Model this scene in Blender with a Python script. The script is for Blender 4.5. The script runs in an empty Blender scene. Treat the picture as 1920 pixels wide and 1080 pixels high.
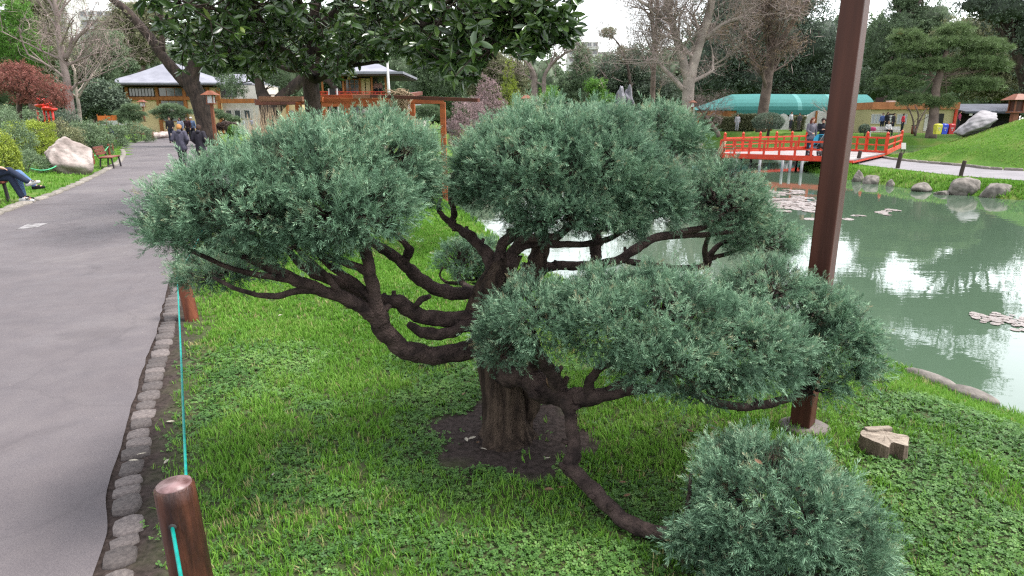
import bpy, math, random
import numpy as np
from mathutils import Vector, Matrix

# ---------------------------------------------------------------- camera, sky, sun, exposure
SC = bpy.context.scene
COL = SC.collection
CAM_H, PITCH, FPX = 1.8, math.radians(14.7), 1200.0      # eye height, tilt down, focal length in photo pixels
cd = bpy.data.cameras.new('camera')
cam = bpy.data.objects.new('camera', cd); COL.objects.link(cam)
cam.location = (0, 0, CAM_H)
cam.rotation_euler = (math.pi / 2 - PITCH, 0, 0)
cd.sensor_width = 36.0; cd.lens = 36.0 * FPX / 1920.0
cd.clip_start = 0.05; cd.clip_end = 3000
SC.camera = cam

SUN_EL, SUN_AZ = math.radians(64), math.radians(85)      # azimuth clockwise from +Y
wd = bpy.data.worlds.new('World'); SC.world = wd; wd.use_nodes = True
nt = wd.node_tree; nt.nodes.clear()
sky = nt.nodes.new('ShaderNodeTexSky'); sky.sky_type = 'NISHITA'; sky.sun_disc = False
sky.sun_elevation = SUN_EL; sky.sun_rotation = SUN_AZ
sky.dust_density = 1.0; sky.ozone_density = 1.0; sky.air_density = 1.2
hs = nt.nodes.new('ShaderNodeHueSaturation'); hs.inputs['Saturation'].default_value = 0.22; hs.inputs['Value'].default_value = 1.0
bgn = nt.nodes.new('ShaderNodeBackground'); bgn.inputs['Strength'].default_value = 0.115
wo = nt.nodes.new('ShaderNodeOutputWorld')
nt.links.new(sky.outputs[0], hs.inputs['Color']); nt.links.new(hs.outputs[0], bgn.inputs['Color'])
nt.links.new(bgn.outputs[0], wo.inputs['Surface'])
sl = bpy.data.lights.new('sun', 'SUN'); sl.energy = 1.5; sl.angle = math.radians(16); sl.color = (1.0, 0.97, 0.92)
so = bpy.data.objects.new('sun', sl); COL.objects.link(so)
sdir = Vector((math.sin(SUN_AZ) * math.cos(SUN_EL), math.cos(SUN_AZ) * math.cos(SUN_EL), math.sin(SUN_EL)))
so.rotation_euler = (-sdir).to_track_quat('-Z', 'Y').to_euler(); so.location = sdir * 60
SC.view_settings.view_transform = 'Standard'; SC.view_settings.look = 'None'
SC.view_settings.exposure = 2.15; SC.view_settings.gamma = 1.0; SC.view_settings.use_curve_mapping = False
SC.cycles.use_denoising = False; SC.cycles.filter_width = 1.3; SC.cycles.use_adaptive_sampling = False; SC.cycles.sample_clamp_indirect = 4.0
SC.cycles.max_bounces = 6; SC.cycles.diffuse_bounces = 3; SC.cycles.glossy_bounces = 3
SC.cycles.transparent_max_bounces = 8; SC.cycles.caustics_reflective = False; SC.cycles.caustics_refractive = False

rng = np.random.default_rng(7)
random.seed(7)
CP, SP = math.cos(PITCH), math.sin(PITCH)

def ray(px, py):
    u = (px - 960.0) / FPX; v = (py - 540.0) / FPX
    return Vector((u, CP - v * SP, -SP - v * CP))
def P(px, py, z=0.0):
    """the point of the level z seen at a photo pixel"""
    d = ray(px, py); t = (z - CAM_H) / d.z
    return Vector((d.x * t, d.y * t, z))
def W(px, py, Y):
    """the point at forward distance Y seen at a photo pixel"""
    d = ray(px, py); t = Y / d.y
    return Vector((d.x * t, Y, CAM_H + d.z * t))
def mpp(px, py, Y):
    """metres per photo pixel at forward distance Y"""
    return Y / ray(px, py).y / FPX

# ---------------------------------------------------------------- object helpers
def tag(o, label=None, cat=None, group=None, kind=None):
    if label: o['label'] = label
    if cat: o['category'] = cat
    if group: o['group'] = group
    if kind: o['kind'] = kind
    return o
def empty(name, loc=(0, 0, 0), rz=0.0, label=None, cat=None, group=None):
    o = bpy.data.objects.new(name, None); COL.objects.link(o)
    o.location = loc; o.rotation_euler = (0, 0, rz); o.empty_display_size = 0.1
    return tag(o, label, cat, group)
def link(name, me, m=None, parent=None):
    o = bpy.data.objects.new(name, me); COL.objects.link(o)
    if m is not None and not me.materials: me.materials.append(m)
    if parent is not None:
        o.parent = parent
    return o
def wmat(o):
    M = Matrix.LocRotScale(o.location, o.rotation_euler, o.scale)
    return wmat(o.parent) @ o.matrix_parent_inverse @ M if o.parent else M
def world_child(name, me, m, parent):
    """mesh given in world coordinates, parented to a placed Empty"""
    o = link(name, me, m, parent)
    o.matrix_parent_inverse = wmat(parent).inverted()
    return o
def np_mesh(name, V, F, tint=None, smooth=False):
    """V (n,3), F (m,k) int"""
    V = np.asarray(V, np.float32); F = np.asarray(F, np.int32)
    me = bpy.data.meshes.new(name); k = F.shape[1]
    me.vertices.add(len(V)); me.vertices.foreach_set('co', V.ravel())
    me.loops.add(F.size); me.loops.foreach_set('vertex_index', F.ravel())
    me.polygons.add(len(F)); me.polygons.foreach_set('loop_start', np.arange(0, F.size, k, dtype=np.int32))
    if smooth: me.polygons.foreach_set('use_smooth', np.ones(len(F), bool))
    if tint is not None:
        a = me.attributes.new('tint', 'FLOAT', 'POINT'); a.data.foreach_set('value', np.asarray(tint, np.float32))
    me.update(calc_edges=True)
    return me

class MB:
    """collects shapes; build() makes one mesh object"""
    def __init__(s): s.v = []; s.f = []; s.sm = []
    def add(s, v, f, smooth=False):
        b = len(s.v); s.v += [tuple(p) for p in v]; s.f += [tuple(i + b for i in q) for q in f]; s.sm += [smooth] * len(f); return s
    def box(s, c, d, rz=0.0, M=None):
        hx, hy, hz_ = d[0] / 2, d[1] / 2, d[2] / 2
        v = [Vector((x, y, z)) for z in (-hz_, hz_) for y in (-hy, hy) for x in (-hx, hx)]
        R = M if M is not None else Matrix.Rotation(rz, 3, 'Z')
        v = [R @ p + Vector(c) for p in v]
        return s.add(v, [(0, 2, 3, 1), (4, 5, 7, 6), (0, 1, 5, 4), (2, 6, 7, 3), (0, 4, 6, 2), (1, 3, 7, 5)])
    def bbox(s, x0, x1, y0, y1, z0, z1):
        return s.box(((x0 + x1) / 2, (y0 + y1) / 2, (z0 + z1) / 2), (abs(x1 - x0), abs(y1 - y0), abs(z1 - z0)))
    def bar(s, a, b, w, h):
        """square bar from a to b"""
        a, b = Vector(a), Vector(b); d = b - a; L = d.length; z = d.normalized()
        up = Vector((0, 0, 1)) if abs(z.z) < 0.95 else Vector((0, 1, 0))
        x = up.cross(z).normalized(); y = z.cross(x)
        M = Matrix((x, y, z)).transposed()
        return s.box((a + b) / 2, (w, h, L), M=M)
    def tube(s, pts, rad, n=8, jit=0.0, cap=True):
        pts = [Vector(p) for p in pts]; m = len(pts)
        if not hasattr(rad, '__len__'): rad = [rad] * m
        v = []; px = None
        for i, p in enumerate(pts):
            t = (pts[min(i + 1, m - 1)] - pts[max(i - 1, 0)]).normalized()
            if px is None:
                up = Vector((0, 0, 1)) if abs(t.z) < 0.9 else Vector((1, 0, 0)); x = up.cross(t).normalized()
            else:
                x = (px - t * px.dot(t)).normalized()
            y = t.cross(x); px = x
            for k in range(n):
                a = 2 * math.pi * k / n; r = rad[i] * (1 + random.uniform(-jit, jit))
                v.append(p + x * math.cos(a) * r + y * math.sin(a) * r)
        f = [(i * n + k, i * n + (k + 1) % n, (i + 1) * n + (k + 1) % n, (i + 1) * n + k) for i in range(m - 1) for k in range(n)]
        if cap: f += [tuple(range(n - 1, -1, -1)), tuple((m - 1) * n + k for k in range(n))]
        return s.add(v, f, True)
    def lathe(s, c, prof, n=16, sx=1, sy=1, jit=0):
        v = []
        for r, z in prof:
            for k in range(n):
                a = 2 * math.pi * k / n; q = r * (1 + random.uniform(-jit, jit))
                v.append((c[0] + q * math.cos(a) * sx, c[1] + q * math.sin(a) * sy, c[2] + z))
        m = len(prof)
        f = [(i * n + k, i * n + (k + 1) % n, (i + 1) * n + (k + 1) % n, (i + 1) * n + k) for i in range(m - 1) for k in range(n)]
        f += [tuple(range(n - 1, -1, -1)), tuple((m - 1) * n + k for k in range(n))]
        return s.add(v, f, True)
    def prism(s, poly, z0, z1):
        n = len(poly)
        v = [(p[0], p[1], z0) for p in poly] + [(p[0], p[1], z1) for p in poly]
        f = [tuple(range(n - 1, -1, -1)), tuple(range(n, 2 * n))] + [(i, (i + 1) % n, n + (i + 1) % n, n + i) for i in range(n)]
        return s.add(v, f)
    def mesh(s, name, flat=False):
        me = bpy.data.meshes.new(name); me.from_pydata(s.v, [], s.f); me.update()
        if not flat: me.polygons.foreach_set('use_smooth', np.array(s.sm, bool))
        return me
    def build(s, name, m, parent=None, bevel=0.0, flat=False):
        o = link(name, s.mesh(name, flat), m, parent)
        if bevel:
            b = o.modifiers.new('bevel', 'BEVEL'); b.width = bevel; b.segments = 2; b.limit_method = 'ANGLE'
        return o
    def wbuild(s, name, m, parent, bevel=0.0, flat=False):
        o = world_child(name, s.mesh(name, flat), m, parent)
        if bevel:
            b = o.modifiers.new('bevel', 'BEVEL'); b.width = bevel; b.segments = 2; b.limit_method = 'ANGLE'
        return o

def smooth_path(pts, k=4):
    """Catmull-Rom through tuples (any dimension)"""
    A = [np.array(p, float) for p in pts]; A = [2 * A[0] - A[1]] + A + [2 * A[-1] - A[-2]]
    out = []
    for i in range(1, len(A) - 2):
        for j in range(k):
            t = j / k
            out.append(0.5 * (2 * A[i] + (A[i + 1] - A[i - 1]) * t + (2 * A[i - 1] - 5 * A[i] + 4 * A[i + 1] - A[i + 2]) * t * t + (3 * A[i] - A[i - 1] - 3 * A[i + 1] + A[i + 2]) * t ** 3))
    out.append(A[-2])
    return out

# ---------------------------------------------------------------- materials
def mat(name, c1, c2=None, rough=0.8, scale=4.0, bump=0.0, bscale=40.0, spec=0.3, metal=0.0, stretch=None, tint=False, detail=6.0, contrast=(0.35, 0.65), bdist=0.02, coat=0.0):
    m = bpy.data.materials.new(name); m.use_nodes = True; t = m.node_tree; N = t.nodes; L = t.links
    b = N['Principled BSDF']; b.inputs['Roughness'].default_value = rough; b.inputs['Metallic'].default_value = metal
    b.inputs['Specular IOR Level'].default_value = spec; b.inputs['Coat Weight'].default_value = coat
    tc = N.new('ShaderNodeTexCoord'); src = tc.outputs['Object']
    if stretch:
        mp = N.new('ShaderNodeMapping'); mp.inputs['Scale'].default_value = stretch; L.new(src, mp.inputs[0]); src = mp.outputs[0]
    n = N.new('ShaderNodeTexNoise'); n.inputs['Scale'].default_value = scale; n.inputs['Detail'].default_value = detail; L.new(src, n.inputs[0])
    r = N.new('ShaderNodeValToRGB'); r.color_ramp.elements[0].position = contrast[0]; r.color_ramp.elements[1].position = contrast[1]
    if c2 is None: c2 = tuple(x * 0.72 for x in c1)
    r.color_ramp.elements[0].color = (*c2, 1); r.color_ramp.elements[1].color = (*c1, 1)
    L.new(n.outputs[0], r.inputs[0]); L.new(r.outputs[0], b.inputs['Base Color'])
    if bump:
        n2 = N.new('ShaderNodeTexNoise'); n2.inputs['Scale'].default_value = bscale; n2.inputs['Detail'].default_value = 5; L.new(src, n2.inputs[0])
        bp = N.new('ShaderNodeBump'); bp.inputs['Strength'].default_value = bump; bp.inputs['Distance'].default_value = bdist
        L.new(n2.outputs[0], bp.inputs['Height']); L.new(bp.outputs[0], b.inputs['Normal'])
    return m
def leafmat(name, stops, rough=0.55, trans=0.25, spec=0.35):
    """foliage: colour from the per-leaf attribute 'tint' through a ramp, with light passing through the leaf"""
    m = bpy.data.materials.new(name); m.use_nodes = True; t = m.node_tree; N = t.nodes; L = t.links
    b = N['Principled BSDF']; b.inputs['Roughness'].default_value = rough; b.inputs['Specular IOR Level'].default_value = spec
    a = N.new('ShaderNodeAttribute'); a.attribute_name = 'tint'
    r = N.new('ShaderNodeValToRGB'); e = r.color_ramp.elements
    while len(e) < len(stops): e.new(0.5)
    for i, (p, c) in enumerate(stops): e[i].position = p; e[i].color = (*c, 1)
    L.new(a.outputs['Fac'], r.inputs[0]); L.new(r.outputs[0], b.inputs['Base Color'])
    if trans:
        tr = N.new('ShaderNodeBsdfTranslucent'); L.new(r.outputs[0], tr.inputs['Color'])
        mx = N.new('ShaderNodeMixShader'); mx.inputs[0].default_value = trans
        L.new(b.outputs[0], mx.inputs[1]); L.new(tr.outputs[0], mx.inputs[2]); L.new(mx.outputs[0], N['Material Output'].inputs['Surface'])
    return m

# ---------------------------------------------------------------- foliage by numpy
def unit(a): return a / np.maximum(np.linalg.norm(a, axis=-1, keepdims=True), 1e-9)
def rand_dir(n):
    return unit(rng.normal(size=(n, 3)))
def frames(d, tw):
    up = np.where(np.abs(d[:, 2:3]) < 0.95, np.array([[0, 0, 1.0]]), np.array([[1.0, 0, 0]]))
    a = unit(np.cross(up, d)); b = np.cross(d, a)
    c, s = np.cos(tw)[:, None], np.sin(tw)[:, None]
    return np.stack([a * c + b * s, -a * s + b * c, d], axis=2)
def scatter(name, temps, pos, d, s, tint, tjit=0.06):
    """copies of small triangle templates (verts, faces) at pos, template z along d -> one mesh"""
    n = len(pos); R = frames(unit(d), rng.uniform(0, 2 * np.pi, n)); which = rng.integers(0, len(temps), n)
    Vs, Fs, Ts = [], [], []; base = 0
    s = np.broadcast_to(np.asarray(s, float), (n,)); tint = np.broadcast_to(np.asarray(tint, float), (n,))
    for k, tp in enumerate(temps):
        tv, tf = tp[0], tp[1]; tt = tp[2] if len(tp) > 2 else np.zeros(len(tv))
        i = np.nonzero(which == k)[0]
        if len(i) == 0: continue
        v = np.einsum('nij,mj->nmi', R[i], tv) * s[i][:, None, None] + pos[i][:, None, :]
        f = tf[None] + (np.arange(len(i)) * len(tv))[:, None, None] + base
        t = tint[i][:, None] + tt[None] + rng.normal(0, tjit, (len(i), 1))
        Vs.append(v.reshape(-1, 3)); Fs.append(f.reshape(-1, 3)); Ts.append(np.clip(t, 0, 1).ravel()); base += len(i) * len(tv)
    return np_mesh(name, np.concatenate(Vs), np.concatenate(Fs), np.concatenate(Ts))
def kites(base, dirs, lens, wid, side):
    """thin diamond leaflets (two triangles each)"""
    V, F = [], []
    for p, d, l, w, sd in zip(base, dirs, lens, wid, side):
        b = len(V); m = p + d * l * 0.5
        V += [p, m + sd * w, p + d * l, m - sd * w]; F += [(b, b + 1, b + 2), (b, b + 2, b + 3)]
    return np.array(V), np.array(F)
def sprig_template(seed, nl=17):
    r = np.random.default_rng(seed); base, dirs, lens, wid, side, tt = [], [], [], [], [], []
    bend = r.normal(0, 0.12, 2)
    ph = r.uniform(0, 6.28)
    for i in range(nl):
        t = (i + 0.5) / nl
        st = np.array([bend[0] * t * t, bend[1] * t * t, t * 0.8])
        az = ph + i * 2.4 + r.normal(0, 0.3)
        rad = np.array([math.cos(az), math.sin(az) * 0.6, 0])
        d = rad * (0.75 - 0.45 * t) + np.array([0, 0, 0.8]) + r.normal(0, 0.12, 3); d /= np.linalg.norm(d)
        l = (0.44 - 0.2 * t) * r.uniform(0.8, 1.25)
        sd = np.cross(d, r.normal(size=3)); sd /= np.linalg.norm(sd)
        base.append(st); dirs.append(d); lens.append(l); wid.append(0.0195); side.append(sd); tt += [-0.15 + 0.2 * t] + [-0.08 + 0.2 * t] + [0.07 + 0.2 * t] + [-0.08 + 0.2 * t]
    V, F = kites(base, dirs, lens, wid, side)
    return V, F, np.array(tt)
def clump_template(seed, nl=7, size=0.42, spread=0.5, aspect=0.55):
    """a handful of leaves around a point"""
    r = np.random.default_rng(seed); base, dirs, lens, wid, side = [], [], [], [], []
    for i in range(nl):
        p = r.normal(0, spread * 0.5, 3); d = r.normal(size=3) + np.array([0, 0, 0.25]); d /= np.linalg.norm(d)
        sd = np.cross(d, r.normal(size=3)); sd /= np.linalg.norm(sd)
        l = size * r.uniform(0.7, 1.2)
        base.append(p - d * l / 2); dirs.append(d); lens.append(l); wid.append(l * aspect * 0.5); side.append(sd)
    V, F = kites(base, dirs, lens, wid, side)
    return V, F, np.repeat(r.normal(0, 0.07, nl), 4)
def needle_template(seed, nl=18, w=0.035):
    r = np.random.default_rng(seed); base, dirs, lens, wid, side = [], [], [], [], []
    for i in range(nl):
        d = r.normal(size=3); d[2] = abs(d[2]) * 1.1 + 0.1; d /= np.linalg.norm(d)
        sd = np.cross(d, r.normal(size=3)); sd /= np.linalg.norm(sd)
        base.append(d * 0.05); dirs.append(d); lens.append(r.uniform(0.7, 1.0)); wid.append(w); side.append(sd)
    V, F = kites(base, dirs, lens, wid, side)
    return V, F
TWIGT = [clump_template(90 + i, 9, 0.95, 0.6, 0.03) for i in range(5)]
SPRIGS = [sprig_template(i) for i in range(8)]
CLUMPS = [clump_template(20 + i) for i in range(6)]
NARROW = [clump_template(40 + i, 8, 0.5, 0.5, 0.28) for i in range(6)]
NEEDLES = [needle_template(60 + i) for i in range(5)]

def lobe_points(lobes, n, shell=(0.72, 1.04), zmin=-0.6, lump=0.12, up=0.25):
    """points through the outer volume of overlapping ellipsoids, with their outward direction; lobes: (centre, (rx,ry,rz))"""
    C = np.array([list(l[0]) for l in lobes]); R = np.array([l[1] for l in lobes], float)
    A = (R[:, 0] * R[:, 1] * R[:, 2]) ** (2 / 3); w = A / A.sum()
    out, dr, sh = [], [], []
    got = 0
    while got < n:
        m = int((n - got) * 1.6) + 50
        k = rng.choice(len(lobes), m, p=w); d = rand_dir(m)
        ok = d[:, 2] > zmin; k, d = k[ok], d[ok]
        ph = C[k].sum(1)
        bump_ = 1 + lump * (np.sin(d[:, 0] * 7 + ph * 3) * np.sin(d[:, 1] * 6 + ph * 5) + np.sin(d[:, 2] * 9 + ph))
        q = rng.uniform(shell[0], shell[1], len(d)) ** 0.8
        p = C[k] + d * R[k] * (q * bump_)[:, None]
        inside = np.zeros(len(p), bool)
        for j in range(len(lobes)):
            inside |= (np.linalg.norm((p - C[j]) / R[j], axis=1) < 0.68) & (k != j)
        p, d, q = p[~inside], d[~inside], q[~inside]
        nd = unit(d / R[k[~inside]] * R.mean() + np.array([0, 0, up]))
        out.append(p); dr.append(nd); sh.append((q - shell[0]) / (shell[1] - shell[0])); got += len(p)
    return np.concatenate(out)[:n], np.concatenate(dr)[:n], np.concatenate(sh)[:n]

# ---------------------------------------------------------------- the lie of the land
WATER = -0.30
def vnoise(x, y, s, seed=0):
    r = np.random.default_rng(seed); g = r.random((64, 64)); u, v = x * s + 31.3, y * s + 17.7
    i, j = np.floor(u).astype(int), np.floor(v).astype(int); fu, fv = u - i, v - j; fu = fu * fu * (3 - 2 * fu); fv = fv * fv * (3 - 2 * fv)
    G = lambda a, b: g[a % 64, b % 64]
    return (G(i, j) * (1 - fu) + G(i + 1, j) * fu) * (1 - fv) + (G(i, j + 1) * (1 - fu) + G(i + 1, j + 1) * fu) * fv
def v2(p): return (p[0], p[1])
PATH_R = [(-0.62, -2.0), (-0.95, 0.0), v2(P(243, 1085)), v2(P(262, 900)), v2(P(300, 720)), v2(P(325, 620)), v2(P(338, 555)), v2(P(347, 513)), (-5.3, 11.0), (-7.0, 16.0), (-9.6, 22.5), (-13.2, 31.0), (-19.5, 43.0), (-25.5, 55.0), (-33.0, 74.0), (-36.5, 84.0)]
PATH_L = [(-4.6, -2.0), (-5.3, 0.0), (-6.2, 3.0), (-7.6, 7.0), v2(P(0, 400)), v2(P(110, 362)), v2(P(175, 332)), v2(P(220, 307)), (-18.6, 31.0), (-21.4, 36.0), (-28.0, 47.0), (-32.0, 55.0), (-39.0, 74.0), (-42.5, 84.0)]
POND = [(12.0, -4.0), (6.4, 1.6), (4.35, 3.7), (3.82, 4.35), (3.62, 4.75), (3.5, 5.2), (3.3, 5.8), (2.9, 6.4), (1.9, 7.2), (1.1, 8.0), (0.55, 9.0), (-0.3, 12.0), (-0.95, 14.6), (-2.2, 19.0), (-2.6, 26.0), (-1.0, 38.0), (4.0, 52.0), (11.0, 65.0), (20.0, 70.0), (30.0, 62.0), (38.0, 52.0), (33.0, 43.0), (24.0, 38.5), (17.0, 34.0), (13.6, 30.6), (12.7, 27.9), (12.15, 24.5), (12.35, 22.3), (12.6, 20.4), (13.0, 19.0), (13.7, 17.4), (16.5, 15.4), (25.0, 12.0), (34.0, 4.0)]
POND = [tuple(p) for p in smooth_path(POND + [POND[0]], 3)[:-1]]
def seg_dist(X, Y, poly, closed=True):
    best = np.full(X.shape, 1e9); n = len(poly)
    for i in range(n if closed else n - 1):
        ax, ay = poly[i][:2]; bx, by = poly[(i + 1) % n][:2]; dx, dy = bx - ax, by - ay
        t = np.clip(((X - ax) * dx + (Y - ay) * dy) / (dx * dx + dy * dy + 1e-9), 0, 1)
        best = np.minimum(best, np.hypot(X - ax - t * dx, Y - ay - t * dy))
    return best
def in_poly(X, Y, poly):
    c = np.zeros(X.shape, bool); n = len(poly)
    for i in range(n):
        x0, y0 = poly[i][:2]; x1, y1 = poly[(i + 1) % n][:2]
        if y0 == y1: continue
        k = ((y0 > Y) != (y1 > Y)) & (X < (x1 - x0) * (Y - y0) / (y1 - y0) + x0); c ^= k
    return c
def sst(a, b, x):
    t = np.clip((x - a) / (b - a), 0, 1); return t * t * (3 - 2 * t)
PLx = np.array([p[0] for p in PATH_L]); PLy = np.array([p[1] for p in PATH_L])
PRx = np.array([p[0] for p in PATH_R]); PRy = np.array([p[1] for p in PATH_R])
ISL_U = [v2(P(1640, 294, .04)), v2(P(1686, 302, .04)), v2(P(1806, 313, .04)), v2(P(1920, 322, .04)), (25, 20.2)]
ISL_D = [v2(P(1600, 308, .04)), v2(P(1682, 318, .04)), v2(P(1795, 331, .04)), v2(P(1920, 340, .04)), (23, 18.4)]
ISLE_PATH = [(16.6, 33.5)] + ISL_U + ISL_D[::-1]
HILL = (27.0, 26.0)
def hz_np(X, Y):
    X = np.asarray(X, float); Y = np.asarray(Y, float)
    sd = seg_dist(X, Y, POND); sd = np.where(in_poly(X, Y, POND), -sd, sd)
    left = np.interp(Y, PLy, PLx) - X                        # metres left of the path
    land = 0.55 * sst(52, 64, Y) * sst(-6, 4, X)             # far bank is a little higher
    isle = sst(11, 13, X) * sst(11, 14, Y) * (1 - sst(44, 52, Y))
    land = land + 0.04 * isle
    # the grass mound on the island
    mx, my = X - HILL[0], Y - HILL[1]
    q = np.hypot(mx, my) / 10.0; q = np.sqrt(q * q + 0.02)
    dp = np.where(in_poly(X, Y, ISLE_PATH), 0, seg_dist(X, Y, ISLE_PATH))
    land = land + np.maximum(4.1 * (1 - q), 0) * isle * sst(0.1, 1.3, dp) * sst(0.0, 2.0, sd)
    land = land + np.clip(left - 0.4, 0, 12) * 0.085 * (1 - sst(60, 80, Y))
    land = land + 0.012 * np.sin(X * 2.1 + 1) * np.sin(Y * 1.7) * np.where((left < 0) & (X > np.interp(Y, PRy, PRx) + 0.3), 1, 0)
    near = sst(-1, 2, 14 - Y)
    wdt = 1.3 * near + 0.75 * (1 - near)
    bank = sst(-0.05, 1.0, sd / wdt)
    z = np.where(sd > 0, (WATER - 0.02) * (1 - bank) + land * bank, WATER - 0.05 - np.minimum(-sd * 0.7, 0.9))
    z = z + (0.04 - z) * (1 - sst(0.1, 0.6, dp)) * isle
    return z
def hz(x, y): return float(hz_np(np.array([x]), np.array([y]))[0])

def axis(parts):
    o = []
    for a, b, st in parts: o += list(np.arange(a, b - 1e-6, st))
    return np.array(o + [parts[-1][1]])
gx = axis([(-900, -200, 140), (-200, -60, 20), (-60, -20, 2.0), (-20, -5, 0.6), (-5, 6, 0.16), (6, 16, 0.4), (16, 42, 0.6), (42, 70, 2.5), (70, 210, 20), (210, 910, 140)])
gy = axis([(-60, -6, 9), (-6, 0, 0.6), (0, 9, 0.16), (9, 40, 0.45), (40, 75, 1.0), (75, 110, 3), (110, 260, 25), (260, 1500, 155)])
GX, GY = np.meshgrid(gx, gy); GZ = hz_np(GX, GY)
nx, ny = len(gx), len(gy)
ii, jj = np.meshgrid(np.arange(nx - 1), np.arange(ny - 1)); b0 = (jj * nx + ii).ravel()
GF = np.stack([b0, b0 + 1, b0 + nx + 1, b0 + nx], 1)
SOIL_C = P(960, 812); SOIL_R = 0.47
soil = np.clip(1 - np.hypot(GX - SOIL_C.x, (GY - SOIL_C.y)) / 0.56, 0, 1)
# bare strip of soil along the kerb
prx = np.interp(GY, PRy, PRx); dk = GX - prx
strip = np.where((dk > -0.5) & (GY < 9), np.clip(1.25 - dk / 0.42, 0, 1), 0)
nearl = 0.72 * (1 - sst(4.5, 8.0, GY)) * (np.abs(GX) < 8)
tintg = np.clip(np.maximum(np.maximum(np.where(soil > 0.05, 1, 0), strip), nearl), 0, 1)
m_ground = bpy.data.materials.new('grassy_ground'); m_ground.use_nodes = True
def _g():
    t = m_ground.node_tree; N = t.nodes; L = t.links; b = N['Principled BSDF']; b.inputs['Roughness'].default_value = 0.95; b.inputs['Specular IOR Level'].default_value = 0.1
    tc = N.new('ShaderNodeTexCoord'); a = N.new('ShaderNodeAttribute'); a.attribute_name = 'tint'
    def noise(sc, det=6):
        n = N.new('ShaderNodeTexNoise'); n.inputs['Scale'].default_value = sc; n.inputs['Detail'].default_value = det; L.new(tc.outputs['Object'], n.inputs[0]); return n
    def ramp(stops):
        r = N.new('ShaderNodeValToRGB'); e = r.color_ramp.elements
        while len(e) < len(stops): e.new(0.5)
        for i, (p, c) in enumerate(stops): e[i].position = p; e[i].color = (*c, 1)
        return r
    n1 = noise(0.55); r1 = ramp([(0.3, (0.045, 0.10, 0.016)), (0.5, (0.065, 0.135, 0.02)), (0.66, (0.115, 0.145, 0.042))]); L.new(n1.outputs[0], r1.inputs[0])
    n2 = noise(22, 8); r2 = ramp([(0.3, (0.55, 0.6, 0.5)), (0.7, (1.25, 1.2, 1.1))]); L.new(n2.outputs[0], r2.inputs[0])
    mx = N.new('ShaderNodeMix'); mx.data_type = 'RGBA'; mx.blend_type = 'MULTIPLY'; mx.inputs[0].default_value = 1; L.new(r1.outputs[0], mx.inputs[6]); L.new(r2.outputs[0], mx.inputs[7])
    n3 = noise(30, 8); r3 = ramp([(0.3, (0.02, 0.015, 0.013)), (0.7, (0.055, 0.041, 0.037))]); L.new(n3.outputs[0], r3.inputs[0])
    m2 = N.new('ShaderNodeMix'); m2.data_type = 'RGBA'; L.new(a.outputs['Fac'], m2.inputs[0]); L.new(mx.outputs[2], m2.inputs[6]); L.new(r3.outputs[0], m2.inputs[7])
    L.new(m2.outputs[2], b.inputs['Base Color'])
    bp = N.new('ShaderNodeBump'); bp.inputs['Strength'].default_value = 0.8; bp.inputs['Distance'].default_value = 0.03; L.new(n3.outputs[0], bp.inputs['Height']); L.new(bp.outputs[0], b.inputs['Normal'])
_g()
ground = link('ground', np_mesh('ground', np.stack([GX, GY, GZ], 2).reshape(-1, 3), GF, tintg.ravel(), True), m_ground); tag(ground, 'grassy ground of the garden around the pond', kind='structure')

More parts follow.
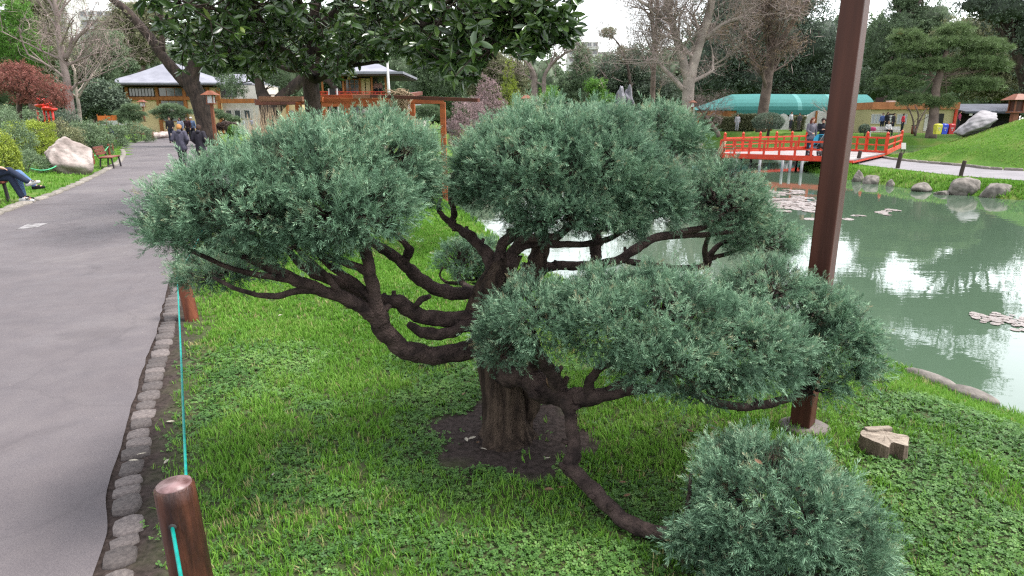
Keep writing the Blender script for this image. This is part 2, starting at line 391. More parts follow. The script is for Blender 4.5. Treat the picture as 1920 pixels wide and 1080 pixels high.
# ---------------------------------------------------------------- asphalt path
m_asph = bpy.data.materials.new('worn_asphalt'); m_asph.use_nodes = True
def _a():
    t = m_asph.node_tree; N = t.nodes; L = t.links; b = N['Principled BSDF']; b.inputs['Specular IOR Level'].default_value = 0.35
    tc = N.new('ShaderNodeTexCoord')
    def noise(sc, det=6, dist=0):
        n = N.new('ShaderNodeTexNoise'); n.inputs['Scale'].default_value = sc; n.inputs['Detail'].default_value = det; n.inputs['Distortion'].default_value = dist; L.new(tc.outputs['Object'], n.inputs[0]); return n
    def ramp(src, stops):
        r = N.new('ShaderNodeValToRGB'); e = r.color_ramp.elements
        while len(e) < len(stops): e.new(0.5)
        for i, (p, c) in enumerate(stops): e[i].position = p; e[i].color = (*c, 1)
        L.new(src, r.inputs[0]); return r
    def mul(a, c, f=1.0):
        m = N.new('ShaderNodeMix'); m.data_type = 'RGBA'; m.blend_type = 'MULTIPLY'; m.inputs[0].default_value = f; L.new(a, m.inputs[6]); L.new(c, m.inputs[7]); return m.outputs[2]
    big = ramp(noise(0.55, 5, 0.6).outputs[0], [(0.28, (0.073, 0.063, 0.067)), (0.5, (0.095, 0.083, 0.087)), (0.72, (0.122, 0.108, 0.108))])
    fine = ramp(noise(160, 3).outputs[0], [(0.25, (0.72, 0.72, 0.74)), (0.75, (1.22, 1.2, 1.18))])
    mid = ramp(noise(6, 7).outputs[0], [(0.3, (0.92, 0.915, 0.925)), (0.65, (1.05, 1.045, 1.03))])
    v = N.new('ShaderNodeTexVoronoi'); v.feature = 'DISTANCE_TO_EDGE'; v.inputs['Scale'].default_value = 0.42
    ds = noise(1.6, 4); ad = N.new('ShaderNodeMix'); ad.data_type = 'RGBA'; ad.blend_type = 'ADD'; ad.inputs[0].default_value = 0.6; L.new(tc.outputs['Object'], ad.inputs[6]); L.new(ds.outputs[1], ad.inputs[7]); L.new(ad.outputs[2], v.inputs[0])
    crack = ramp(v.outputs[0], [(0.0, (0.62, 0.61, 0.63)), (0.006, (0.9, 0.9, 0.9)), (0.02, (1, 1, 1))])
    c = mul(mul(mul(big.outputs[0], fine.outputs[0]), mid.outputs[0]), crack.outputs[0], 0.3)
    st = ramp(noise(1.1, 8, 1.4).outputs[0], [(0.30, (0.74, 0.73, 0.74)), (0.42, (1, 1, 1))]); c = mul(c, st.outputs[0], 0.8)
    sp = N.new('ShaderNodeTexVoronoi'); sp.inputs['Scale'].default_value = 7.0; L.new(tc.outputs['Object'], sp.inputs[0]); fl = ramp(sp.outputs['Distance'], [(0.0, (2.6, 2.5, 2.3)), (0.035, (2.0, 1.95, 1.8)), (0.045, (1, 1, 1))]); c = mul(c, fl.outputs[0], 0.7)
    gr = ramp(noise(420, 2).outputs[0], [(0.3, (0.6, 0.6, 0.62)), (0.7, (1.35, 1.33, 1.3))]); c = mul(c, gr.outputs[0], 0.6)
    L.new(c, b.inputs['Base Color'])
    rr = ramp(noise(2.2).outputs[0], [(0.3, (0.62,) * 3), (0.7, (0.85,) * 3)]); L.new(rr.outputs[0], b.inputs['Roughness'])
    bp = N.new('ShaderNodeBump'); bp.inputs['Strength'].default_value = 0.5; bp.inputs['Distance'].default_value = 0.004; L.new(fine.outputs[0], bp.inputs['Height']); L.new(bp.outputs[0], b.inputs['Normal'])
_a()
def ribbon(name, L_, R_, z, m, ncross=6, step=0.5, jitter=0.0, y0=-2.0, y1=84.0):
    ys = np.arange(y0, y1 + 1e-6, step); lx = np.interp(ys, [p[1] for p in L_], [p[0] for p in L_]); rx = np.interp(ys, [p[1] for p in R_], [p[0] for p in R_])
    V = []; J = (vnoise(ys, ys * 0, 2.6, 77) - 0.5) * 2 * jitter + (vnoise(ys, ys * 0, 7.0, 78) - 0.5) * jitter * 1.3
    for y, a, b, ja in zip(ys, lx, rx, J):
        for k in range(ncross):
            t = k / (ncross - 1); x = a + (b + (ja if k == ncross - 1 else 0) - a) * t
            V.append((x, y, z if not callable(z) else z(x, y)))
    F = [(i * ncross + k, i * ncross + k + 1, (i + 1) * ncross + k + 1, (i + 1) * ncross + k) for i in range(len(ys) - 1) for k in range(ncross - 1)]
    return link(name, np_mesh(name, V, F, None, True), m)
SL = [tuple(p) for p in smooth_path(PATH_L, 4)]; SR = [tuple(p) for p in smooth_path(PATH_R, 4)]
SRi = [(p[0] - (0.145 if p[1] < 12 else 0.1), p[1]) for p in SR]
path = ribbon('path', SL, SRi, 0.014, m_asph, step=0.03, jitter=0.016, y1=14); tag(path, kind='structure', label='wide worn grey asphalt path curving past the juniper')
path2 = ribbon('path', SL, SRi, 0.014, m_asph, step=0.5, y0=14.0); tag(path2, kind='structure', label='asphalt path running on to the tea house')

# kerb stones, each its own piece of the path
m_stone = mat('kerb_stone', (0.125, 0.105, 0.098), (0.07, 0.058, 0.056), 0.85, 7, 0.5, 90, bdist=0.004)
m_stone2 = mat('pale_kerb', (0.24, 0.21, 0.185), (0.13, 0.12, 0.10), 0.9, 5, 0.4, 40)
def per_object(m, lo=0.6, hi=1.3):
    t = m.node_tree; N = t.nodes; L = t.links; b = N['Principled BSDF']; src = b.inputs['Base Color'].links[0].from_socket
    oi = N.new('ShaderNodeObjectInfo'); mr = N.new('ShaderNodeMapRange'); mr.inputs[3].default_value = lo; mr.inputs[4].default_value = hi; L.new(oi.outputs['Random'], mr.inputs[0])
    vm = N.new('ShaderNodeVectorMath'); vm.operation = 'SCALE'; L.new(src, vm.inputs[0]); L.new(mr.outputs[0], vm.inputs['Scale']); L.new(vm.outputs[0], b.inputs['Base Color'])
per_object(m_stone); per_object(m_stone2, 0.75, 1.15)
def stone_mesh(seed):
    random.seed(seed); m = MB(); n = 10; top, mid, bot = [], [], []
    ex = random.uniform(3.5, 6.5); rot = random.uniform(-0.1, 0.1)
    for k in range(n):
        a = 2 * math.pi * k / n + rot; c, s = math.cos(a), math.sin(a)
        q = (abs(c) ** ex + abs(s) ** ex) ** (-1 / ex) * random.uniform(0.93, 1.04)
        mid.append((c * q * 0.5, s * q * 0.5, 0.72)); top.append((c * q * 0.455, s * q * 0.455, 1.0 + random.uniform(-0.03, 0.03))); bot.append((c * q * 0.5, s * q * 0.5, 0))
    v = bot + mid + top + [(0, 0, 1.015)]
    f = [(i, (i + 1) % n, n + (i + 1) % n, n + i) for i in range(n)] + [(n + i, n + (i + 1) % n, 2 * n + (i + 1) % n, 2 * n + i) for i in range(n)] + [(2 * n + i, 2 * n + (i + 1) % n, 3 * n) for i in range(n)]
    m.add(v, f, True); return m.mesh('kerb_stone')
STONES = [stone_mesh(i) for i in range(9)]
for s_ in STONES: s_.materials.append(m_stone)
STONES_P = [s_.copy() for s_ in STONES]
for s_ in STONES_P: s_.materials.clear(); s_.materials.append(m_stone2)
random.seed(11)
def kerb(line, y0, y1, lmin, lmax, w, meshes, h, parent, off):
    y = y0
    while y < y1:
        l = random.uniform(lmin, lmax); yc = y + l / 2
        x = np.interp(yc, [p[1] for p in line], [p[0] for p in line]); x2 = np.interp(yc + 0.3, [p[1] for p in line], [p[0] for p in line])
        o = bpy.data.objects.new('kerb_stone', random.choice(meshes)); COL.objects.link(o); o.parent = parent
        ang = math.atan2(0.3, x2 - x) - math.pi / 2
        l2 = l / math.cos(ang) if abs(ang) < 1.2 else l
        o.location = (x + off + random.uniform(-0.012, 0.012), yc, -0.06 + random.uniform(-0.008, 0.006)); o.rotation_euler = (random.uniform(-0.03, 0.03), random.uniform(-0.04, 0.04), ang + random.uniform(-0.07, 0.07))
        o.scale = (w * random.uniform(0.85, 1.12), l2 * 0.94, h)
        y += l
kerb(SR, 0.6, 12.5, 0.075, 0.17, 0.132, STONES, 0.08, path, -0.055)
kerb(SL, 11.0, 40.0, 0.45, 0.8, 0.24, STONES_P, 0.125, path2, 0.0)
# white paint arrow left on the asphalt
pm = MB(); q = [P(x, y, 0.018) for x, y in ((30, 430), (52, 420), (92, 418), (70, 426))]
pm.add(q, [(0, 3, 2, 1)]); o = pm.build('paint_mark', mat('road_paint', (0.30, 0.285, 0.285), (0.11, 0.10, 0.10), 0.8, 9)); tag(o, kind='structure')

# ---------------------------------------------------------------- pond water
m_water = bpy.data.materials.new('pond_water'); m_water.use_nodes = True
def _w():
    t = m_water.node_tree; N = t.nodes; L = t.links; b = N['Principled BSDF']
    b.inputs['Base Color'].default_value = (0.058, 0.092, 0.060, 1); b.inputs['Roughness'].default_value = 0.02; b.inputs['IOR'].default_value = 1.45; b.inputs['Specular IOR Level'].default_value = 0.9
    tc = N.new('ShaderNodeTexCoord'); mp = N.new('ShaderNodeMapping'); mp.inputs['Scale'].default_value = (0.9, 1.6, 1); L.new(tc.outputs['Object'], mp.inputs[0])
    n = N.new('ShaderNodeTexNoise'); n.inputs['Scale'].default_value = 2.2; n.inputs['Detail'].default_value = 3; n.inputs['Distortion'].default_value = 0.3; L.new(mp.outputs[0], n.inputs[0])
    bp = N.new('ShaderNodeBump'); bp.inputs['Strength'].default_value = 0.03; bp.inputs['Distance'].default_value = 0.05; L.new(n.outputs[0], bp.inputs['Height']); L.new(bp.outputs[0], b.inputs['Normal'])
_w()
wm = MB(); wm.add([(-6, -6, WATER), (45, -6, WATER), (45, 74, WATER), (-6, 74, WATER)], [(0, 1, 2, 3)])
water = wm.build('pond_water', m_water); tag(water, kind='structure', label='murky green pond mirroring trees and white sky')

# ---------------------------------------------------------------- near lawn: grass blades and clover
m_grass = leafmat('grass_blades', [(0.0, (0.05, 0.115, 0.012)), (0.45, (0.105, 0.25, 0.024)), (0.8, (0.19, 0.345, 0.055)), (1.0, (0.30, 0.27, 0.12))], 0.6, 0.35, 0.25)
m_clover = leafmat('clover_leaves', [(0.0, (0.030, 0.082, 0.016)), (0.5, (0.066, 0.155, 0.028)), (1.0, (0.17, 0.29, 0.07))], 0.6, 0.25, 0.3)
def blade_template(seed, nb=5, w=0.045):
    r = np.random.default_rng(seed); V, F, T = [], [], []
    for i in range(nb):
        a = r.uniform(0, 6.28); o = r.normal(0, 0.22, 2); ln = r.uniform(0.6, 1.1); tilt = r.uniform(0.15, 0.75)
        dx, dy = math.cos(a), math.sin(a); sx, sy = -dy * w, dx * w
        b = len(V)
        for t, ww in ((0, 1), (0.5, 0.85), (1, 0)):
            h = ln * (t - 0.28 * t * t * tilt); k = ln * tilt * t * t * 0.8
            c = np.array([o[0] + dx * k, o[1] + dy * k, h])
            if ww: V += [c + np.array([sx, sy, 0]) * ww, c - np.array([sx, sy, 0]) * ww]
            else: V += [c]
        F += [(b, b + 1, b + 3), (b, b + 3, b + 2), (b + 2, b + 3, b + 4)]; tt = r.normal(0, 0.1); T += [tt - 0.1, tt - 0.1, tt, tt, tt + 0.06]
    return np.array(V), np.array(F), np.array(T)
def clover_template(seed):
    r = np.random.default_rng(seed); V, F, T = [], [], []
    for c in range(3):
        o = np.array([r.normal(0, 0.8), r.normal(0, 0.8), r.uniform(0.3, 1.25)]); ph = r.uniform(0, 6.28); tl = r.normal(0, 0.28, 2); tt = r.normal(0, 0.12)
        for k in range(3):
            a = ph + k * 2.094; d = np.array([math.cos(a), math.sin(a), 0]); s = np.array([-d[1], d[0], 0])
            pts = [o, o + d * 0.42 + s * 0.36, o + d * 0.72 + s * 0.14, o + d * 0.72 - s * 0.14, o + d * 0.42 - s * 0.36]
            b = len(V)
            for p in pts:
                q_ = p.copy(); e = p - o; q_[2] += e[0] * tl[0] + e[1] * tl[1] + 0.10 * np.linalg.norm(e); V.append(q_)
            F += [(b, b + 1, b + 2), (b, b + 2, b + 3), (b, b + 3, b + 4)]; T += [tt - 0.12, tt, tt + 0.05, tt + 0.05, tt]
    return np.array(V), np.array(F), np.array(T)
BLADES = [blade_template(100 + i) for i in range(8)]; CLOVERS = [clover_template(200 + i) for i in range(8)]
FARB = [blade_template(300 + i, 4, 0.09) for i in range(6)]
def lawn_pts(n, x0, x1, y0, y1, keep=None):
    x = rng.uniform(x0, x1, n); y = rng.uniform(y0, y1, n)
    ok = (np.abs(x) < y * 0.86 + 1.3)
    sd = seg_dist(x, y, POND); ins = in_poly(x, y, POND); ok &= ~ins & (sd > 0.02)
    dkk = x - np.interp(y, PRy, PRx); ok &= dkk > 0.05
    pk = np.clip((dkk - 0.08) / 0.33, 0.03, 1); ok &= rng.random(n) < np.where(y < 9, pk, 1)
    ds = np.hypot(x - SOIL_C.x, y - SOIL_C.y) + 0.07 * np.sin(6 * np.arctan2(y - SOIL_C.y, x - SOIL_C.x)); ok &= (ds > SOIL_R) | (rng.random(n) < 0.015)
    if keep is not None: ok &= keep(x, y)
    x, y = x[ok], y[ok]
    return x, y
def patch(x, y): return 0.6 * vnoise(x, y, 1.15, 1) + 0.4 * vnoise(x, y, 3.1, 2)
def grow(name, temps, x, y, size, tint, m, tilt=0.12, label=None, lift=-0.004):
    pos = np.stack([x, y, hz_np(x, y) + lift], 1); d = np.stack([rng.normal(0, tilt, len(x)), rng.normal(0, tilt, len(x)), np.ones(len(x))], 1)
    o = link(name, scatter(name, temps, pos, d, size, tint), m); tag(o, label, None, None, 'stuff'); return o
def tone(x, y): return 0.50 + 0.34 * (vnoise(x, y, 1.7, 5) - 0.5) + 0.2 * (vnoise(x, y, 6.0, 15) - 0.5) + np.where(rng.random(len(x)) < 0.04 + 0.35 * np.clip(vnoise(x, y, 1.3, 25) - 0.72, 0, 1) * 3, 0.6, 0)
def clov(x, y): return 0.45 * vnoise(x, y, 0.9, 1) + 0.35 * vnoise(x, y, 2.7, 2) + 0.2 * vnoise(x, y, 7.0, 3) - 0.05 * np.clip(y - 4.0, 0, 4) - 0.13 * sst(0.7, 1.9, x)     # high where clover wins
x, y = lawn_pts(74000, -2.6, 5.0, 1.0, 5.6); c = clov(x, y); k = rng.random(len(x)) < np.clip((0.55 - c) * 6, 0.10, 1); x, y, c = x[k], y[k], c[k]
grow('lawn_grass', BLADES, x, y, rng.uniform(0.022, 0.07, len(x)) * (1.35 - 0.8 * c), tone(x, y) + 0.06, m_grass, 0.2, label='green lawn grass growing round the juniper')
x, y = lawn_pts(135000, -2.6, 5.0, 1.0, 7.5); c = clov(x, y); k = rng.random(len(x)) < np.clip((c - 0.345) * 6, 0.06, 1) * np.clip((7.5 - y) / 2.5, 0, 1); x, y = x[k], y[k]
grow('lawn_clover', CLOVERS, x, y, rng.uniform(0.0095, 0.019, len(x)), 0.42 + 0.5 * (vnoise(x, y, 2.6, 6) - 0.5) + 0.3 * (vnoise(x, y, 9.0, 16) - 0.5), m_clover, 0.25, label='low clover spreading through the lawn')
x, y = lawn_pts(62000, -5.5, 4.5, 4.6, 11.0); k = rng.random(len(x)) < np.clip((y - 4.6) / 1.2, 0, 1); x, y = x[k], y[k]
grow('lawn_grass', FARB, x, y, rng.uniform(0.035, 0.07, len(x)), tone(x, y) + 0.05, m_grass, 0.2, label='bright lawn grass behind the juniper')
x, y = lawn_pts(26000, -14, 1.0, 11.0, 24.0)
grow('lawn_grass', FARB, x, y, rng.uniform(0.07, 0.13, len(x)), 0.6 + 0.3 * (vnoise(x, y, 1.0, 5) - 0.5), m_grass, label='lawn grass between the path and the pond')
# island bank and mound
x = rng.uniform(12, 32, 60000); y = rng.uniform(15, 34, 60000); ok = ~in_poly(x, y, POND) & (x < y * 0.9 + 3)
x, y = x[ok], y[ok]
ok = ~in_poly(x, y, ISLE_PATH); x, y = x[ok], y[ok]
sdp = seg_dist(x, y, POND)
grow('bank_grass', FARB, x, y, rng.uniform(0.06, 0.12, len(x)) * np.where(sdp < 1.0, 1.5, 0.8), 0.62 + 0.45 * (vnoise(x, y, 0.6, 5) - 0.5) + 0.14 * (hz_np(x, y) > 0.7), m_grass, 0.3, label='mown grass over the mound and its bank')
x = rng.uniform(-34, -9, 26000); y = rng.uniform(11, 50, 26000); lf = np.interp(y, PLy, PLx) - x; ok = (lf > 0.15) & (lf < 5); x, y = x[ok], y[ok]
grow('verge_grass', FARB, x, y, rng.uniform(0.08, 0.16, len(x)), 0.6 + 0.3 * (vnoise(x, y, 0.8, 5) - 0.5), m_grass, label='rough grass verge along the far side of the path')
# island path with its kerb
zi = lambda x, y: hz(x, y) + 0.02
def poly_sheet(name, poly, z, m):
    mb = MB(); mb.add([(p[0], p[1], z) for p in poly], [tuple(range(len(poly)))]); return mb.build(name, m)
m_pave = mat('pale_path', (0.19, 0.175, 0.185), (0.15, 0.14, 0.148), 0.85, 1.5, 0.2, 60)
ipath = poly_sheet('path', ISLE_PATH, 0.065, m_pave); tag(ipath, kind='structure', label='pale path on the island below the grass mound')
U = [tuple(p) for p in smooth_path(ISL_U, 6)]
for (ax, ay), (bx, by) in zip(U[:-1], U[1:]):
    o = bpy.data.objects.new('kerb_stone', random.choice(STONES_P)); COL.objects.link(o); o.parent = ipath
    o.location = ((ax + bx) / 2, (ay + by) / 2, 0.0); o.rotation_euler = (0, 0, math.atan2(by - ay, bx - ax)); o.scale = (math.hypot(bx - ax, by - ay) * 0.97, 0.16, 0.16)

# ---------------------------------------------------------------- the juniper
m_bark = mat('juniper_bark', (0.075, 0.052, 0.046), (0.022, 0.016, 0.015), 0.95, 14, 1.0, 75, spec=0.12, bdist=0.022)
m_trunk = mat('juniper_trunk_bark', (0.085, 0.060, 0.045), (0.024, 0.017, 0.014), 0.95, 8, 1.0, 30, spec=0.12, stretch=(3.4, 3.4, 0.45), bdist=0.035)
m_cut = mat('cut_wood', (0.17, 0.105, 0.06), (0.10, 0.06, 0.035), 0.8, 12)
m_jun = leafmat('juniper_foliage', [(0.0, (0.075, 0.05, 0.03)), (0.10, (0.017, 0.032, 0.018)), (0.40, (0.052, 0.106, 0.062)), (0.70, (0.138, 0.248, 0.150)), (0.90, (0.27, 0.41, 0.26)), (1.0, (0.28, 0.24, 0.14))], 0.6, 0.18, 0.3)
base = P(948, 818)
jun = empty('juniper_tree', base, 0, 'low blue green juniper trained into rounded cloud pads over twisting branches', 'tree')
def limb(pts, n=11, jit=0.065, name='branch', m=None, k=8, wob=0.25):
    """pts: (px, py, Y, radius in photo px)"""
    S = smooth_path(pts, k); P3, R3 = [], []
    f1, f2, f3 = random.uniform(0, 6), random.uniform(0, 6), random.uniform(0, 6)
    for i, (px, py, Y, r) in enumerate(S):
        a = mpp(px, py, Y); p = W(px, py, Y)
        R3.append(r * a * (1 + 0.05 * math.sin(i * 0.41 + f1) + 0.03 * math.sin(i * 1.1 + f2))); P3.append(p + Vector((math.sin(i * 0.7 + f1), math.sin(i * 0.6 + f2), math.sin(i * 0.8 + f3))) * r * a * wob * 0.35)
    mb = MB(); mb.tube(P3, R3, n, jit)
    # short dead stubs and knots
    for i in range(2, len(P3) - 1, 3):
        if random.random() < 0.3 and R3[i] > 0.008:
            d = Vector((random.uniform(-1, 1), random.uniform(-1, 1), random.uniform(-0.5, 1))).normalized(); L_ = random.uniform(1.15, 1.9) * R3[i]
            mb.tube([P3[i], P3[i] + d * L_ * 0.7, P3[i] + d * L_ + Vector((0, 0, 0.3 * R3[i]))], [R3[i] * 0.55, R3[i] * 0.45, R3[i] * 0.32], 6, 0.2)
    return mb.wbuild(name, m or m_bark, jun)
random.seed(3)
# trunk: fluted tapering column, flaring into the soil
def trunk_mesh():
    rows = [(950, 826, 3.40, 52), (947, 805, 3.42, 44), (943, 775, 3.43, 38), (941, 740, 3.44, 36), (938, 705, 3.45, 36), (933, 665, 3.46, 38), (924, 625, 3.46, 37), (917, 590, 3.47, 38), (915, 560, 3.48, 34), (925, 530, 3.50, 31), (940, 505, 3.52, 27), (952, 480, 3.55, 24)]
    S = smooth_path(rows, 6); n = 44; V = []; col = [random.uniform(-0.055, 0.055) for _ in range(n)]
    for i, (px, py, Y, r) in enumerate(S):
        p = W(px, py, Y); a = mpp(px, py, Y) * r; tw = i * 0.035; fl = max(0, 1 - i / 13)
        for k in range(n):
            t = 2 * math.pi * k / n
            q = a * (1 + 0.10 * math.sin(3 * t + tw * 3 + 1) + 0.055 * math.sin(7 * t - tw * 5) + 0.04 * math.sin(13 * t + tw * 8) + 0.13 * fl * max(0, math.sin(5 * t + 0.5)) + col[k] * (1 + 0.5 * math.sin(i * 0.4 + k)) + random.uniform(-0.018, 0.018))
            V.append((p.x + q * math.cos(t), p.y + q * math.sin(t) * 0.9, p.z))
    m_ = len(S); mb = MB()
    mb.add(V, [(i * n + k, i * n + (k + 1) % n, (i + 1) * n + (k + 1) % n, (i + 1) * n + k) for i in range(m_ - 1) for k in range(n)] + [tuple((m_ - 1) * n + k for k in range(n))], True)
    return mb
trunk_mesh().wbuild('trunk', m_trunk, jun)
limb([(975, 800, 3.5, 22), (992, 755, 3.5, 21), (996, 705, 3.48, 23), (980, 660, 3.5, 22), (960, 620, 3.5, 20)], 14, 0.06, 'trunk', m_trunk)
limb([(950, 560, 3.62, 24), (985, 525, 3.66, 22), (1005, 500, 3.68, 20), (1012, 465, 3.70, 17), (1015, 430, 3.72, 13), (1035, 380, 3.72, 8)], 10, 0.1, 'trunk', m_trunk)
BR = [
 [(925, 640, 3.40, 24), (880, 655, 3.36, 19), (815, 666, 3.30, 18), (760, 655, 3.25, 18), (724, 625, 3.20, 18), (708, 590, 3.16, 17), (700, 545, 3.14, 13), (692, 505, 3.12, 12), (685, 460, 3.12, 11), (682, 410, 3.14, 7), (690, 350, 3.2, 4)],
 [(712, 605, 3.17, 15), (690, 585, 3.13, 14), (650, 560, 3.08, 13), (605, 545, 3.03, 12), (555, 525, 2.98, 11), (500, 500, 2.94, 9), (450, 470, 2.92, 7), (400, 430, 2.92, 4)],
 [(920, 600, 3.44, 22), (877, 597, 3.42, 15), (811, 597, 3.40, 15), (772, 584, 3.38, 15), (748, 566, 3.36, 14), (717, 565, 3.34, 12), (680, 550, 3.30, 12), (640, 530, 3.26, 11), (600, 518, 3.22, 10), (570, 500, 3.2, 8), (530, 460, 3.2, 5)],
 [(925, 612, 3.38, 14), (880, 610, 3.36, 11), (845, 623, 3.34, 11), (818, 627, 3.32, 11), (785, 620, 3.31, 10), (766, 606, 3.30, 6)],
 [(925, 555, 3.5, 22), (896, 552, 3.52, 13), (849, 549, 3.55, 13), (814, 540, 3.55, 13), (783, 519, 3.54, 12), (757, 495, 3.50, 11), (732, 475, 3.46, 10), (704, 458, 3.42, 9), (665, 425, 3.4, 6), (640, 380, 3.4, 4)],
 [(757, 495, 3.50, 10), (764, 478, 3.48, 9), (768, 468, 3.46, 8), (758, 455, 3.44, 6), (740, 438, 3.42, 5), (718, 420, 3.40, 4)],
 [(930, 510, 3.52, 18), (912, 475, 3.58, 12), (896, 458, 3.62, 10), (880, 442, 3.66, 10), (862, 430, 3.7, 8), (845, 418, 3.72, 7), (828, 402, 3.74, 5), (822, 390, 3.74, 4), (826, 372, 3.76, 3)],
 [(845, 418, 3.72, 6), (852, 400, 3.74, 6), (846, 380, 3.76, 5), (842, 360, 3.8, 3)],
 [(940, 500, 3.52, 18), (938, 470, 3.55, 11), (952, 447, 3.57, 10), (975, 435, 3.58, 10), (1000, 425, 3.58, 9), (1030, 400, 3.6, 6), (1050, 350, 3.6, 4)],
 [(955, 500, 3.5, 14), (965, 465, 3.52, 10), (985, 448, 3.52, 9), (1015, 447, 3.52, 9), (1050, 440, 3.52, 8), (1090, 400, 3.52, 5)],
 [(965, 470, 3.55, 10), (1000, 456, 3.56, 8), (1050, 458, 3.58, 7), (1100, 457, 3.60, 6), (1150, 444, 3.62, 5), (1200, 410, 3.64, 3)],
 [(1005, 505, 3.66, 12), (1035, 499, 3.72, 9), (1080, 498, 3.8, 9), (1120, 498, 3.88, 9), (1160, 487, 3.95, 9), (1195, 465, 4.0, 9), (1225, 447, 4.04, 8), (1270, 437, 4.1, 7), (1320, 425, 4.15, 6), (1370, 395, 4.2, 4)],
 [(1118, 500, 3.9, 12), (1117, 480, 3.9, 11), (1118, 455, 3.9, 10), (1122, 430, 3.9, 8), (1150, 390, 3.95, 4)],
 [(1225, 447, 4.04, 6), (1270, 443, 4.1, 5), (1320, 440, 4.2, 5), (1380, 435, 4.3, 3)],
 [(1325, 500, 4.55, 7), (1332, 478, 4.56, 6), (1345, 462, 4.57, 5), (1375, 445, 4.58, 4)],
 [(1332, 485, 4.56, 5), (1365, 475, 4.57, 4), (1400, 462, 4.58, 3)],
 [(1325, 500, 4.55, 6), (1322, 465, 4.5, 5), (1330, 440, 4.4, 4), (1345, 410, 4.3, 3)],
 [(1160, 487, 3.95, 6), (1230, 498, 4.15, 6), (1290, 503, 4.4, 6), (1325, 498, 4.55, 6)],
 # pad in front of the trunk
 [(950, 690, 3.38, 34), (985, 705, 3.28, 26), (1020, 728, 3.18, 24), (1060, 745, 3.08, 21), (1100, 745, 3.0, 17), (1150, 738, 2.95, 12), (1210, 728, 2.92, 9), (1290, 730, 2.9, 7), (1360, 715, 2.88, 4)],
 [(1050, 735, 3.1, 15), (1040, 710, 3.06, 14), (1025, 685, 3.02, 12), (1010, 660, 2.98, 9), (1000, 620, 2.95, 5)],
 [(1100, 740, 3.0, 11), (1108, 712, 2.98, 9), (1125, 690, 2.96, 8), (1160, 672, 2.94, 6), (1200, 640, 2.92, 4)],
 [(1125, 740, 2.98, 9), (1160, 722, 2.95, 8), (1190, 700, 2.93, 6), (1240, 680, 2.9, 4)],
 [(985, 705, 3.28, 18), (1000, 680, 3.2, 12), (985, 650, 3.1, 8), (960, 610, 3.0, 5)],
 # branch that drops to the lowest ball
 [(1060, 745, 3.02, 16), (1068, 775, 2.97, 12), (1074, 815, 2.92, 12), (1077, 848, 2.87, 14), (1070, 876, 2.82, 15), (1098, 905, 2.75, 15), (1130, 938, 2.66, 15), (1165, 972, 2.57, 15), (1200, 990, 2.5, 15), (1245, 1000, 2.42, 13), (1300, 1000, 2.36, 10), (1370, 970, 2.32, 6)],
 [(1265, 1000, 2.4, 9), (1285, 970, 2.38, 6), (1292, 930, 2.36, 4), (1296, 880, 2.36, 2.5)],
 [(1285, 1000, 2.38, 7), (1310, 970, 2.34, 5), (1330, 940, 2.32, 3)],
 [(1380, 766, 3.05, 6), (1410, 762, 3.05, 8), (1450, 755, 3.05, 8), (1490, 742, 3.05, 7), (1530, 720, 3.08, 4)],
 [(1290, 730, 2.9, 8), (1340, 755, 2.98, 8), (1400, 763, 3.04, 7)],
 # low pad behind the trunk
 [(930, 545, 3.6, 10), (905, 542, 3.9, 7), (882, 540, 4.2, 6), (866, 530, 4.5, 5), (860, 515, 4.6, 4), (872, 500, 4.6, 3)],
 [(866, 530, 4.5, 4), (840, 530, 4.5, 3), (825, 518, 4.5, 2), (830, 500, 4.5, 1.5)],
 # twiggy undersides of the left pad
 [(605, 545, 3.03, 8), (560, 545, 2.98, 7), (520, 555, 2.96, 6), (480, 552, 2.96, 5), (440, 540, 3.0, 4), (400, 520, 3.05, 3)],
 [(555, 525, 2.98, 8), (500, 518, 2.9, 6), (440, 505, 2.85, 5), (380, 480, 2.8, 4), (330, 455, 2.78, 2.5)],
 [(500, 500, 2.94, 7), (450, 480, 2.85, 5), (400, 462, 2.8, 4), (345, 420, 2.78, 2)],
 [(690, 510, 3.12, 9), (655, 495, 3.1, 7), (610, 480, 3.08, 6), (570, 455, 3.05, 4), (540, 420, 3.0, 3)],
 [(697, 560, 3.14, 9), (660, 525, 3.15, 8), (620, 500, 3.15, 6), (590, 470, 3.15, 4)],
 [(640, 555, 3.06, 7), (610, 515, 3.0, 6), (570, 480, 2.96, 5), (530, 440, 2.92, 3)],
 [(775, 578, 3.36, 6), (790, 562, 3.34, 6), (805, 556, 3.4, 5)],
]
for b_ in BR: limb(b_)
# pale cut ends where limbs were sawn off
for px, py, Y, r in ((1034, 716, 3.08, 7),):
    p = W(px, py, Y); mb = MB(); mb.tube([p + Vector((0, 0.03, -0.03)), p + Vector((-0.012, -0.022, 0.02))], [r * mpp(px, py, Y)] * 2, 10); mb.wbuild('cut_end', m_cut, jun)
    p
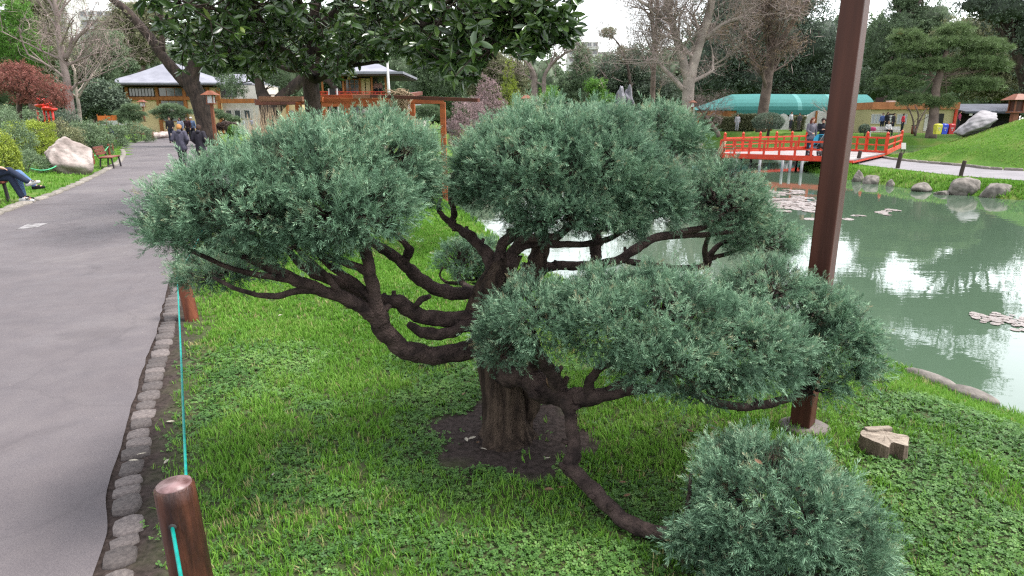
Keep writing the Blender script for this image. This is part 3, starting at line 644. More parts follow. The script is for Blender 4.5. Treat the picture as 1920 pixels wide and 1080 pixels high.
# foliage pads: (px, py, Y, rx px, ry px, depth radius m)
PADS = [
 [(470, 380, 2.82, 150, 105, .34), (590, 330, 3.0, 150, 105, .40), (700, 300, 3.25, 130, 85, .42), (640, 390, 2.86, 150, 95, .34), (370, 410, 2.86, 95, 75, .28), (745, 345, 3.3, 85, 70, .30), (560, 440, 2.95, 120, 60, .30)],
 [(425, 505, 3.35, 95, 42, .28)],
 [(1000, 320, 3.5, 150, 110, .42), (1110, 320, 3.55, 130, 115, .45), (1050, 265, 3.75, 160, 70, .45), (1190, 350, 3.6, 85, 80, .34), (1250, 385, 3.62, 48, 48, .2), (1050, 395, 3.38, 110, 65, .3), (905, 330, 3.6, 65, 70, .28), (1145, 410, 3.5, 75, 45, .25)],
 [(1205, 255, 4.15, 105, 55, .4), (1260, 268, 4.2, 55, 45, .3)],
 [(1345, 370, 4.2, 88, 76, .34), (1380, 400, 4.25, 62, 62, .3)],
 [(1420, 445, 4.6, 76, 44, .34)],
 [(1010, 590, 3.0, 105, 70, .30), (1130, 590, 2.98, 115, 85, .36), (1240, 590, 2.98, 125, 92, .40), (1350, 640, 2.9, 115, 90, .36), (1420, 655, 2.90, 88, 76, .27), (1250, 665, 2.78, 120, 80, .28), (945, 640, 3.0, 55, 50, .2), (1320, 715, 2.82, 90, 45, .2)],
 [(1440, 545, 3.32, 88, 60, .24), (1520, 580, 3.26, 82, 58, .22)],
 [(1555, 665, 3.14, 88, 76, .2), (1605, 690, 3.14, 50, 52, .17), (1525, 712, 3.08, 62, 44, .17), (1590, 625, 3.16, 42, 40, .15)],
 [(1450, 930, 2.3, 150, 110, .32), (1540, 990, 2.28, 120, 110, .28), (1400, 900, 2.38, 90, 70, .24), (1480, 1050, 2.2, 150, 90, .26), (1495, 965, 2.12, 80, 62, .17)],
 [(1345, 1025, 2.25, 80, 52, .15), (1300, 1010, 2.28, 45, 32, .1), (1380, 1070, 2.2, 70, 50, .14)],
 [(865, 487, 4.65, 50, 42, .22), (905, 482, 4.7, 42, 36, .2), (890, 515, 4.65, 42, 26, .16)],
]
def pad(lst, tufts_per_m2=260, per=19, k=1.0):
    lobes = []
    for px, py, Y, rx, ry, rd in lst:
        a = mpp(px, py, Y); lobes.append((W(px, py, Y), (rx * a - 0.018, rd - 0.01, ry * a - 0.018)))
    area = sum(4 * math.pi * ((l[1][0] * l[1][1]) ** 1.6 / 3 + (l[1][0] * l[1][2]) ** 1.6 / 3 + (l[1][1] * l[1][2]) ** 1.6 / 3) ** (1 / 1.6) for l in lobes) * 0.62
    n = int(area * tufts_per_m2)
    p, d, sh = lobe_points(lobes, n, (0.84, 1.0), -0.62, 0.06, 0.35)
    # uneven growth: hollows between the plumes
    hol = 0.5 * (np.sin(p @ np.array([17.0, 9.0, 13.0]) + 2 * np.sin(p @ np.array([7.0, 15.0, -11.0]))) + np.sin(p @ np.array([-14.0, 19.0, 23.0]) + 1.5))
    p = p - d * (np.clip(0.1 - hol, 0, 1) * 0.05)[:, None]
    keep = rng.random(n) < np.where(hol < -0.35, 0.45, 1.0); p, d, hol = p[keep], d[keep], hol[keep]; n = len(p)
    d = unit(d + rng.normal(0, 0.25, d.shape))
    # each tuft is a small plume of sprigs opening outward
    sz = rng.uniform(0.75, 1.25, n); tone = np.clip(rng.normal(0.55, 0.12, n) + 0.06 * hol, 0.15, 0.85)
    pp = np.repeat(p, per, 0); dd = np.repeat(d, per, 0); ss = np.repeat(sz, per); tt = np.repeat(tone, per)
    sd_ = unit(dd * 1.0 + rng.normal(0, 0.50, dd.shape)); off = rng.uniform(-0.045, 0.018, len(pp))[:, None]
    pos = pp + sd_ * off + rng.normal(0, 0.024, pp.shape)
    size = rng.uniform(0.036, 0.072, len(pp)) * ss * k
    tt = tt + (off[:, 0] + 0.01) * 4 + 0.10 * sd_[:, 2] - 0.3 * np.clip(-dd[:, 2] - 0.05, 0, 1)  # shade put into the tint: darker below and deeper in, lighter facing up
    dead = rng.random(len(pp)) < 0.008; tt = np.where(dead, rng.choice([0.0, 0.02, 1.0], len(pp)), np.clip(tt, 0.08, 0.84))
    # inner sparse layer: sprigs in darker brown and deep green
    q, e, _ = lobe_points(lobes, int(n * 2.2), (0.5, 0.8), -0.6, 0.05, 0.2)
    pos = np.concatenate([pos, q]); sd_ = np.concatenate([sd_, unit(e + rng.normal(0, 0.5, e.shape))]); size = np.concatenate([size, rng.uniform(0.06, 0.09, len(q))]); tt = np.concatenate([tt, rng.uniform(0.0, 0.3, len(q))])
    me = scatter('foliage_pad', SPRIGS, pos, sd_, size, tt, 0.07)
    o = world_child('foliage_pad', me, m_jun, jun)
    # fine twigs holding the tufts
    mb = MB(); random.seed(len(pos))
    for k in range(int(area * 190)):
        i = random.randrange(len(q)); a = Vector(q[i]); c = Vector(lobes[0][0]) if len(lobes) == 1 else Vector(min((l[0] for l in lobes), key=lambda c_: (c_ - a).length))
        lo = c + (a - c) * 0.35 - Vector((0, 0, 0.04)); mid = (a + lo) / 2 + Vector((random.uniform(-.03, .03), random.uniform(-.03, .03), random.uniform(-.03, .01)))
        mb.tube([lo, mid, a], [0.0065, 0.0045, 0.0025], 4, cap=False)
    mb.wbuild('twigs', m_bark, jun)['kind'] = 'stuff'
    return o
for l in PADS: pad(l)

# ================================================================ buildings
def X(px, Y): return W(px, 200, Y).x
def Z(py, Y): return W(960, py, Y).z
m_yel = mat('cream_plaster', (0.52, 0.41, 0.23), (0.45, 0.35, 0.19), 0.85, 1.2)
m_timber = mat('orange_timber', (0.30, 0.11, 0.03), (0.21, 0.07, 0.018), 0.6, 3, stretch=(1, 1, 0.3))
m_roof = mat('grey_roof', (0.22, 0.22, 0.255), (0.17, 0.17, 0.20), 0.7, 0.8, 0.3, 6)
m_eave = mat('dark_eave', (0.05, 0.035, 0.03), None, 0.8)
m_glass = mat('window_glass', (0.10, 0.11, 0.12), (0.05, 0.055, 0.06), 0.08, 0.3, spec=0.8)
m_white = mat('white_paint', (0.50, 0.49, 0.48), (0.43, 0.42, 0.41), 0.7, 2)
m_palewall = mat('pale_wall', (0.52, 0.48, 0.45), (0.42, 0.39, 0.36), 0.85, 1)
m_dark = mat('dark_interior', (0.03, 0.028, 0.027), None, 0.9)
m_red = mat('vermilion_paint', (0.55, 0.038, 0.011), (0.42, 0.027, 0.008), 0.45, 4, spec=0.4)
def fbox(parent, name, m, px0, py0, px1, py1, Y, t=0.15, bevel=0):
    mb = MB(); mb.bbox(X(px0, Y), X(px1, Y), Y, Y + t, Z(py1, Y), Z(py0, Y)); return mb.wbuild(name, m, parent, bevel)
def fwindow(parent, px0, py0, px1, py1, Y, cols=2, rows=1, fm=None, gm=None):
    """recessed pane with a frame and bars standing proud of it"""
    fm = fm or m_timber; x0, x1, z0, z1 = X(px0, Y), X(px1, Y), Z(py1, Y), Z(py0, Y); w = 0.07
    mb = MB(); mb.bbox(x0, x1, Y - 0.03, Y + 0.06, z1 - w, z1).bbox(x0, x1, Y - 0.03, Y + 0.06, z0, z0 + w).bbox(x0, x0 + w, Y - 0.027, Y + 0.06, z0 + w, z1 - w).bbox(x1 - w, x1, Y - 0.027, Y + 0.06, z0 + w, z1 - w)
    for c in range(1, cols): xc = x0 + (x1 - x0) * c / cols; mb.bbox(xc - 0.025, xc + 0.025, Y - 0.02, Y + 0.05, z0 + w, z1 - w)
    for r in range(1, rows): zc = z0 + (z1 - z0) * r / rows; mb.bbox(x0 + w, x1 - w, Y - 0.016, Y + 0.05, zc - 0.025, zc + 0.025)
    f = mb.wbuild('window', fm, parent)
    for c in range(cols):
        p = MB(); xa, xb = x0 + (x1 - x0) * c / cols + 0.03, x0 + (x1 - x0) * (c + 1) / cols - 0.03
        p.bbox(xa, xb, Y + 0.02, Y + 0.04, z0 + 0.02, z1 - 0.02); p.wbuild('pane', gm or m_glass, f)
    return f
def hip_roof(parent, x0, x1, y0, y1, ze, xr0, xr1, yr, zr, sag=0.25, th=0.22):
    """hipped roof with a slight concave sweep"""
    mb = MB(); n = 6; V = []; F = []
    E = [(x0, y0), (x1, y0), (x1, y1), (x0, y1)]; Rg = [(xr0, yr), (xr1, yr), (xr1, yr), (xr0, yr)]
    for i in range(n + 1):
        t = i / n; z = ze + (zr - ze) * (t - sag * t * (1 - t))
        for a, b in zip(E, Rg): V.append((a[0] + (b[0] - a[0]) * t, a[1] + (b[1] - a[1]) * t, z + (0.25 * (1 - t) ** 4)))
    for i in range(n): F += [(i * 4 + k, i * 4 + (k + 1) % 4, (i + 1) * 4 + (k + 1) % 4, (i + 1) * 4 + k) for k in range(4)]
    mb.add(V, F); mb.add([(p[0], p[1], ze + 0.25 - 0.0) for p in E] + [(p[0], p[1], ze + 0.25 - th) for p in E], [(0, 4, 5, 1), (1, 5, 6, 2), (2, 6, 7, 3), (3, 7, 4, 0)])
    r = mb.wbuild('roof', m_roof, parent, flat=True)
    e = MB(); e.bbox(x0 + 0.1, x1 - 0.1, y0 + 0.1, y1 - 0.1, ze - th + 0.1, ze + 0.22 - th + 0.02 + 0.02); e.wbuild('eave', m_eave, r)
    return r
# tea house
Yt = 88.0
th = empty('tea_house', (X(320, Yt), Yt, 0.2), 0, 'two storey cream and orange timber tea house under a grey hipped roof', 'building')
fbox(th, 'wall', m_yel, 242, 164, 410, 250, Yt, 8.0)
fbox(th, 'side_wall', m_dark, 222, 164, 240.5, 226, Yt + 1.5, 6)
for px in (241, 297, 348, 392, 411): fbox(th, 'post', m_timber, px - 2.6, 163, px + 2.6, 250, Yt - 0.25, 0.24)
fbox(th, 'beam', m_timber, 238, 181.5, 411, 187.5, Yt - 0.32, 0.3)
fbox(th, 'beam', m_timber, 411.2, 185, 480, 193.5, Yt - 0.32, 0.3)
fwindow(th, 245, 165, 293, 181, Yt - 0.08, 8, 1, m_eave); fwindow(th, 300, 164, 346, 181, Yt - 0.08, 3, 1)
fwindow(th, 351, 165, 390, 181, Yt - 0.08, 3, 1); fwindow(th, 302, 188, 346, 228, Yt - 0.08, 3, 2)
fbox(th, 'wing', m_palewall, 412, 160, 500, 250, Yt + 1.2, 5)
fbox(th, 'wing', m_yel, 500.5, 192, 562, 250, Yt + 1.0, 5)
fwindow(th, 413, 165, 445, 182, Yt + 1.0, 3, 1, m_eave)
for a, b in ((422, 434), (438, 450), (456, 468)): fwindow(th, a, 206, b, 222, Yt + 1.0, 1, 1, m_white)
fbox(th, 'post', m_timber, 536, 192, 540, 250, Yt + 0.6, 0.3)
mb = MB(); c = W(547, 213, Yt + 0.8); mb.tube([c, c + Vector((0, -0.08, 0))], 0.42, 24); f = mb.wbuild('window', m_eave, th); mb = MB(); mb.tube([c + Vector((0, -0.06, 0)), c + Vector((0, -0.1, 0))], 0.34, 24); mb.wbuild('pane', m_glass, f)
hip_roof(th, X(197, Yt), X(425, Yt), Yt - 1.8, Yt + 11, Z(160, Yt), X(288, Yt), X(312, Yt), Yt + 4, Z(114, Yt))
hip_roof(th, X(372, Yt), X(470, Yt), Yt + 1.2, Yt + 12, Z(158, Yt), X(390, Yt), X(440, Yt), Yt + 6, Z(133, Yt))
# right pavilion
Yp = 66.0
pv = empty('garden_pavilion', (X(690, Yp), Yp, 0.2), 0, 'raised pavilion with red balcony rail and shallow grey roof beside the flagpole', 'building')
fbox(pv, 'lower_wall', m_palewall, 640, 196, 720, 240, Yp + 1.2, 4)
fbox(pv, 'upper_wall', m_dark, 640, 146, 700, 176, Yp + 1.5, 3)
fwindow(pv, 650, 148, 676, 176, Yp + 1.35, 3, 3, m_timber)
for a, b in ((679.5, 686.5), (688, 696)): fbox(pv, 'panel', m_yel, a, 147, b, 176, Yp + 1.3, 0.1)
fbox(pv, 'wall', m_timber, 676.5, 146, 679, 176, Yp + 1.3, 0.15)
for px in (607, 646, 699, 725): fbox(pv, 'post', m_timber, px - 1.6, 142, px + 1.6, 240, Yp + 0.1, 0.2)
fbox(pv, 'floor_beam', m_timber, 600, 179, 728, 187, Yp, 3.5)
fbox(pv, 'rail', m_red, 600, 171.4, 728, 173.0, Yp - 0.1, 0.08); fbox(pv, 'rail', m_red, 600, 176, 728, 177.2, Yp - 0.1, 0.08)
for k in range(12): px = 604 + k * 11.2; fbox(pv, 'rail_post', m_red, px - 0.6, 172.6, px + 0.6, 179, Yp - 0.09, 0.06)
for px in (640, 655, 676, 700): fbox(pv, 'lower_post', m_timber, px - 1.4, 188, px + 1.4, 240, Yp + 0.9, 0.2)
fwindow(pv, 657, 199, 674, 214, Yp + 1.1, 2, 1)
hip_roof(pv, X(604, Yp), X(763, Yp), Yp - 1.6, Yp + 8, Z(141, Yp), X(660, Yp), X(703, Yp), Yp + 3, Z(115, Yp))
# low grey roof behind the pergola
Yl = 72.0
lh = empty('low_house', (X(770, Yl), Yl, 0.2), 0, 'low grey roofed house glimpsed under the pergola rafters', 'building')
fbox(lh, 'wall', m_palewall, 735, 208, 792, 238, Yl, 3); hip_roof(lh, X(728, Yl), X(800, Yl), Yl - 1, Yl + 4, Z(208, Yl), X(742, Yl), X(786, Yl), Yl + 1.5, Z(195, Yl))
# white apartment blocks beyond the trees
def apartments(px0, px1, py0, py1, Y, floors, label, bays):
    e = empty('apartment_block', (X((px0 + px1) / 2, Y), Y, 0), 0, label, 'building')
    fbox(e, 'wall', m_white, px0, py0, px1, 235, Y, 12)
    h = (py1 - py0) / floors
    for k in range(floors):
        y = py0 + k * h; sb = fbox(e, 'balcony', m_white, px0 - 2, y + h * 0.62, px1 + 2, y + h, Y - 1.4, 1.38)
        for b in range(bays):
            a = px0 + (px1 - px0) * (b + 0.12) / bays; c = px0 + (px1 - px0) * (b + 0.86) / bays
            fwindow(e, a, y + h * 0.12, c, y + h * 0.9, Y - 0.05, 2, 1, m_palewall)
    return e
apartments(176, 250, 20, 160, 190, 8, 'white block of flats with long balconies above the tea house roof', 5)
apartments(60, 150, -60, 60, 205, 6, 'tall white block of flats behind the bare tree', 5)
apartments(1065, 1118, 78, 150, 230, 5, 'pale stepped block of flats with dark windows beyond the tree line', 5)
apartments(1118, 1146, 97, 150, 232, 3, 'lower setback wing of the distant flats', 3)
# yellow kiosk on the right
Yk = 66.0
kk = empty('garden_kiosk', (X(1720, Yk), Yk, 0.6), 0, 'long yellow single storey kiosk with rust coloured parapet', 'building')
m_kyel = mat('kiosk_plaster', (0.40, 0.35, 0.19), (0.34, 0.295, 0.16), 0.85, 1); m_par = mat('rust_parapet', (0.40, 0.16, 0.07), (0.32, 0.125, 0.055), 0.8, 2)
fbox(kk, 'wall', m_kyel, 1634, 203, 1798, 256, Yk, 5); fbox(kk, 'parapet', m_par, 1636, 191.5, 1800, 205, Yk - 0.3, 5.6)
m_curt = mat('net_curtain', (0.36, 0.37, 0.40), (0.28, 0.29, 0.31), 0.8, 3, stretch=(6, 1, 0.4))
fwindow(kk, 1636.5, 213.5, 1661, 232, Yk - 0.06, 4, 1, m_palewall, m_curt); fwindow(kk, 1685, 213.5, 1704, 233, Yk - 0.06, 3, 1, m_palewall, m_curt)
d = fbox(kk, 'door', m_eave, 1665, 213, 1680, 246, Yk - 0.06, 0.1)
for r in range(3):
    for c in range(3):
        a = 1667 + c * 4.1; mb = MB(); mb.bbox(X(a, Yk), X(a + 3.4, Yk), Yk - 0.08, Yk - 0.06, Z(215.8 + r * 5 + 4, Yk), Z(215.8 + r * 5, Yk)); mb.wbuild('pane', m_white, d)
fbox(kk, 'doorway', m_dark, 1752, 213, 1773, 250, Yk - 0.06, 0.1); fbox(kk, 'shutter', m_palewall, 1738, 214, 1747, 246, Yk - 0.06, 0.1)
fbox(kk, 'corner_post', m_red, 1793, 203, 1797.5, 250, Yk - 0.2, 0.14)
fbox(kk, 'air_unit', m_white, 1666, 188.5, 1679, 191.3, Yk + 1, 0.6); fbox(kk, 'roof_panel', m_dark, 1642, 183, 1655, 191.3, Yk + 2, 0.2)
Ys = 68.0
sh_ = empty('snack_bar', (X(1850, Ys), Ys, 0.6), 0, 'open snack bar with slate blue roof behind the leaning rock', 'building')
m_slate = mat('slate_roof', (0.075, 0.08, 0.105), (0.05, 0.053, 0.07), 0.7, 1)
fbox(sh_, 'back_wall', m_dark, 1799, 205, 1915, 250, Ys + 3, 0.3)
mb = MB(); V = [(X(1797, Ys), Ys - 1.2, Z(209, Ys)), (X(1960, Ys), Ys - 1.2, Z(209, Ys)), (X(1960, Ys), Ys + 4, Z(193, Ys)), (X(1800, Ys), Ys + 4, Z(193, Ys))]
mb.add(V + [(v[0], v[1], v[2] - 0.2) for v in V], [(0, 1, 2, 3), (7, 6, 5, 4), (0, 4, 5, 1), (1, 5, 6, 2), (2, 6, 7, 3), (3, 7, 4, 0)]); mb.wbuild('roof', m_slate, sh_)
for px in (1800, 1850, 1910): fbox(sh_, 'post', m_eave, px - 1.5, 208, px + 1.5, 256, Ys - 1.0, 0.15)
for px in (1820, 1832): fbox(sh_, 'hanging_card', m_white, px, 211, px + 6, 217, Ys - 1.1, 0.03)

# shade net tunnel
Yn = 78.0
nt_ = empty('shade_tunnel', (X(1470, Yn), Yn, 0.6), 0, 'long low tunnel roofed with teal shade net over wooden fence boards', 'greenhouse')
m_net = mat('teal_net', (0.035, 0.165, 0.155), (0.026, 0.13, 0.122), 0.8, 6); m_net2 = mat('pale_teal_net', (0.09, 0.26, 0.25), (0.075, 0.22, 0.21), 0.8, 6)
m_board = mat('fence_board', (0.30, 0.12, 0.042), (0.19, 0.07, 0.024), 0.8, 3, stretch=(1, 1, 0.2))
def netprof(px):                                              # eave and ridge pixel rows along the tunnel
    return np.interp(px, [1305, 1380, 1640], [206.5, 207, 207]), np.interp(px, [1305, 1385, 1640], [203.5, 174.5, 176])
secs = [1305, 1345, 1382, 1432, 1497, 1505, 1560, 1571, 1625, 1641]
for a, b in zip(secs[:-1], secs[1:]):
    mb = MB(); V = []
    for px in (a, b):
        e, r = netprof(px)
        for t in np.linspace(0, 1, 6): V.append((X(px, Yn) if True else 0, Yn + 2.2 * t * t, Z(e + (r - e) * (t * 1.25 - 0.25 * t * t), Yn)))
    mb.add(V, [(i, i + 6, i + 7, i + 1) for i in range(5)], False)
    o = mb.wbuild('net_panel', m_net2 if b - a < 12 else m_net, nt_); s = o.modifiers.new('solid', 'SOLIDIFY'); s.thickness = 0.03
mb = MB(); mb.bbox(X(1382, Yn), X(1640, Yn), Yn - 0.05, Yn - 0.02, Z(215, Yn), Z(206.3, Yn)); mb.wbuild('net_skirt', m_net, nt_)
m_plast = mat('pale_plastic', (0.50, 0.48, 0.49), (0.42, 0.40, 0.41), 0.6, 2)
for px in (1470, 1535, 1620):
    mb = MB(); pr = []
    w = 16 if px == 1470 else 29
    for k in range(13):
        t = math.pi * k / 12; pr.append((X(px - w * math.cos(t), Yn), Z(243 - (36 if w > 20 else 30) * math.sin(t), Yn)))
    mb.add([(p[0], Yn - 0.12, p[1]) for p in pr] + [(p[0], Yn - 0.08, p[1]) for p in pr], [tuple(range(13)), tuple(range(25, 12, -1))] + [(i, i + 13, i + 14, i + 1) for i in range(12)]); mb.wbuild('end_sheet', m_plast, nt_)
for px in list(range(1308, 1452, 6)) + list(range(1484, 1508, 6)) + list(range(1562, 1642, 6)):
    fbox(nt_, 'fence_board', m_board, px + 0.2, 208, px + 5.8, 246, Yn + 0.1 + 0.02 * (px % 4), 0.06)
for px in (1533, 1560): fbox(nt_, 'post', m_timber, px - 1.6, 208, px + 1.6, 246, Yn - 0.3, 0.14)

# hedge, garden wall, rock monument
Yw = 82.0
wl = empty('garden_wall', (X(1200, Yw), Yw, 0.55), 0, 'smooth white garden wall below the clipped hedge', 'wall')
fbox(wl, 'panel', m_white, 1130, 211, 1302, 240, Yw, 0.3); fbox(wl, 'coping', m_white, 1129, 210, 1303, 211.6, Yw - 0.05, 0.4)

# ================================================================ rocks
m_rock = mat('grey_boulder', (0.21, 0.185, 0.165), (0.085, 0.075, 0.066), 0.9, 5.5, 0.6, 18, bdist=0.03)
m_rockw = mat('white_boulder', (0.40, 0.335, 0.31), (0.20, 0.16, 0.145), 0.9, 2.2, 0.6, 10, bdist=0.05)
m_rockd = mat('blue_grey_rock', (0.20, 0.195, 0.22), (0.11, 0.105, 0.12), 0.9, 1.5, 0.9, 5, bdist=0.1)
def rock_mesh(seed, sx, sy, sz, rough=0.14, sub=3, sq=1.0, freq=1.0):
    import bmesh as _b
    bm = _b.new(); _b.ops.create_icosphere(bm, subdivisions=sub, radius=1.0); r = random.Random(seed)
    A = [(Vector((r.uniform(-1, 1), r.uniform(-1, 1), r.uniform(-1, 1))).normalized() * r.uniform(1.5, 4) * freq, r.uniform(0, 6.28), r.uniform(0.4, 1)) for _ in range(7)]
    for v in bm.verts:
        n = v.co.normalized(); d = sum(a[2] * math.sin(n.dot(a[0]) * 1.3 + a[1]) for a in A) / 4
        q = 1 + rough * d * 1.6; v.co = Vector((n.x * sx * q, n.y * sy * q, n.z * sz * q))
    me = bpy.data.meshes.new('rock'); bm.to_mesh(me); bm.free(); me.polygons.foreach_set('use_smooth', np.ones(len(me.polygons), bool)); return me
def crag_mesh(seed, sx, sy, sz, planes=16, soft=26.0, rough=0.012, sub=5):
    """angular rock: a ball cut by random planes, edges slightly worn"""
    import bmesh as _b
    bm = _b.new(); _b.ops.create_icosphere(bm, subdivisions=sub, radius=1.0); r = random.Random(seed)
    PL = [(Vector((r.gauss(0, 1), r.gauss(0, 1), r.gauss(0, 1))).normalized(), r.uniform(0.62, 1.0)) for _ in range(planes)]
    for v in bm.verts:
        n = v.co.normalized(); q = sum(max(n.dot(p) / d, 0) ** soft for p, d in PL) ** (-1 / soft); q = min(q, 1.25) * (1 + r.uniform(-rough, rough) + 0.04 * math.sin(n.x * 9 + n.z * 7 + seed) * math.sin(n.y * 11 + seed)); v.co = Vector((n.x * sx * q, n.y * sy * q, n.z * sz * q))
    me = bpy.data.meshes.new('rock'); bm.to_mesh(me); bm.free(); me.polygons.foreach_set('use_smooth', np.ones(len(me.polygons), bool)); return me
def crag(o, seed, dims, planes=16): o.data = crag_mesh(seed, dims[0] / 2, dims[1] / 2, dims[2] / 2, planes); return o
def rock(name, loc, dims, m, label, cat='rock', group=None, seed=1, rough=0.14, rot=(0, 0, 0), sub=3, freq=1.0):
    o = link(name, rock_mesh(seed, dims[0] / 2, dims[1] / 2, dims[2] / 2, rough, sub, 1, freq), m); o.location = loc; o.rotation_euler = rot; return tag(o, label, cat, group)
for i, (px, py, w, h, lab) in enumerate([(1612, 341, 25, 22, 'rounded grey shore stone half in the water beside the lamp post'), (1634, 345, 28, 22, 'low grey shore stone touching the stone beside it'), (1673, 350, 18, 18, 'upright pointed shore stone set apart on the grass edge'), (1733, 359, 36, 22, 'flat brownish shore stone below the island path'), (1774, 366, 26, 10, 'thin flat stone barely above the water between two boulders'), (1814, 366, 52, 30, 'broad rounded boulder at the water edge'), (1870, 371, 50, 34, 'tallest rounded boulder at the water edge'), (1672, 700, 40, 22, 'small stone at the lawn edge next to the mossy stone')][:7]):
    p = P(px, py, WATER); s = mpp(px, py, p.y); o_ = rock('shore_stone', (p.x, p.y + 0.15, WATER + h * s * 0.16), (w * s * 1.02, w * s * 0.8, h * s * 1.25), m_rock, lab, 'rock', 'stones along the island shore', 30 + i, 0.10); o_.data = crag_mesh(300 + i, w * s * 0.56, w * s * 0.42, h * s * 0.72, 18, 9.0, 0.012, 4); o_.data.materials.append(m_rock)
for i, (a, b, w, h, lab) in enumerate([(1745, 693, 105, 30, 'long mossy grey edging stone where the lawn meets the water'), (1825, 722, 80, 26, 'tapering grey edging stone continuing the lawn edge')]):
    p = P(a, b, -0.2); s = mpp(a, b, p.y); rock('edging_stone', (p.x, p.y, -0.30), (w * s * 1.1, 0.15, 0.15), m_rock, lab, 'rock', None, 50 + i, 0.12, (0.0, 0.05, -1.05 + 0.1 * i))
p = P(100, 311, 0.35); wb_ = rock('white_boulder', (p.x - 0.1, p.y + 0.9, 0.62), (1.75, 1.1, 0.95), m_rockw, 'big white boulder on the verge behind the empty bench', 'rock', None, 5, 0.17, (0, 0.28, 0.2), 5, 2.6); _m = wb_.data.materials[0]; wb_.location.z -= 0.12; crag(wb_, 44, (1.9, 1.3, 1.4), 20); wb_.data.materials.append(_m)
p = P(140, 308, 0.3); rock('white_boulder', (p.x, p.y, 0.45), (0.7, 0.5, 0.55), m_rockw, 'small white rock leaning on the big white boulder', 'rock', None, 6, 0.2)
# leaning rock on the mound, rock monument behind the pond
q = W(1832, 228, 30.0); lr_ = rock('leaning_rock', (q.x, q.y, q.z), (2.3, 1.3, 0.7), mat('pale_grey_rock', (0.27, 0.255, 0.265), (0.16, 0.15, 0.155), 0.9, 3.5, 0.9, 9), 'long pale grey rock lying slanted on the grass mound', 'rock', None, 9, 0.2, (0, -0.42, 0.1), 5, 2.4); _m = lr_.data.materials[0]; lr_.location.z -= 0.10; crag(lr_, 29, (1.95, 1.3, 0.85), 16); lr_.data.materials.append(_m)
Ym = 84; rk = empty('rock_monument', (X(1170, Ym), Ym, 0.55), 0, 'tall jagged blue grey standing rock above the hedge', 'rock')
for i, (px, py, w, h) in enumerate([(1163, 192, 13, 60), (1177, 193, 17, 58), (1170, 208, 30, 34)]):
    o = world_child('slab', rock_mesh(70 + i, 1, 1, 1, 0.22, 4, 1, 1.8), m_rockd, rk); c = W(px, py, Ym + 0.6 * i); s = mpp(px, py, Ym)
    for v in o.data.vertices: v.co = Vector((c.x + v.co.x * w * s * 0.55 * (1.25 - 0.45 * v.co.z), c.y + v.co.y * 0.9, c.z + v.co.z * h * s * 0.5))
fbox(rk, 'plaque', mat('plaque', (0.55, 0.3, 0.25), None, 0.7), 1164, 193.5, 1172, 196, Ym - 1.0, 0.1)
# stone edging on the far bank and the white rockery by the path
random.seed(21)
for k in range(15):
    px = 1305 + k * 3.2 if k < 8 else 1330 + k * 26; pyk = 263.0 if k < 8 else 262
    p = P(px, pyk, WATER); s = mpp(px, pyk, p.y); rock('bank_stone', (p.x, p.y, WATER + 0.25), (random.uniform(0.6, 1.3), 0.7, random.uniform(0.5, 0.9)), m_rockw, 'pale stone in the row edging the far pond bank', 'rock', 'stones edging the far bank', 80 + k, 0.15, sub=2)
for k in range(12):
    px = 288 + k * 3.0; p = P(px, 258 - k * 0.25, 0.15); rock('rockery_stone', (p.x, p.y, 0.3), (random.uniform(0.6, 1.0), 0.8, random.uniform(0.5, 0.8)), m_rockw, 'white stone in the rockery beside the litter bin', 'rock', 'white rockery stones', 110 + k, 0.18, sub=2)

# ================================================================ trees
m_bk_dark = mat('dark_tree_bark', (0.060, 0.042, 0.034), (0.022, 0.016, 0.014), 0.95, 3, 0.9, 10, bdist=0.05, stretch=(2, 2, 0.7))
m_bk_grey = mat('grey_tree_bark', (0.26, 0.205, 0.19), (0.15, 0.115, 0.105), 0.95, 1.6, 0.6, 8, bdist=0.04)
m_bk_plane = mat('plane_tree_bark', (0.36, 0.30, 0.26), (0.20, 0.165, 0.145), 0.9, 1.1, 0.5, 6, bdist=0.04)
m_bk_brown = mat('brown_tree_bark', (0.17, 0.125, 0.105), (0.09, 0.065, 0.055), 0.95, 2, 0.7, 10, bdist=0.04)
G = lambda c, k: tuple(x * k for x in c)
def green(name, c, warm=(0.2, 0.2, 0.05), trans=0.25):
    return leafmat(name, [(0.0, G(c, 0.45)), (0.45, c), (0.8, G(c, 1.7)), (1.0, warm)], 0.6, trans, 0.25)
L_dark = green('dark_evergreen_leaves', (0.080, 0.108, 0.074), (0.12, 0.14, 0.05)); L_mid = green('mid_green_leaves', (0.105, 0.15, 0.082), (0.2, 0.2, 0.07)); L_olive = green('olive_leaves', (0.145, 0.15, 0.08), (0.27, 0.2, 0.08))  # leaf greens made paler and greyer, slight distance haze put into the colour
L_bright = green('bright_leaves', (0.085, 0.19, 0.03), (0.28, 0.34, 0.06), 0.35); L_yel = green('yellow_green_leaves', (0.20, 0.25, 0.035), (0.42, 0.42, 0.08), 0.35); L_blue = green('blue_green_leaves', (0.098, 0.132, 0.098), (0.15, 0.2, 0.12))
L_red = green('red_maple_leaves', (0.20, 0.075, 0.06), (0.36, 0.16, 0.12), 0.3); L_pink = green('mauve_twigs', (0.21, 0.145, 0.15), (0.38, 0.2, 0.18), 0.2); L_brown = green('dry_brown_leaves', (0.235, 0.165, 0.105), (0.42, 0.30, 0.19), 0.3)
L_twig = green('fine_twig_bark', (0.20, 0.15, 0.135), (0.30, 0.22, 0.2), 0.0)
L_pine = green('pine_needles', (0.10, 0.145, 0.06), (0.22, 0.19, 0.07), 0.2); L_purple = green('purple_leaves', (0.055, 0.035, 0.03), (0.12, 0.06, 0.05), 0.1)
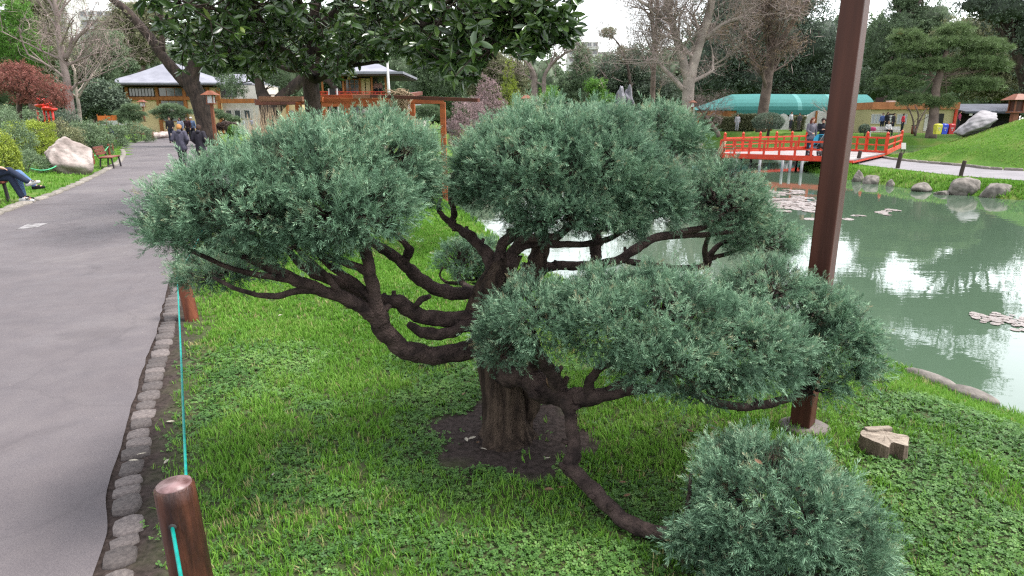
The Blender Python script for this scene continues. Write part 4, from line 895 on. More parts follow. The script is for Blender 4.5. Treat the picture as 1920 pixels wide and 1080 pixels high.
def blob_core(LB, k, tint=0.16):
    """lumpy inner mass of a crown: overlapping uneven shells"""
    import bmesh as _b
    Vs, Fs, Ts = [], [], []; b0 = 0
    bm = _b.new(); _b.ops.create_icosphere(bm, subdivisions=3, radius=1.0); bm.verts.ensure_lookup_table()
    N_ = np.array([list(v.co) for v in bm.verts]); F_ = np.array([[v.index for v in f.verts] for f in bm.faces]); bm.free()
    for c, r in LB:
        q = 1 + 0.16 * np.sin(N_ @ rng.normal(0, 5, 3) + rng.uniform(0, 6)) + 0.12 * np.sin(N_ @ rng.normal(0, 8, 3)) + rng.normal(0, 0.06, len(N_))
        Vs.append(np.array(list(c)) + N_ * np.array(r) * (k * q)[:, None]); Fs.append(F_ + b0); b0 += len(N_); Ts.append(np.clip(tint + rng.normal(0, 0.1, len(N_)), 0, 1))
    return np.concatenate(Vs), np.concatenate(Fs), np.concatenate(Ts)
def join_np(name, parts):
    V, F, T = [], [], []; b0 = 0
    for v, f, t in parts: V.append(v); F.append(f + b0); T.append(t); b0 += len(v)
    return np_mesh(name, np.concatenate(V), np.concatenate(F), np.concatenate(T))
def mesh_np(me):
    v = np.empty(len(me.vertices) * 3, np.float32); me.vertices.foreach_get('co', v); f = np.empty(len(me.loops), np.int32); me.loops.foreach_get('vertex_index', f); t = np.empty(len(me.vertices), np.float32); me.attributes['tint'].data.foreach_get('value', t)
    return v.reshape(-1, 3), f.reshape(-1, 3), t
def tree(name, label, group, Y, base_px, tops, lobes, n, lm, bm, size, temps=CLUMPS, z0=None, r0=0.3, cat='tree', shell=(0.45, 1.05), zmin=-0.8, lump=0.14, dirup=0.2, trunk_pts=None, limbs=True, core=0.0):
    """lobes: (px, py, rx, ry[, dY]) in photo pixels at the tree's distance Y"""
    bx = W(base_px, 225, Y).x; bz = hz(bx, Y) if z0 is None else z0
    e = empty(name, (bx, Y, bz), 0, label, cat, group)
    LB = []
    for l in lobes:
        yy = Y + (l[4] if len(l) > 4 else 0.0); s = mpp(l[0], l[1], yy); LB.append((W(l[0], l[1], yy), (l[2] * s, 0.5 * (l[2] + l[3]) * s * 0.85, l[3] * s)))
    tb = MB(); b = Vector((bx, Y, bz - 0.2))
    if trunk_pts:
        S = smooth_path(trunk_pts, 4); pts = [W(a, c, Y + (d[0] if d else 0)) for a, c, r, *d in [tuple(s_) for s_ in S]]; rr = [s_[2] * mpp(s_[0], s_[1], Y) for s_ in S]
        pts[0].z = min(pts[0].z, bz - 0.1)
        tb.tube(pts, rr, 10, 0.06); fork = pts
    else:
        top = sum((l[0] for l in LB), Vector()) / len(LB); top.z = b.z + (top.z - b.z) * 0.75
        fork = [b, b + (top - b) * 0.35 + Vector((random.uniform(-.2, .2), 0, 0)), b + (top - b) * 0.7, top]; tb.tube(fork, [r0 * 1.25, r0, r0 * 0.7, r0 * 0.4], 8, 0.05)
    if limbs:
        for c, r in LB:
            for _ in range(2):
                a = fork[random.randrange(len(fork) // 2, len(fork))]; t = Vector(c) + Vector((random.uniform(-.5, .5) * r[0], random.uniform(-.5, .5) * r[1], random.uniform(-.2, .5) * r[2])); m_ = (a + t) / 2 + Vector((0, 0, -0.1 * (t - a).length * random.random()))
                tb.tube([a, m_, t], [r0 * 0.35, r0 * 0.22, r0 * 0.08], 5, cap=False)
    tb.wbuild('trunk', bm, e)
    if n:
        p, d, sh = lobe_points(LB, n, shell, zmin, lump, dirup)
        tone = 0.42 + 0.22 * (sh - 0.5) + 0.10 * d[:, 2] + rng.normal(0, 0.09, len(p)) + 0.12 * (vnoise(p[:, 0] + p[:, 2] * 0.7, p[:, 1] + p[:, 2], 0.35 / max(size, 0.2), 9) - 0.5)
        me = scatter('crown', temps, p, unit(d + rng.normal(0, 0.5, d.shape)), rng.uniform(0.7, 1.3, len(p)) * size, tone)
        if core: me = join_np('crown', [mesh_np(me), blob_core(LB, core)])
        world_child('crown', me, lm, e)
    return e
random.seed(5)
BG = 'trees closing the view behind the pond'
# ---- far rows (left to right)
tree('broadleaf_tree', 'olive tinged tree rising behind the tea house roof', None, 108, 255, None, [(225, 60, 40, 38), (270, 70, 45, 45), (250, 30, 45, 30), (300, 40, 30, 30), (262, 105, 36, 24)], 3900, L_olive, m_bk_brown, 0.75, NARROW, r0=0.5, core=0.6)
tree('palm_like_tree', 'small spiky green tree poking above the tea house eave', None, 100, 238, None, [(240, 125, 18, 16)], 450, L_mid, m_bk_brown, 0.8, NARROW, r0=0.25, core=0.6)
tree('broadleaf_tree', 'pale green airy tree behind the bare tree', None, 75, 180, None, [(170, 120, 40, 40), (200, 90, 35, 35), (140, 140, 30, 35), (190, 150, 30, 30)], 3300, L_mid, m_bk_brown, 0.55, NARROW, r0=0.3, core=0.6)
tree('evergreen_tree', 'dark evergreen standing left of the tea house wall', None, 70, 195, None, [(185, 185, 40, 32), (215, 195, 24, 30), (160, 200, 30, 28), (120, 195, 30, 30)], 3000, L_dark, m_bk_dark, 0.5, r0=0.25, core=0.6)
tree('broadleaf_tree', 'tall pale tree filling the gap beyond the red maple', None, 80, 60, None, [(70, 60, 55, 55), (20, 100, 50, 60), (100, 110, 45, 50), (60, 10, 60, 40), (-40, 60, 60, 70)], 3900, L_olive, m_bk_brown, 0.6, NARROW, r0=0.4, core=0.6)
tree('broadleaf_tree', 'grey green tree standing right of the pavilion roof', None, 92, 845, None, [(830, 150, 45, 55), (860, 120, 40, 45), (800, 120, 40, 45), (845, 190, 45, 25), (780, 165, 30, 45)], 4500, L_mid, m_bk_dark, 0.6, NARROW, r0=0.4, core=0.6)
tree('broadleaf_tree', 'tall dark tree behind the pavilion roof', None, 112, 700, None, [(700, 70, 70, 60), (620, 60, 70, 60), (540, 80, 60, 60), (770, 70, 50, 50), (470, 90, 60, 55), (400, 80, 50, 50)], 6300, L_mid, m_bk_dark, 0.8, r0=0.6, core=0.6)
tree('broadleaf_tree', 'mixed green tree behind the magnolia branch tips', None, 104, 935, None, [(900, 110, 50, 45), (950, 140, 45, 50), (930, 180, 60, 40), (890, 165, 35, 35)], 3900, L_olive, m_bk_brown, 0.7, NARROW, r0=0.4, core=0.6)
tree('conifer_tree', 'upright feathery conifer left of the standing rock', None, 98, 1092, None, [(1092, 110, 18, 26), (1090, 150, 28, 36), (1088, 185, 34, 30), (1060, 170, 24, 30)], 3450, L_mid, m_bk_dark, 0.55, NARROW, r0=0.35, core=0.6)
tree('evergreen_tree', 'dark evergreen behind the standing rock', None, 101, 1170, None, [(1150, 140, 42, 40), (1190, 125, 38, 45), (1130, 170, 36, 36), (1200, 170, 40, 36), (1160, 190, 50, 20), (1240, 170, 40, 40)], 4800, L_dark, m_bk_dark, 0.62, r0=0.5, core=0.6)
tree('broadleaf_tree', 'low bright green tree at the foot of the dark trees', None, 92, 1120, None, [(1118, 165, 22, 20), (1030, 178, 20, 18), (1130, 190, 30, 14)], 1050, L_bright, m_bk_brown, 0.45, r0=0.15, core=0.6)
tree('slender_tree', 'thin tree with a small tufted crown against the white sky', None, 96, 1178, None, [(1140, 62, 16, 13), (1165, 95, 10, 10)], 390, L_olive, m_bk_dark, 0.5, NARROW, r0=0.15, trunk_pts=[(1185, 190, 3), (1178, 130, 2.5), (1168, 100, 2), (1158, 80, 1.6), (1140, 62, 1)])
tree('evergreen_tree', 'huge rounded dark evergreen towering over the teal tunnel', None, 108, 1450, None, [(1350, 90, 75, 75), (1440, 70, 85, 80), (1530, 90, 70, 75), (1380, 20, 80, 60), (1480, 0, 80, 60), (1440, -60, 60, 40), (1330, 150, 60, 40), (1420, 150, 70, 45), (1520, 150, 60, 40), (1590, 120, 45, 60), (1560, 170, 60, 30)], 10500, L_blue, m_bk_dark, 0.72, r0=0.9, core=0.6)
tree('broadleaf_tree', 'lighter green tree with a pale forked trunk behind the pine', None, 92, 1665, None, [(1690, 60, 60, 50), (1740, 40, 60, 40), (1650, 90, 40, 60), (1760, 90, 50, 40), (1640, 160, 40, 40), (1690, 130, 50, 40), (1700, 0, 40, 30), (1690, -70, 60, 50), (1760, -120, 70, 60), (1660, -160, 60, 50), (1600, -60, 30, 30)], 8200, L_mid, m_bk_grey, 0.62, NARROW, r0=0.4, core=0.6, trunk_pts=[(1650, 200, 9), (1662, 140, 8), (1672, 90, 7.5), (1690, 55, 6.5), (1712, 20, 5), (1735, -20, 4)])
tree('broadleaf_tree', 'brownish spreading tree at the edge of the snack bar roof', None, 84, 1870, None, [(1850, 110, 60, 50), (1900, 90, 60, 60), (1820, 60, 60, 30), (1870, 160, 60, 40), (1920, 150, 60, 50), (1800, 150, 40, 35)], 6300, L_olive, m_bk_dark, 0.6, NARROW, r0=0.6, core=0.6, trunk_pts=[(1890, 215, 12), (1892, 150, 11), (1880, 90, 10), (1850, 50, 8), (1815, 46, 6)])
tree('evergreen_tree', 'dark leafy tree hanging over the right hand trees', None, 60, 1960, None, [(1880, 20, 70, 40), (1940, 60, 70, 60), (1960, 130, 50, 70), (1830, 10, 40, 20), (1860, -90, 80, 60), (1950, -90, 90, 90), (1790, -190, 70, 60), (1880, -230, 90, 70), (1980, -260, 90, 80)], 9500, L_dark, m_bk_dark, 0.4, r0=0.5, core=0.6)
tree('broadleaf_tree', 'green tree beyond the right edge of the mound', None, 66, 2080, None, [(2050, 90, 110, 90), (2150, 140, 120, 90), (2010, 180, 80, 50)], 3900, L_mid, m_bk_dark, 0.6, r0=0.5, core=0.6)
tree('broadleaf_tree', 'green tree beyond the left edge of the hedge bank', None, 60, -160, None, [(-120, 60, 100, 110), (-200, 120, 100, 90)], 3000, L_mid, m_bk_dark, 0.6, r0=0.5, core=0.6)
# a continuous far wood behind everything
def wood():
    LB = []
    for px in range(-300, 2300, 55):
        top = np.interp(px, [-300, 0, 180, 330, 480, 900, 1000, 1070, 1160, 1300, 1400, 1600, 1700, 1830, 2300], [60, 40, 110, 90, 60, 90, 110, 125, 110, 60, 20, 40, 60, 40, 20]) + random.uniform(-12, 12)
        c = W(px, (top + 235) / 2, 135 + random.uniform(-6, 6)); s = mpp(px, 150, 135); LB.append((c, (52 * s, 4.5, (235 - top) / 2 * s)))
    p, d, sh = lobe_points(LB, 26000, (0.75, 1.05), -0.9, 0.12, 0.2); ok = d[:, 1] < 0.4
    p, d = p[ok], d[ok]
    me = scatter('far_wood', CLUMPS, p, d, rng.uniform(1.0, 1.8, len(p)), 0.42 + 0.12 * d[:, 2] + rng.normal(0, 0.13, len(p)))
    o = link('far_wood', join_np('far_wood', [mesh_np(me), blob_core(LB, 0.85, 0.25)]), L_mid); tag(o, 'dark wood closing the horizon behind the garden', kind='stuff')
wood()
# hedge over the white wall, brown-green shrubs in front of the tunnel
def hedge(name, label, px0, px1, py0, py1, Y, n, lm, size, cat='hedge', depth=0.8, temps=CLUMPS):
    a, b = W(px0, py0, Y), W(px1, py1, Y); e = empty(name, ((a.x + b.x) / 2, Y, b.z), 0, label, cat)
    p = np.stack([rng.uniform(a.x, b.x, n), Y + rng.uniform(-depth, depth, n), rng.uniform(b.z, a.z, n)], 1)
    face = rng.random(n) < 0.7; p[face, 1] = Y - depth + rng.normal(0, 0.06, face.sum()); top = rng.random(n) < 0.3; p[top, 2] = a.z + rng.normal(0, 0.05, top.sum())
    d = np.where(top[:, None], np.array([[0, 0, 1.0]]), np.array([[0, -1.0, 0.3]])) + rng.normal(0, 0.4, (n, 3))
    world_child('foliage', scatter('foliage', temps, p, unit(d), rng.uniform(0.7, 1.3, n) * size, 0.42 + rng.normal(0, 0.12, n)), lm, e)
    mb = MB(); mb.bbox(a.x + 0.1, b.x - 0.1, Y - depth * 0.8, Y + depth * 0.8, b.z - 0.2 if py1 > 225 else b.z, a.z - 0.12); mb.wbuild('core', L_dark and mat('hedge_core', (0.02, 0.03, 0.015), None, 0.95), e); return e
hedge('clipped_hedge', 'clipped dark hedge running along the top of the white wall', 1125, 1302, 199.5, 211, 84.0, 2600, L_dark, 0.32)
for a, b, t in ((1312, 1350, 219), (1352, 1372, 222), (1374, 1412, 216), (1488, 1502, 220)):
    hedge('bamboo_shrub', {1312: 'feathery shrub by the leaning bare tree before the fence', 1352: 'smallest feathery shrub in the row before the fence', 1374: 'feathery shrub beside the person in white before the fence', 1488: 'narrow feathery shrub next to the arched plastic sheet'}[a], a, b, t, 243, 73.0, 700, L_olive, 0.35, 'shrub', 0.7, NARROW)
# ---- clipped and small trees across the pond
def topiary(label, px, py, rx, ry, base_py, Y, lm, n, size, name='topiary_tree', cat='topiary', stem=3.0):
    c = W(px, py, Y); s = mpp(px, py, Y); b = W(px, base_py, Y); e = empty(name, (c.x, Y, b.z), 0, label, cat)
    mb = MB(); mb.tube([b - Vector((0, 0, 0.3)), (b + c) / 2 + Vector((0.1, 0, 0)), c], [stem * s, stem * s * 0.8, stem * s * 0.5], 8)
    for k in range(4): mb.tube([(b + c) / 2, c + Vector((random.uniform(-.6, .6) * rx * s, 0, random.uniform(-.3, .2) * ry * s))], [stem * s * 0.5, stem * s * 0.25], 5)
    mb.wbuild('trunk', m_bk_dark, e)
    p, d, sh = lobe_points([(c, (rx * s, rx * s * 0.9, ry * s))], n, (0.85, 1.0), -0.75, 0.02, 0.1)
    world_child('crown', scatter('crown', CLUMPS, p, d, rng.uniform(0.7, 1.3, n) * size, 0.45 + 0.1 * d[:, 2] + rng.normal(0, 0.1, n)), lm, e); return e
topiary('round clipped mushroom topiary on the far bank behind the red bridge', 1440, 229, 29, 17, 249, 58, L_dark, 2600, 0.16)
topiary('loose rounded bush behind the couple on the bridge', 1565, 243, 22, 20, 262, 50, L_olive, 1500, 0.2, 'round_bush', 'bush', 1.5)
topiary('dark green ball shrub beside the white bench', 1621, 242, 10, 9, 250, 55, L_dark, 700, 0.14, 'round_bush', 'bush', 1.2)
topiary('dark purple cloud pruned shrub beside the lantern post', 426, 238, 20, 9, 262, 47, L_purple, 900, 0.16, 'cloud_shrub', 'shrub', 2)
topiary('fresh green ball shrub right of the purple shrub', 438, 247, 10, 13, 262, 46, L_bright, 600, 0.14, 'round_bush', 'shrub', 1.5)
topiary('low yellow green bush at the foot of the leaning trunk', 402, 250, 9, 6, 260, 48, L_yel, 350, 0.14, 'round_bush', 'bush', 1)
def cloudpine(label, Y, base_px, base_py, lobes, n, size=0.22):
    bx = W(base_px, base_py, Y); return tree('cloud_pine', label, 'cloud pruned pines before the tea house', Y, base_px, None, lobes, n, L_mid, m_bk_dark, size, NEEDLES, z0=bx.z, r0=0.12, shell=(0.5, 1.0), zmin=-0.3, dirup=0.8)
cloudpine('cloud pruned pine with flat tiers below the wide tea house window', 62, 320, 232, [(320, 203, 24, 6), (300, 212, 18, 5), (345, 212, 18, 5), (322, 221, 28, 5)], 900, 0.3)
cloudpine('cloud pruned pine in front of the cream wall corner', 60, 245, 232, [(245, 203, 15, 6), (235, 214, 18, 6), (258, 216, 16, 5), (246, 226, 22, 6)], 800, 0.3)
cloudpine('cloud pruned pine right of the leaning trunk', 62, 410, 232, [(405, 212, 14, 5), (420, 220, 14, 5), (440, 226, 12, 5)], 500, 0.28)
tree('pine_tree', 'spreading dwarf pine on the lawn beneath the pergola rafters', None, 58, 805, None, [(800, 205, 22, 6), (785, 214, 24, 6), (820, 214, 20, 6), (800, 222, 26, 6)], 1100, L_mid, m_bk_dark, 0.3, NEEDLES, z0=0.2, r0=0.1, shell=(0.5, 1.0), zmin=-0.3, dirup=0.8)
# big sculpted pine on the right
tree('pine_tree', 'sculpted pine with tiered needle pads in front of the kiosk', None, 52, 1752, None,
     [(1720, 90, 45, 16), (1790, 82, 50, 16), (1850, 92, 40, 18), (1690, 128, 30, 13), (1750, 125, 38, 16), (1830, 118, 46, 18), (1868, 125, 22, 18), (1668, 155, 24, 11), (1700, 160, 28, 10), (1720, 190, 36, 12), (1760, 195, 24, 10), (1830, 160, 46, 16), (1790, 60, 34, 14), (1700, 70, 30, 14), (1770, 190, 16, 9)],
     6500, L_pine, m_bk_brown, 0.34, NEEDLES, z0=0.5, r0=0.12, shell=(0.35, 1.0), zmin=-0.5, dirup=0.9, trunk_pts=[(1745, 258, 10), (1749, 235, 9), (1752, 200, 8), (1756, 160, 7), (1765, 130, 6), (1775, 95, 4)])
# red maple, bamboo and shrubs on the left bank
tree('maple_tree', 'low spreading maple with rusty red foliage on the bank', None, 30, 37, None, [(40, 150, 60, 24), (80, 170, 50, 22), (0, 160, 50, 26), (110, 190, 24, 20), (30, 128, 34, 14), (60, 188, 40, 12), (-40, 150, 50, 30)], 3400, L_red, m_bk_dark, 0.17, NARROW, r0=0.12, shell=(0.3, 1.05), trunk_pts=[(36, 222, 5), (37, 200, 4), (42, 180, 3), (55, 165, 2)])
tree('bamboo_clump', 'bright yellow green bamboo clump beyond the red maple', None, 44, 30, None, [(20, 70, 45, 45), (50, 95, 40, 30), (0, 20, 40, 40), (40, 30, 24, 30), (70, 110, 20, 18), (-40, 70, 40, 60)], 3800, L_bright, m_bk_brown, 0.3, NARROW, r0=0.08, cat='bamboo')
def shrub(label, px, py, rx, ry, Y, lm, n, size, temps=CLUMPS):
    c = W(px, py, Y); s = mpp(px, py, Y); g = hz(c.x, Y); e = empty('shrub', (c.x, Y, g), 0, label, 'shrub')
    top = c.z + ry * s; r = (top - g) * 0.62; lob = [((c.x, Y, top - r), (rx * s, rx * s * 0.8, r))]
    for _ in range(3): lob.append(((c.x + random.uniform(-.6, .6) * rx * s, Y + random.uniform(-.4, .2) * rx * s, top - r * random.uniform(1.0, 1.4)), (rx * s * 0.55, rx * s * 0.5, r * 0.7)))
    p, d, sh = lobe_points(lob, n, (0.7, 1.03), -0.6, 0.12, 0.3)
    world_child('foliage', scatter('foliage', temps, p, unit(d + rng.normal(0, .4, d.shape)), rng.uniform(0.7, 1.3, n) * size, 0.45 + 0.12 * d[:, 2] + 0.15 * (sh - 0.5) + rng.normal(0, 0.1, n)), lm, e)
    mb = MB()
    for k in range(6): mb.tube([(c.x + random.uniform(-.1, .1), Y, g - 0.05), (c.x + random.uniform(-.5, .5) * rx * s, Y + random.uniform(-.3, .3) * rx * s, top - r * 0.7)], [0.03, 0.012], 5)
    mb.wbuild('stems', m_bk_dark, e); e.children[-1]['kind'] = 'stuff'; return e
shrub('yellow leaved azalea between the white boulder and the maple', 60, 250, 45, 28, 27, L_yel, 2200, 0.13)
shrub('dark green azalea at the left edge above the seated pair', 15, 262, 45, 50, 24, L_mid, 2200, 0.12)
shrub('yellow green azalea right behind the seated pair', 8, 275, 25, 24, 20, L_yel, 1200, 0.1)
shrub('grey green azalea in front of the white boulder', 45, 300, 40, 16, 21.5, L_mid, 1500, 0.08)
shrub('olive azalea above the white boulder', 110, 252, 42, 26, 31, L_olive, 2000, 0.14)
shrub('deep green azalea mound behind the empty bench', 165, 258, 40, 28, 34, L_mid, 2200, 0.15)
shrub('low green azalea beside the man on the far bench', 200, 245, 36, 20, 42, L_mid, 1500, 0.17)
shrub('spreading green azalea between the far bench and the bin', 250, 243, 34, 14, 54, L_mid, 1300, 0.2)
shrub('tall dark azalea under the red maple branches', 20, 225, 60, 30, 33, L_mid, 1900, 0.17)
shrub('dark evergreen shrub below the bare tree', 110, 232, 50, 26, 38, L_dark, 1700, 0.2)
shrub('mauve flowering shrub under the end of the pergola', 880, 218, 40, 30, 46, L_pink, 2600, 0.2, NARROW)
shrub('rosy tipped shrub behind the mauve shrub', 915, 178, 36, 26, 62, L_pink, 2200, 0.3, NARROW)
shrub('yellowish loose shrub left of the small lantern house', 955, 160, 20, 40, 72, L_yel, 700, 0.4, NARROW)
shrub('round green bush in front of the twin bare trunks', 1034, 178, 20, 18, 66, L_bright, 900, 0.3)

# ---- bare trees
def bare(name, label, Y, trunks, bm, depth=4, spread=0.5, lm=None, nl=0, lsize=0.25, z0=None, seed=1, twig_r=0.012, L0=None, dens=3, fine=0, fsize=1.0):
    """trunks: polylines (px, py, radius px); grown on into twigs"""
    random.seed(seed); a0 = trunks[0][0]; b = W(a0[0], a0[1], Y); g = hz(b.x, Y) if z0 is None else z0; e = empty(name, (b.x, Y, g), 0, label, 'tree'); mb = MB(); tw = MB(); tips = []
    def growb(p, d, L, r, k):
        if k == 0 or r < twig_r * 0.4: tips.append(p); return
        pts = [p]; q = p.copy(); dd = d.copy(); n = 3
        for i in range(n):
            dd = (dd + Vector((random.uniform(-1, 1), random.uniform(-1, 1), random.uniform(-0.5, 0.8))) * 0.22).normalized(); q = q + dd * L / n; pts.append(q.copy())
        tw.tube(pts, [r, r * 0.85, r * 0.7, r * 0.5], 5 if r > 0.04 else 3, cap=False)
        for c in range(random.choice((2, 3, 3))):
            t = random.choice(pts[1:]); nd = (dd + Vector((random.uniform(-1, 1), random.uniform(-1, 1), random.uniform(-0.6, 1))) * spread * 1.5).normalized(); growb(t, nd, L * random.uniform(0.6, 0.85), max(r * 0.5, twig_r * 0.45), k - 1)
    for tr in trunks:
        S = smooth_path(tr, 4); pts = [W(s_[0], s_[1], Y + (s_[3] if len(s_) > 3 else 0)) for s_ in S]; rr = [s_[2] * mpp(s_[0], s_[1], Y) for s_ in S]
        if tr is trunks[0]: pts[0].z = g - 0.2
        mb.tube(pts, rr, 10, 0.05)
        for i in range(len(pts) // 3, len(pts)):
            for _ in range(dens if i == len(pts) - 1 else 1):
                if i < len(pts) - 1 and random.random() < 0.45: continue
                t = (pts[i] - pts[i - 1]).normalized(); nd = (t * 0.6 + Vector((random.uniform(-1, 1), random.uniform(-1, 1), random.uniform(-0.3, 0.9)))).normalized()
                growb(pts[i], nd, L0 or max(rr[i] * 14, 1.2), rr[i] * 0.45, depth)
    mb.wbuild('trunk', bm, e); o = tw.wbuild('twigs', bm, e); o['kind'] = 'stuff'
    if nl:
        T = np.array([list(t) for t in tips]); k = rng.integers(0, len(T), nl); p = T[k] + rng.normal(0, lsize * 1.2, (nl, 3))
        world_child('crown', scatter('crown', NARROW, p, rand_dir(nl), rng.uniform(0.6, 1.2, nl) * lsize, 0.45 + rng.normal(0, 0.15, nl)), lm, e)
    if fine:
        T = np.array([list(t) for t in tips]); k = rng.integers(0, len(T), fine); p = T[k] + rng.normal(0, 0.35 * fsize, (fine, 3)); world_child('fine_twigs', scatter('fine_twigs', TWIGT, p, rand_dir(fine) + np.array([0, 0, 0.3]), rng.uniform(0.7, 1.3, fine) * fsize, 0.45 + rng.normal(0, 0.12, fine)), L_twig, e)['kind'] = 'stuff'
    return e
bare('bare_tree', 'bare grey forked tree on the bank above the red sculpture', 40, [[(135, 238, 9), (130, 190, 7.5), (125, 150, 6.5), (115, 100, 5.5), (108, 50, 4.5), (104, 10, 3.5), (92, -30, 3)], [(122, 112, 4.5), (135, 85, 4), (150, 65, 3), (165, 55, 2)], [(108, 40, 3), (98, 10, 2.6), (80, -10, 2)], [(132, 170, 3), (145, 158, 2.4), (165, 150, 1.6)]], m_bk_grey, 4, 0.6, L_olive, 260, 0.3, seed=8, L0=2.2, fine=170, fsize=0.8)
bare('bare_tree', 'pale twiggy bare bush in front of the evergreen by the tea house', 48, [[(150, 236, 4), (148, 200, 3.2), (142, 165, 2.6), (140, 130, 2)], [(146, 185, 2), (160, 160, 1.6), (175, 140, 1.2)]], m_bk_plane, 4, 0.7, seed=9, L0=2.0, fine=140, fsize=0.7)
bare('plane_tree', 'large pale plane tree with bare forked limbs beside the white wall', 62, [[(1292, 246, 13), (1291, 215, 11.5), (1290, 180, 11), (1292, 150, 11), (1300, 120, 9.5), (1312, 80, 8.5), (1325, 40, 7.5), (1335, 0, 6.5), (1345, -60, 5)], [(1290, 150, 8.5), (1280, 110, 8), (1268, 70, 7), (1258, 35, 6), (1250, 0, 5.5), (1240, -60, 4)], [(1284, 170, 5), (1265, 150, 4.5), (1245, 130, 4), (1228, 112, 3), (1205, 118, 2)], [(1322, 72, 4), (1345, 52, 3), (1370, 38, 2.5), (1400, 30, 1.6)], [(1262, 50, 4), (1235, 25, 3.4), (1205, 5, 2.6), (1180, -10, 2)]], m_bk_plane, 6, 0.75, L_brown, 1100, 0.26, z0=0.5, seed=14, L0=2.6, twig_r=0.014, fine=1700, fsize=1.1)
bare('bare_tree', 'thin straight bare trunk standing left of the plane tree', 70, [[(1223, 236, 6), (1223, 190, 5.2), (1225, 140, 4.6), (1228, 90, 4.0), (1222, 30, 3.4), (1219, -30, 3)], [(1227, 80, 3), (1232, 30, 2.6), (1233, -20, 2.2)]], m_bk_brown, 4, 0.8, L_brown, 300, 0.3, z0=0.5, seed=15, L0=2.2, fine=450, fsize=1.0)
bare('leafy_tree', 'brown leaved tree whose leaning trunk rises through the teal tunnel', 70, [[(1428, 232, 10), (1432, 200, 9.5), (1437, 170, 9), (1442, 130, 8), (1446, 90, 7), (1440, 40, 6), (1435, -20, 5)], [(1440, 150, 5), (1415, 120, 4), (1405, 80, 3)], [(1446, 100, 5), (1475, 60, 5), (1500, 20, 4.5), (1525, -10, 4)]], m_bk_brown, 4, 0.7, L_brown, 4600, 0.30, z0=0.6, seed=16, L0=3.0, fine=900, fsize=1.1)
bare('bare_tree', 'twin grey bare trunks with a low twig haze behind the bushes', 74, [[(1003, 215, 7), (1002, 170, 6.2), (1000, 140, 5), (985, 110, 3.5), (965, 90, 2)], [(1021, 215, 4.6), (1020, 170, 4.2), (1022, 140, 3.6), (1040, 115, 3), (1060, 100, 2)]], m_bk_grey, 4, 0.8, z0=0.3, seed=17, L0=2.6, fine=500, fsize=1.0)
bare('bare_tree', 'small leaning bare tree with a drooping twiggy crown on the far lawn', 60, [[(1348, 252, 4), (1338, 238, 3.6), (1326, 222, 3), (1318, 212, 2)], [(1326, 222, 2), (1340, 212, 1.5)]], m_bk_brown, 4, 1.0, z0=0.5, seed=18, L0=1.0, twig_r=0.01, fine=220, fsize=0.5)
bare('bare_tree', 'slim many stemmed bare tree against the yellow kiosk', 60, [[(1716, 250, 2.4), (1722, 232, 1.8), (1732, 212, 1.2), (1740, 200, 0.8)], [(1714, 250, 1.8), (1712, 225, 1.4), (1704, 203, 1)], [(1718, 245, 1.6), (1722, 215, 1.2), (1716, 200, 0.8)]], m_bk_brown, 2, 0.6, z0=0.55, seed=19, L0=0.9, twig_r=0.01)
bare('bare_tree', 'small white limbed bare tree before the arched plastic sheet', 66, [[(1553, 240, 1.8), (1553, 222, 1.4), (1550, 210, 1)], [(1553, 222, 1), (1560, 212, 0.8)]], m_bk_plane, 3, 0.9, z0=0.6, seed=20, L0=1.2, twig_r=0.01)
# ---- big leaning tree by the path and its neighbour
tree('leaning_tree', 'large dark leaning tree forking high beside the path', None, 46, 388, None, [(385, 60, 40, 50), (425, 150, 20, 26), (400, 110, 26, 24), (360, -60, 60, 40), (430, 20, 50, 60)], 3000, L_mid, m_bk_dark, 0.32, NARROW, r0=0.25, trunk_pts=[(392, 264, 20), (388, 240, 17), (380, 210, 15.5), (370, 180, 15), (358, 155, 16), (362, 130, 13), (375, 100, 11), (385, 60, 9), (388, 20, 8), (392, -30, 7)])
e_ = bpy.data.objects['leaning_tree']; mb = MB()
for tr in ([(352, 158, 12), (330, 135, 10), (305, 105, 9), (285, 75, 8.5), (260, 45, 8), (235, 18, 7.5), (205, -5, 6), (180, -25, 5)], [(305, 100, 5), (303, 60, 5), (300, 20, 4.5), (300, -20, 4)]):
    S = smooth_path(tr, 4); mb = MB(); mb.tube([W(s_[0], s_[1], 46) for s_ in S], [s_[2] * mpp(s_[0], s_[1], 46) for s_ in S], 10, 0.06); mb.wbuild('limb', m_bk_dark, e_)
tree('weeping_tree', 'dark forked tree with drooping green sprays behind the pergola', None, 30, 500, None, [(440, 165, 22, 24), (520, 150, 24, 24), (545, 175, 16, 14), (470, 120, 40, 30), (540, 110, 40, 30)], 1700, L_mid, m_bk_dark, 0.2, NARROW, r0=0.1, trunk_pts=[(508, 330, 20), (508, 250, 19), (506, 215, 18), (498, 190, 14), (488, 165, 9), (482, 130, 8), (478, 90, 7)])
e_ = bpy.data.objects['weeping_tree']; S = smooth_path([(508, 215, 14), (525, 190, 13), (548, 165, 11), (575, 140, 9), (600, 110, 7)], 4); mb = MB(); mb.tube([W(s_[0], s_[1], 30) for s_ in S], [s_[2] * mpp(s_[0], s_[1], 30) for s_ in S], 10, 0.06); mb.wbuild('limb', m_bk_dark, e_)
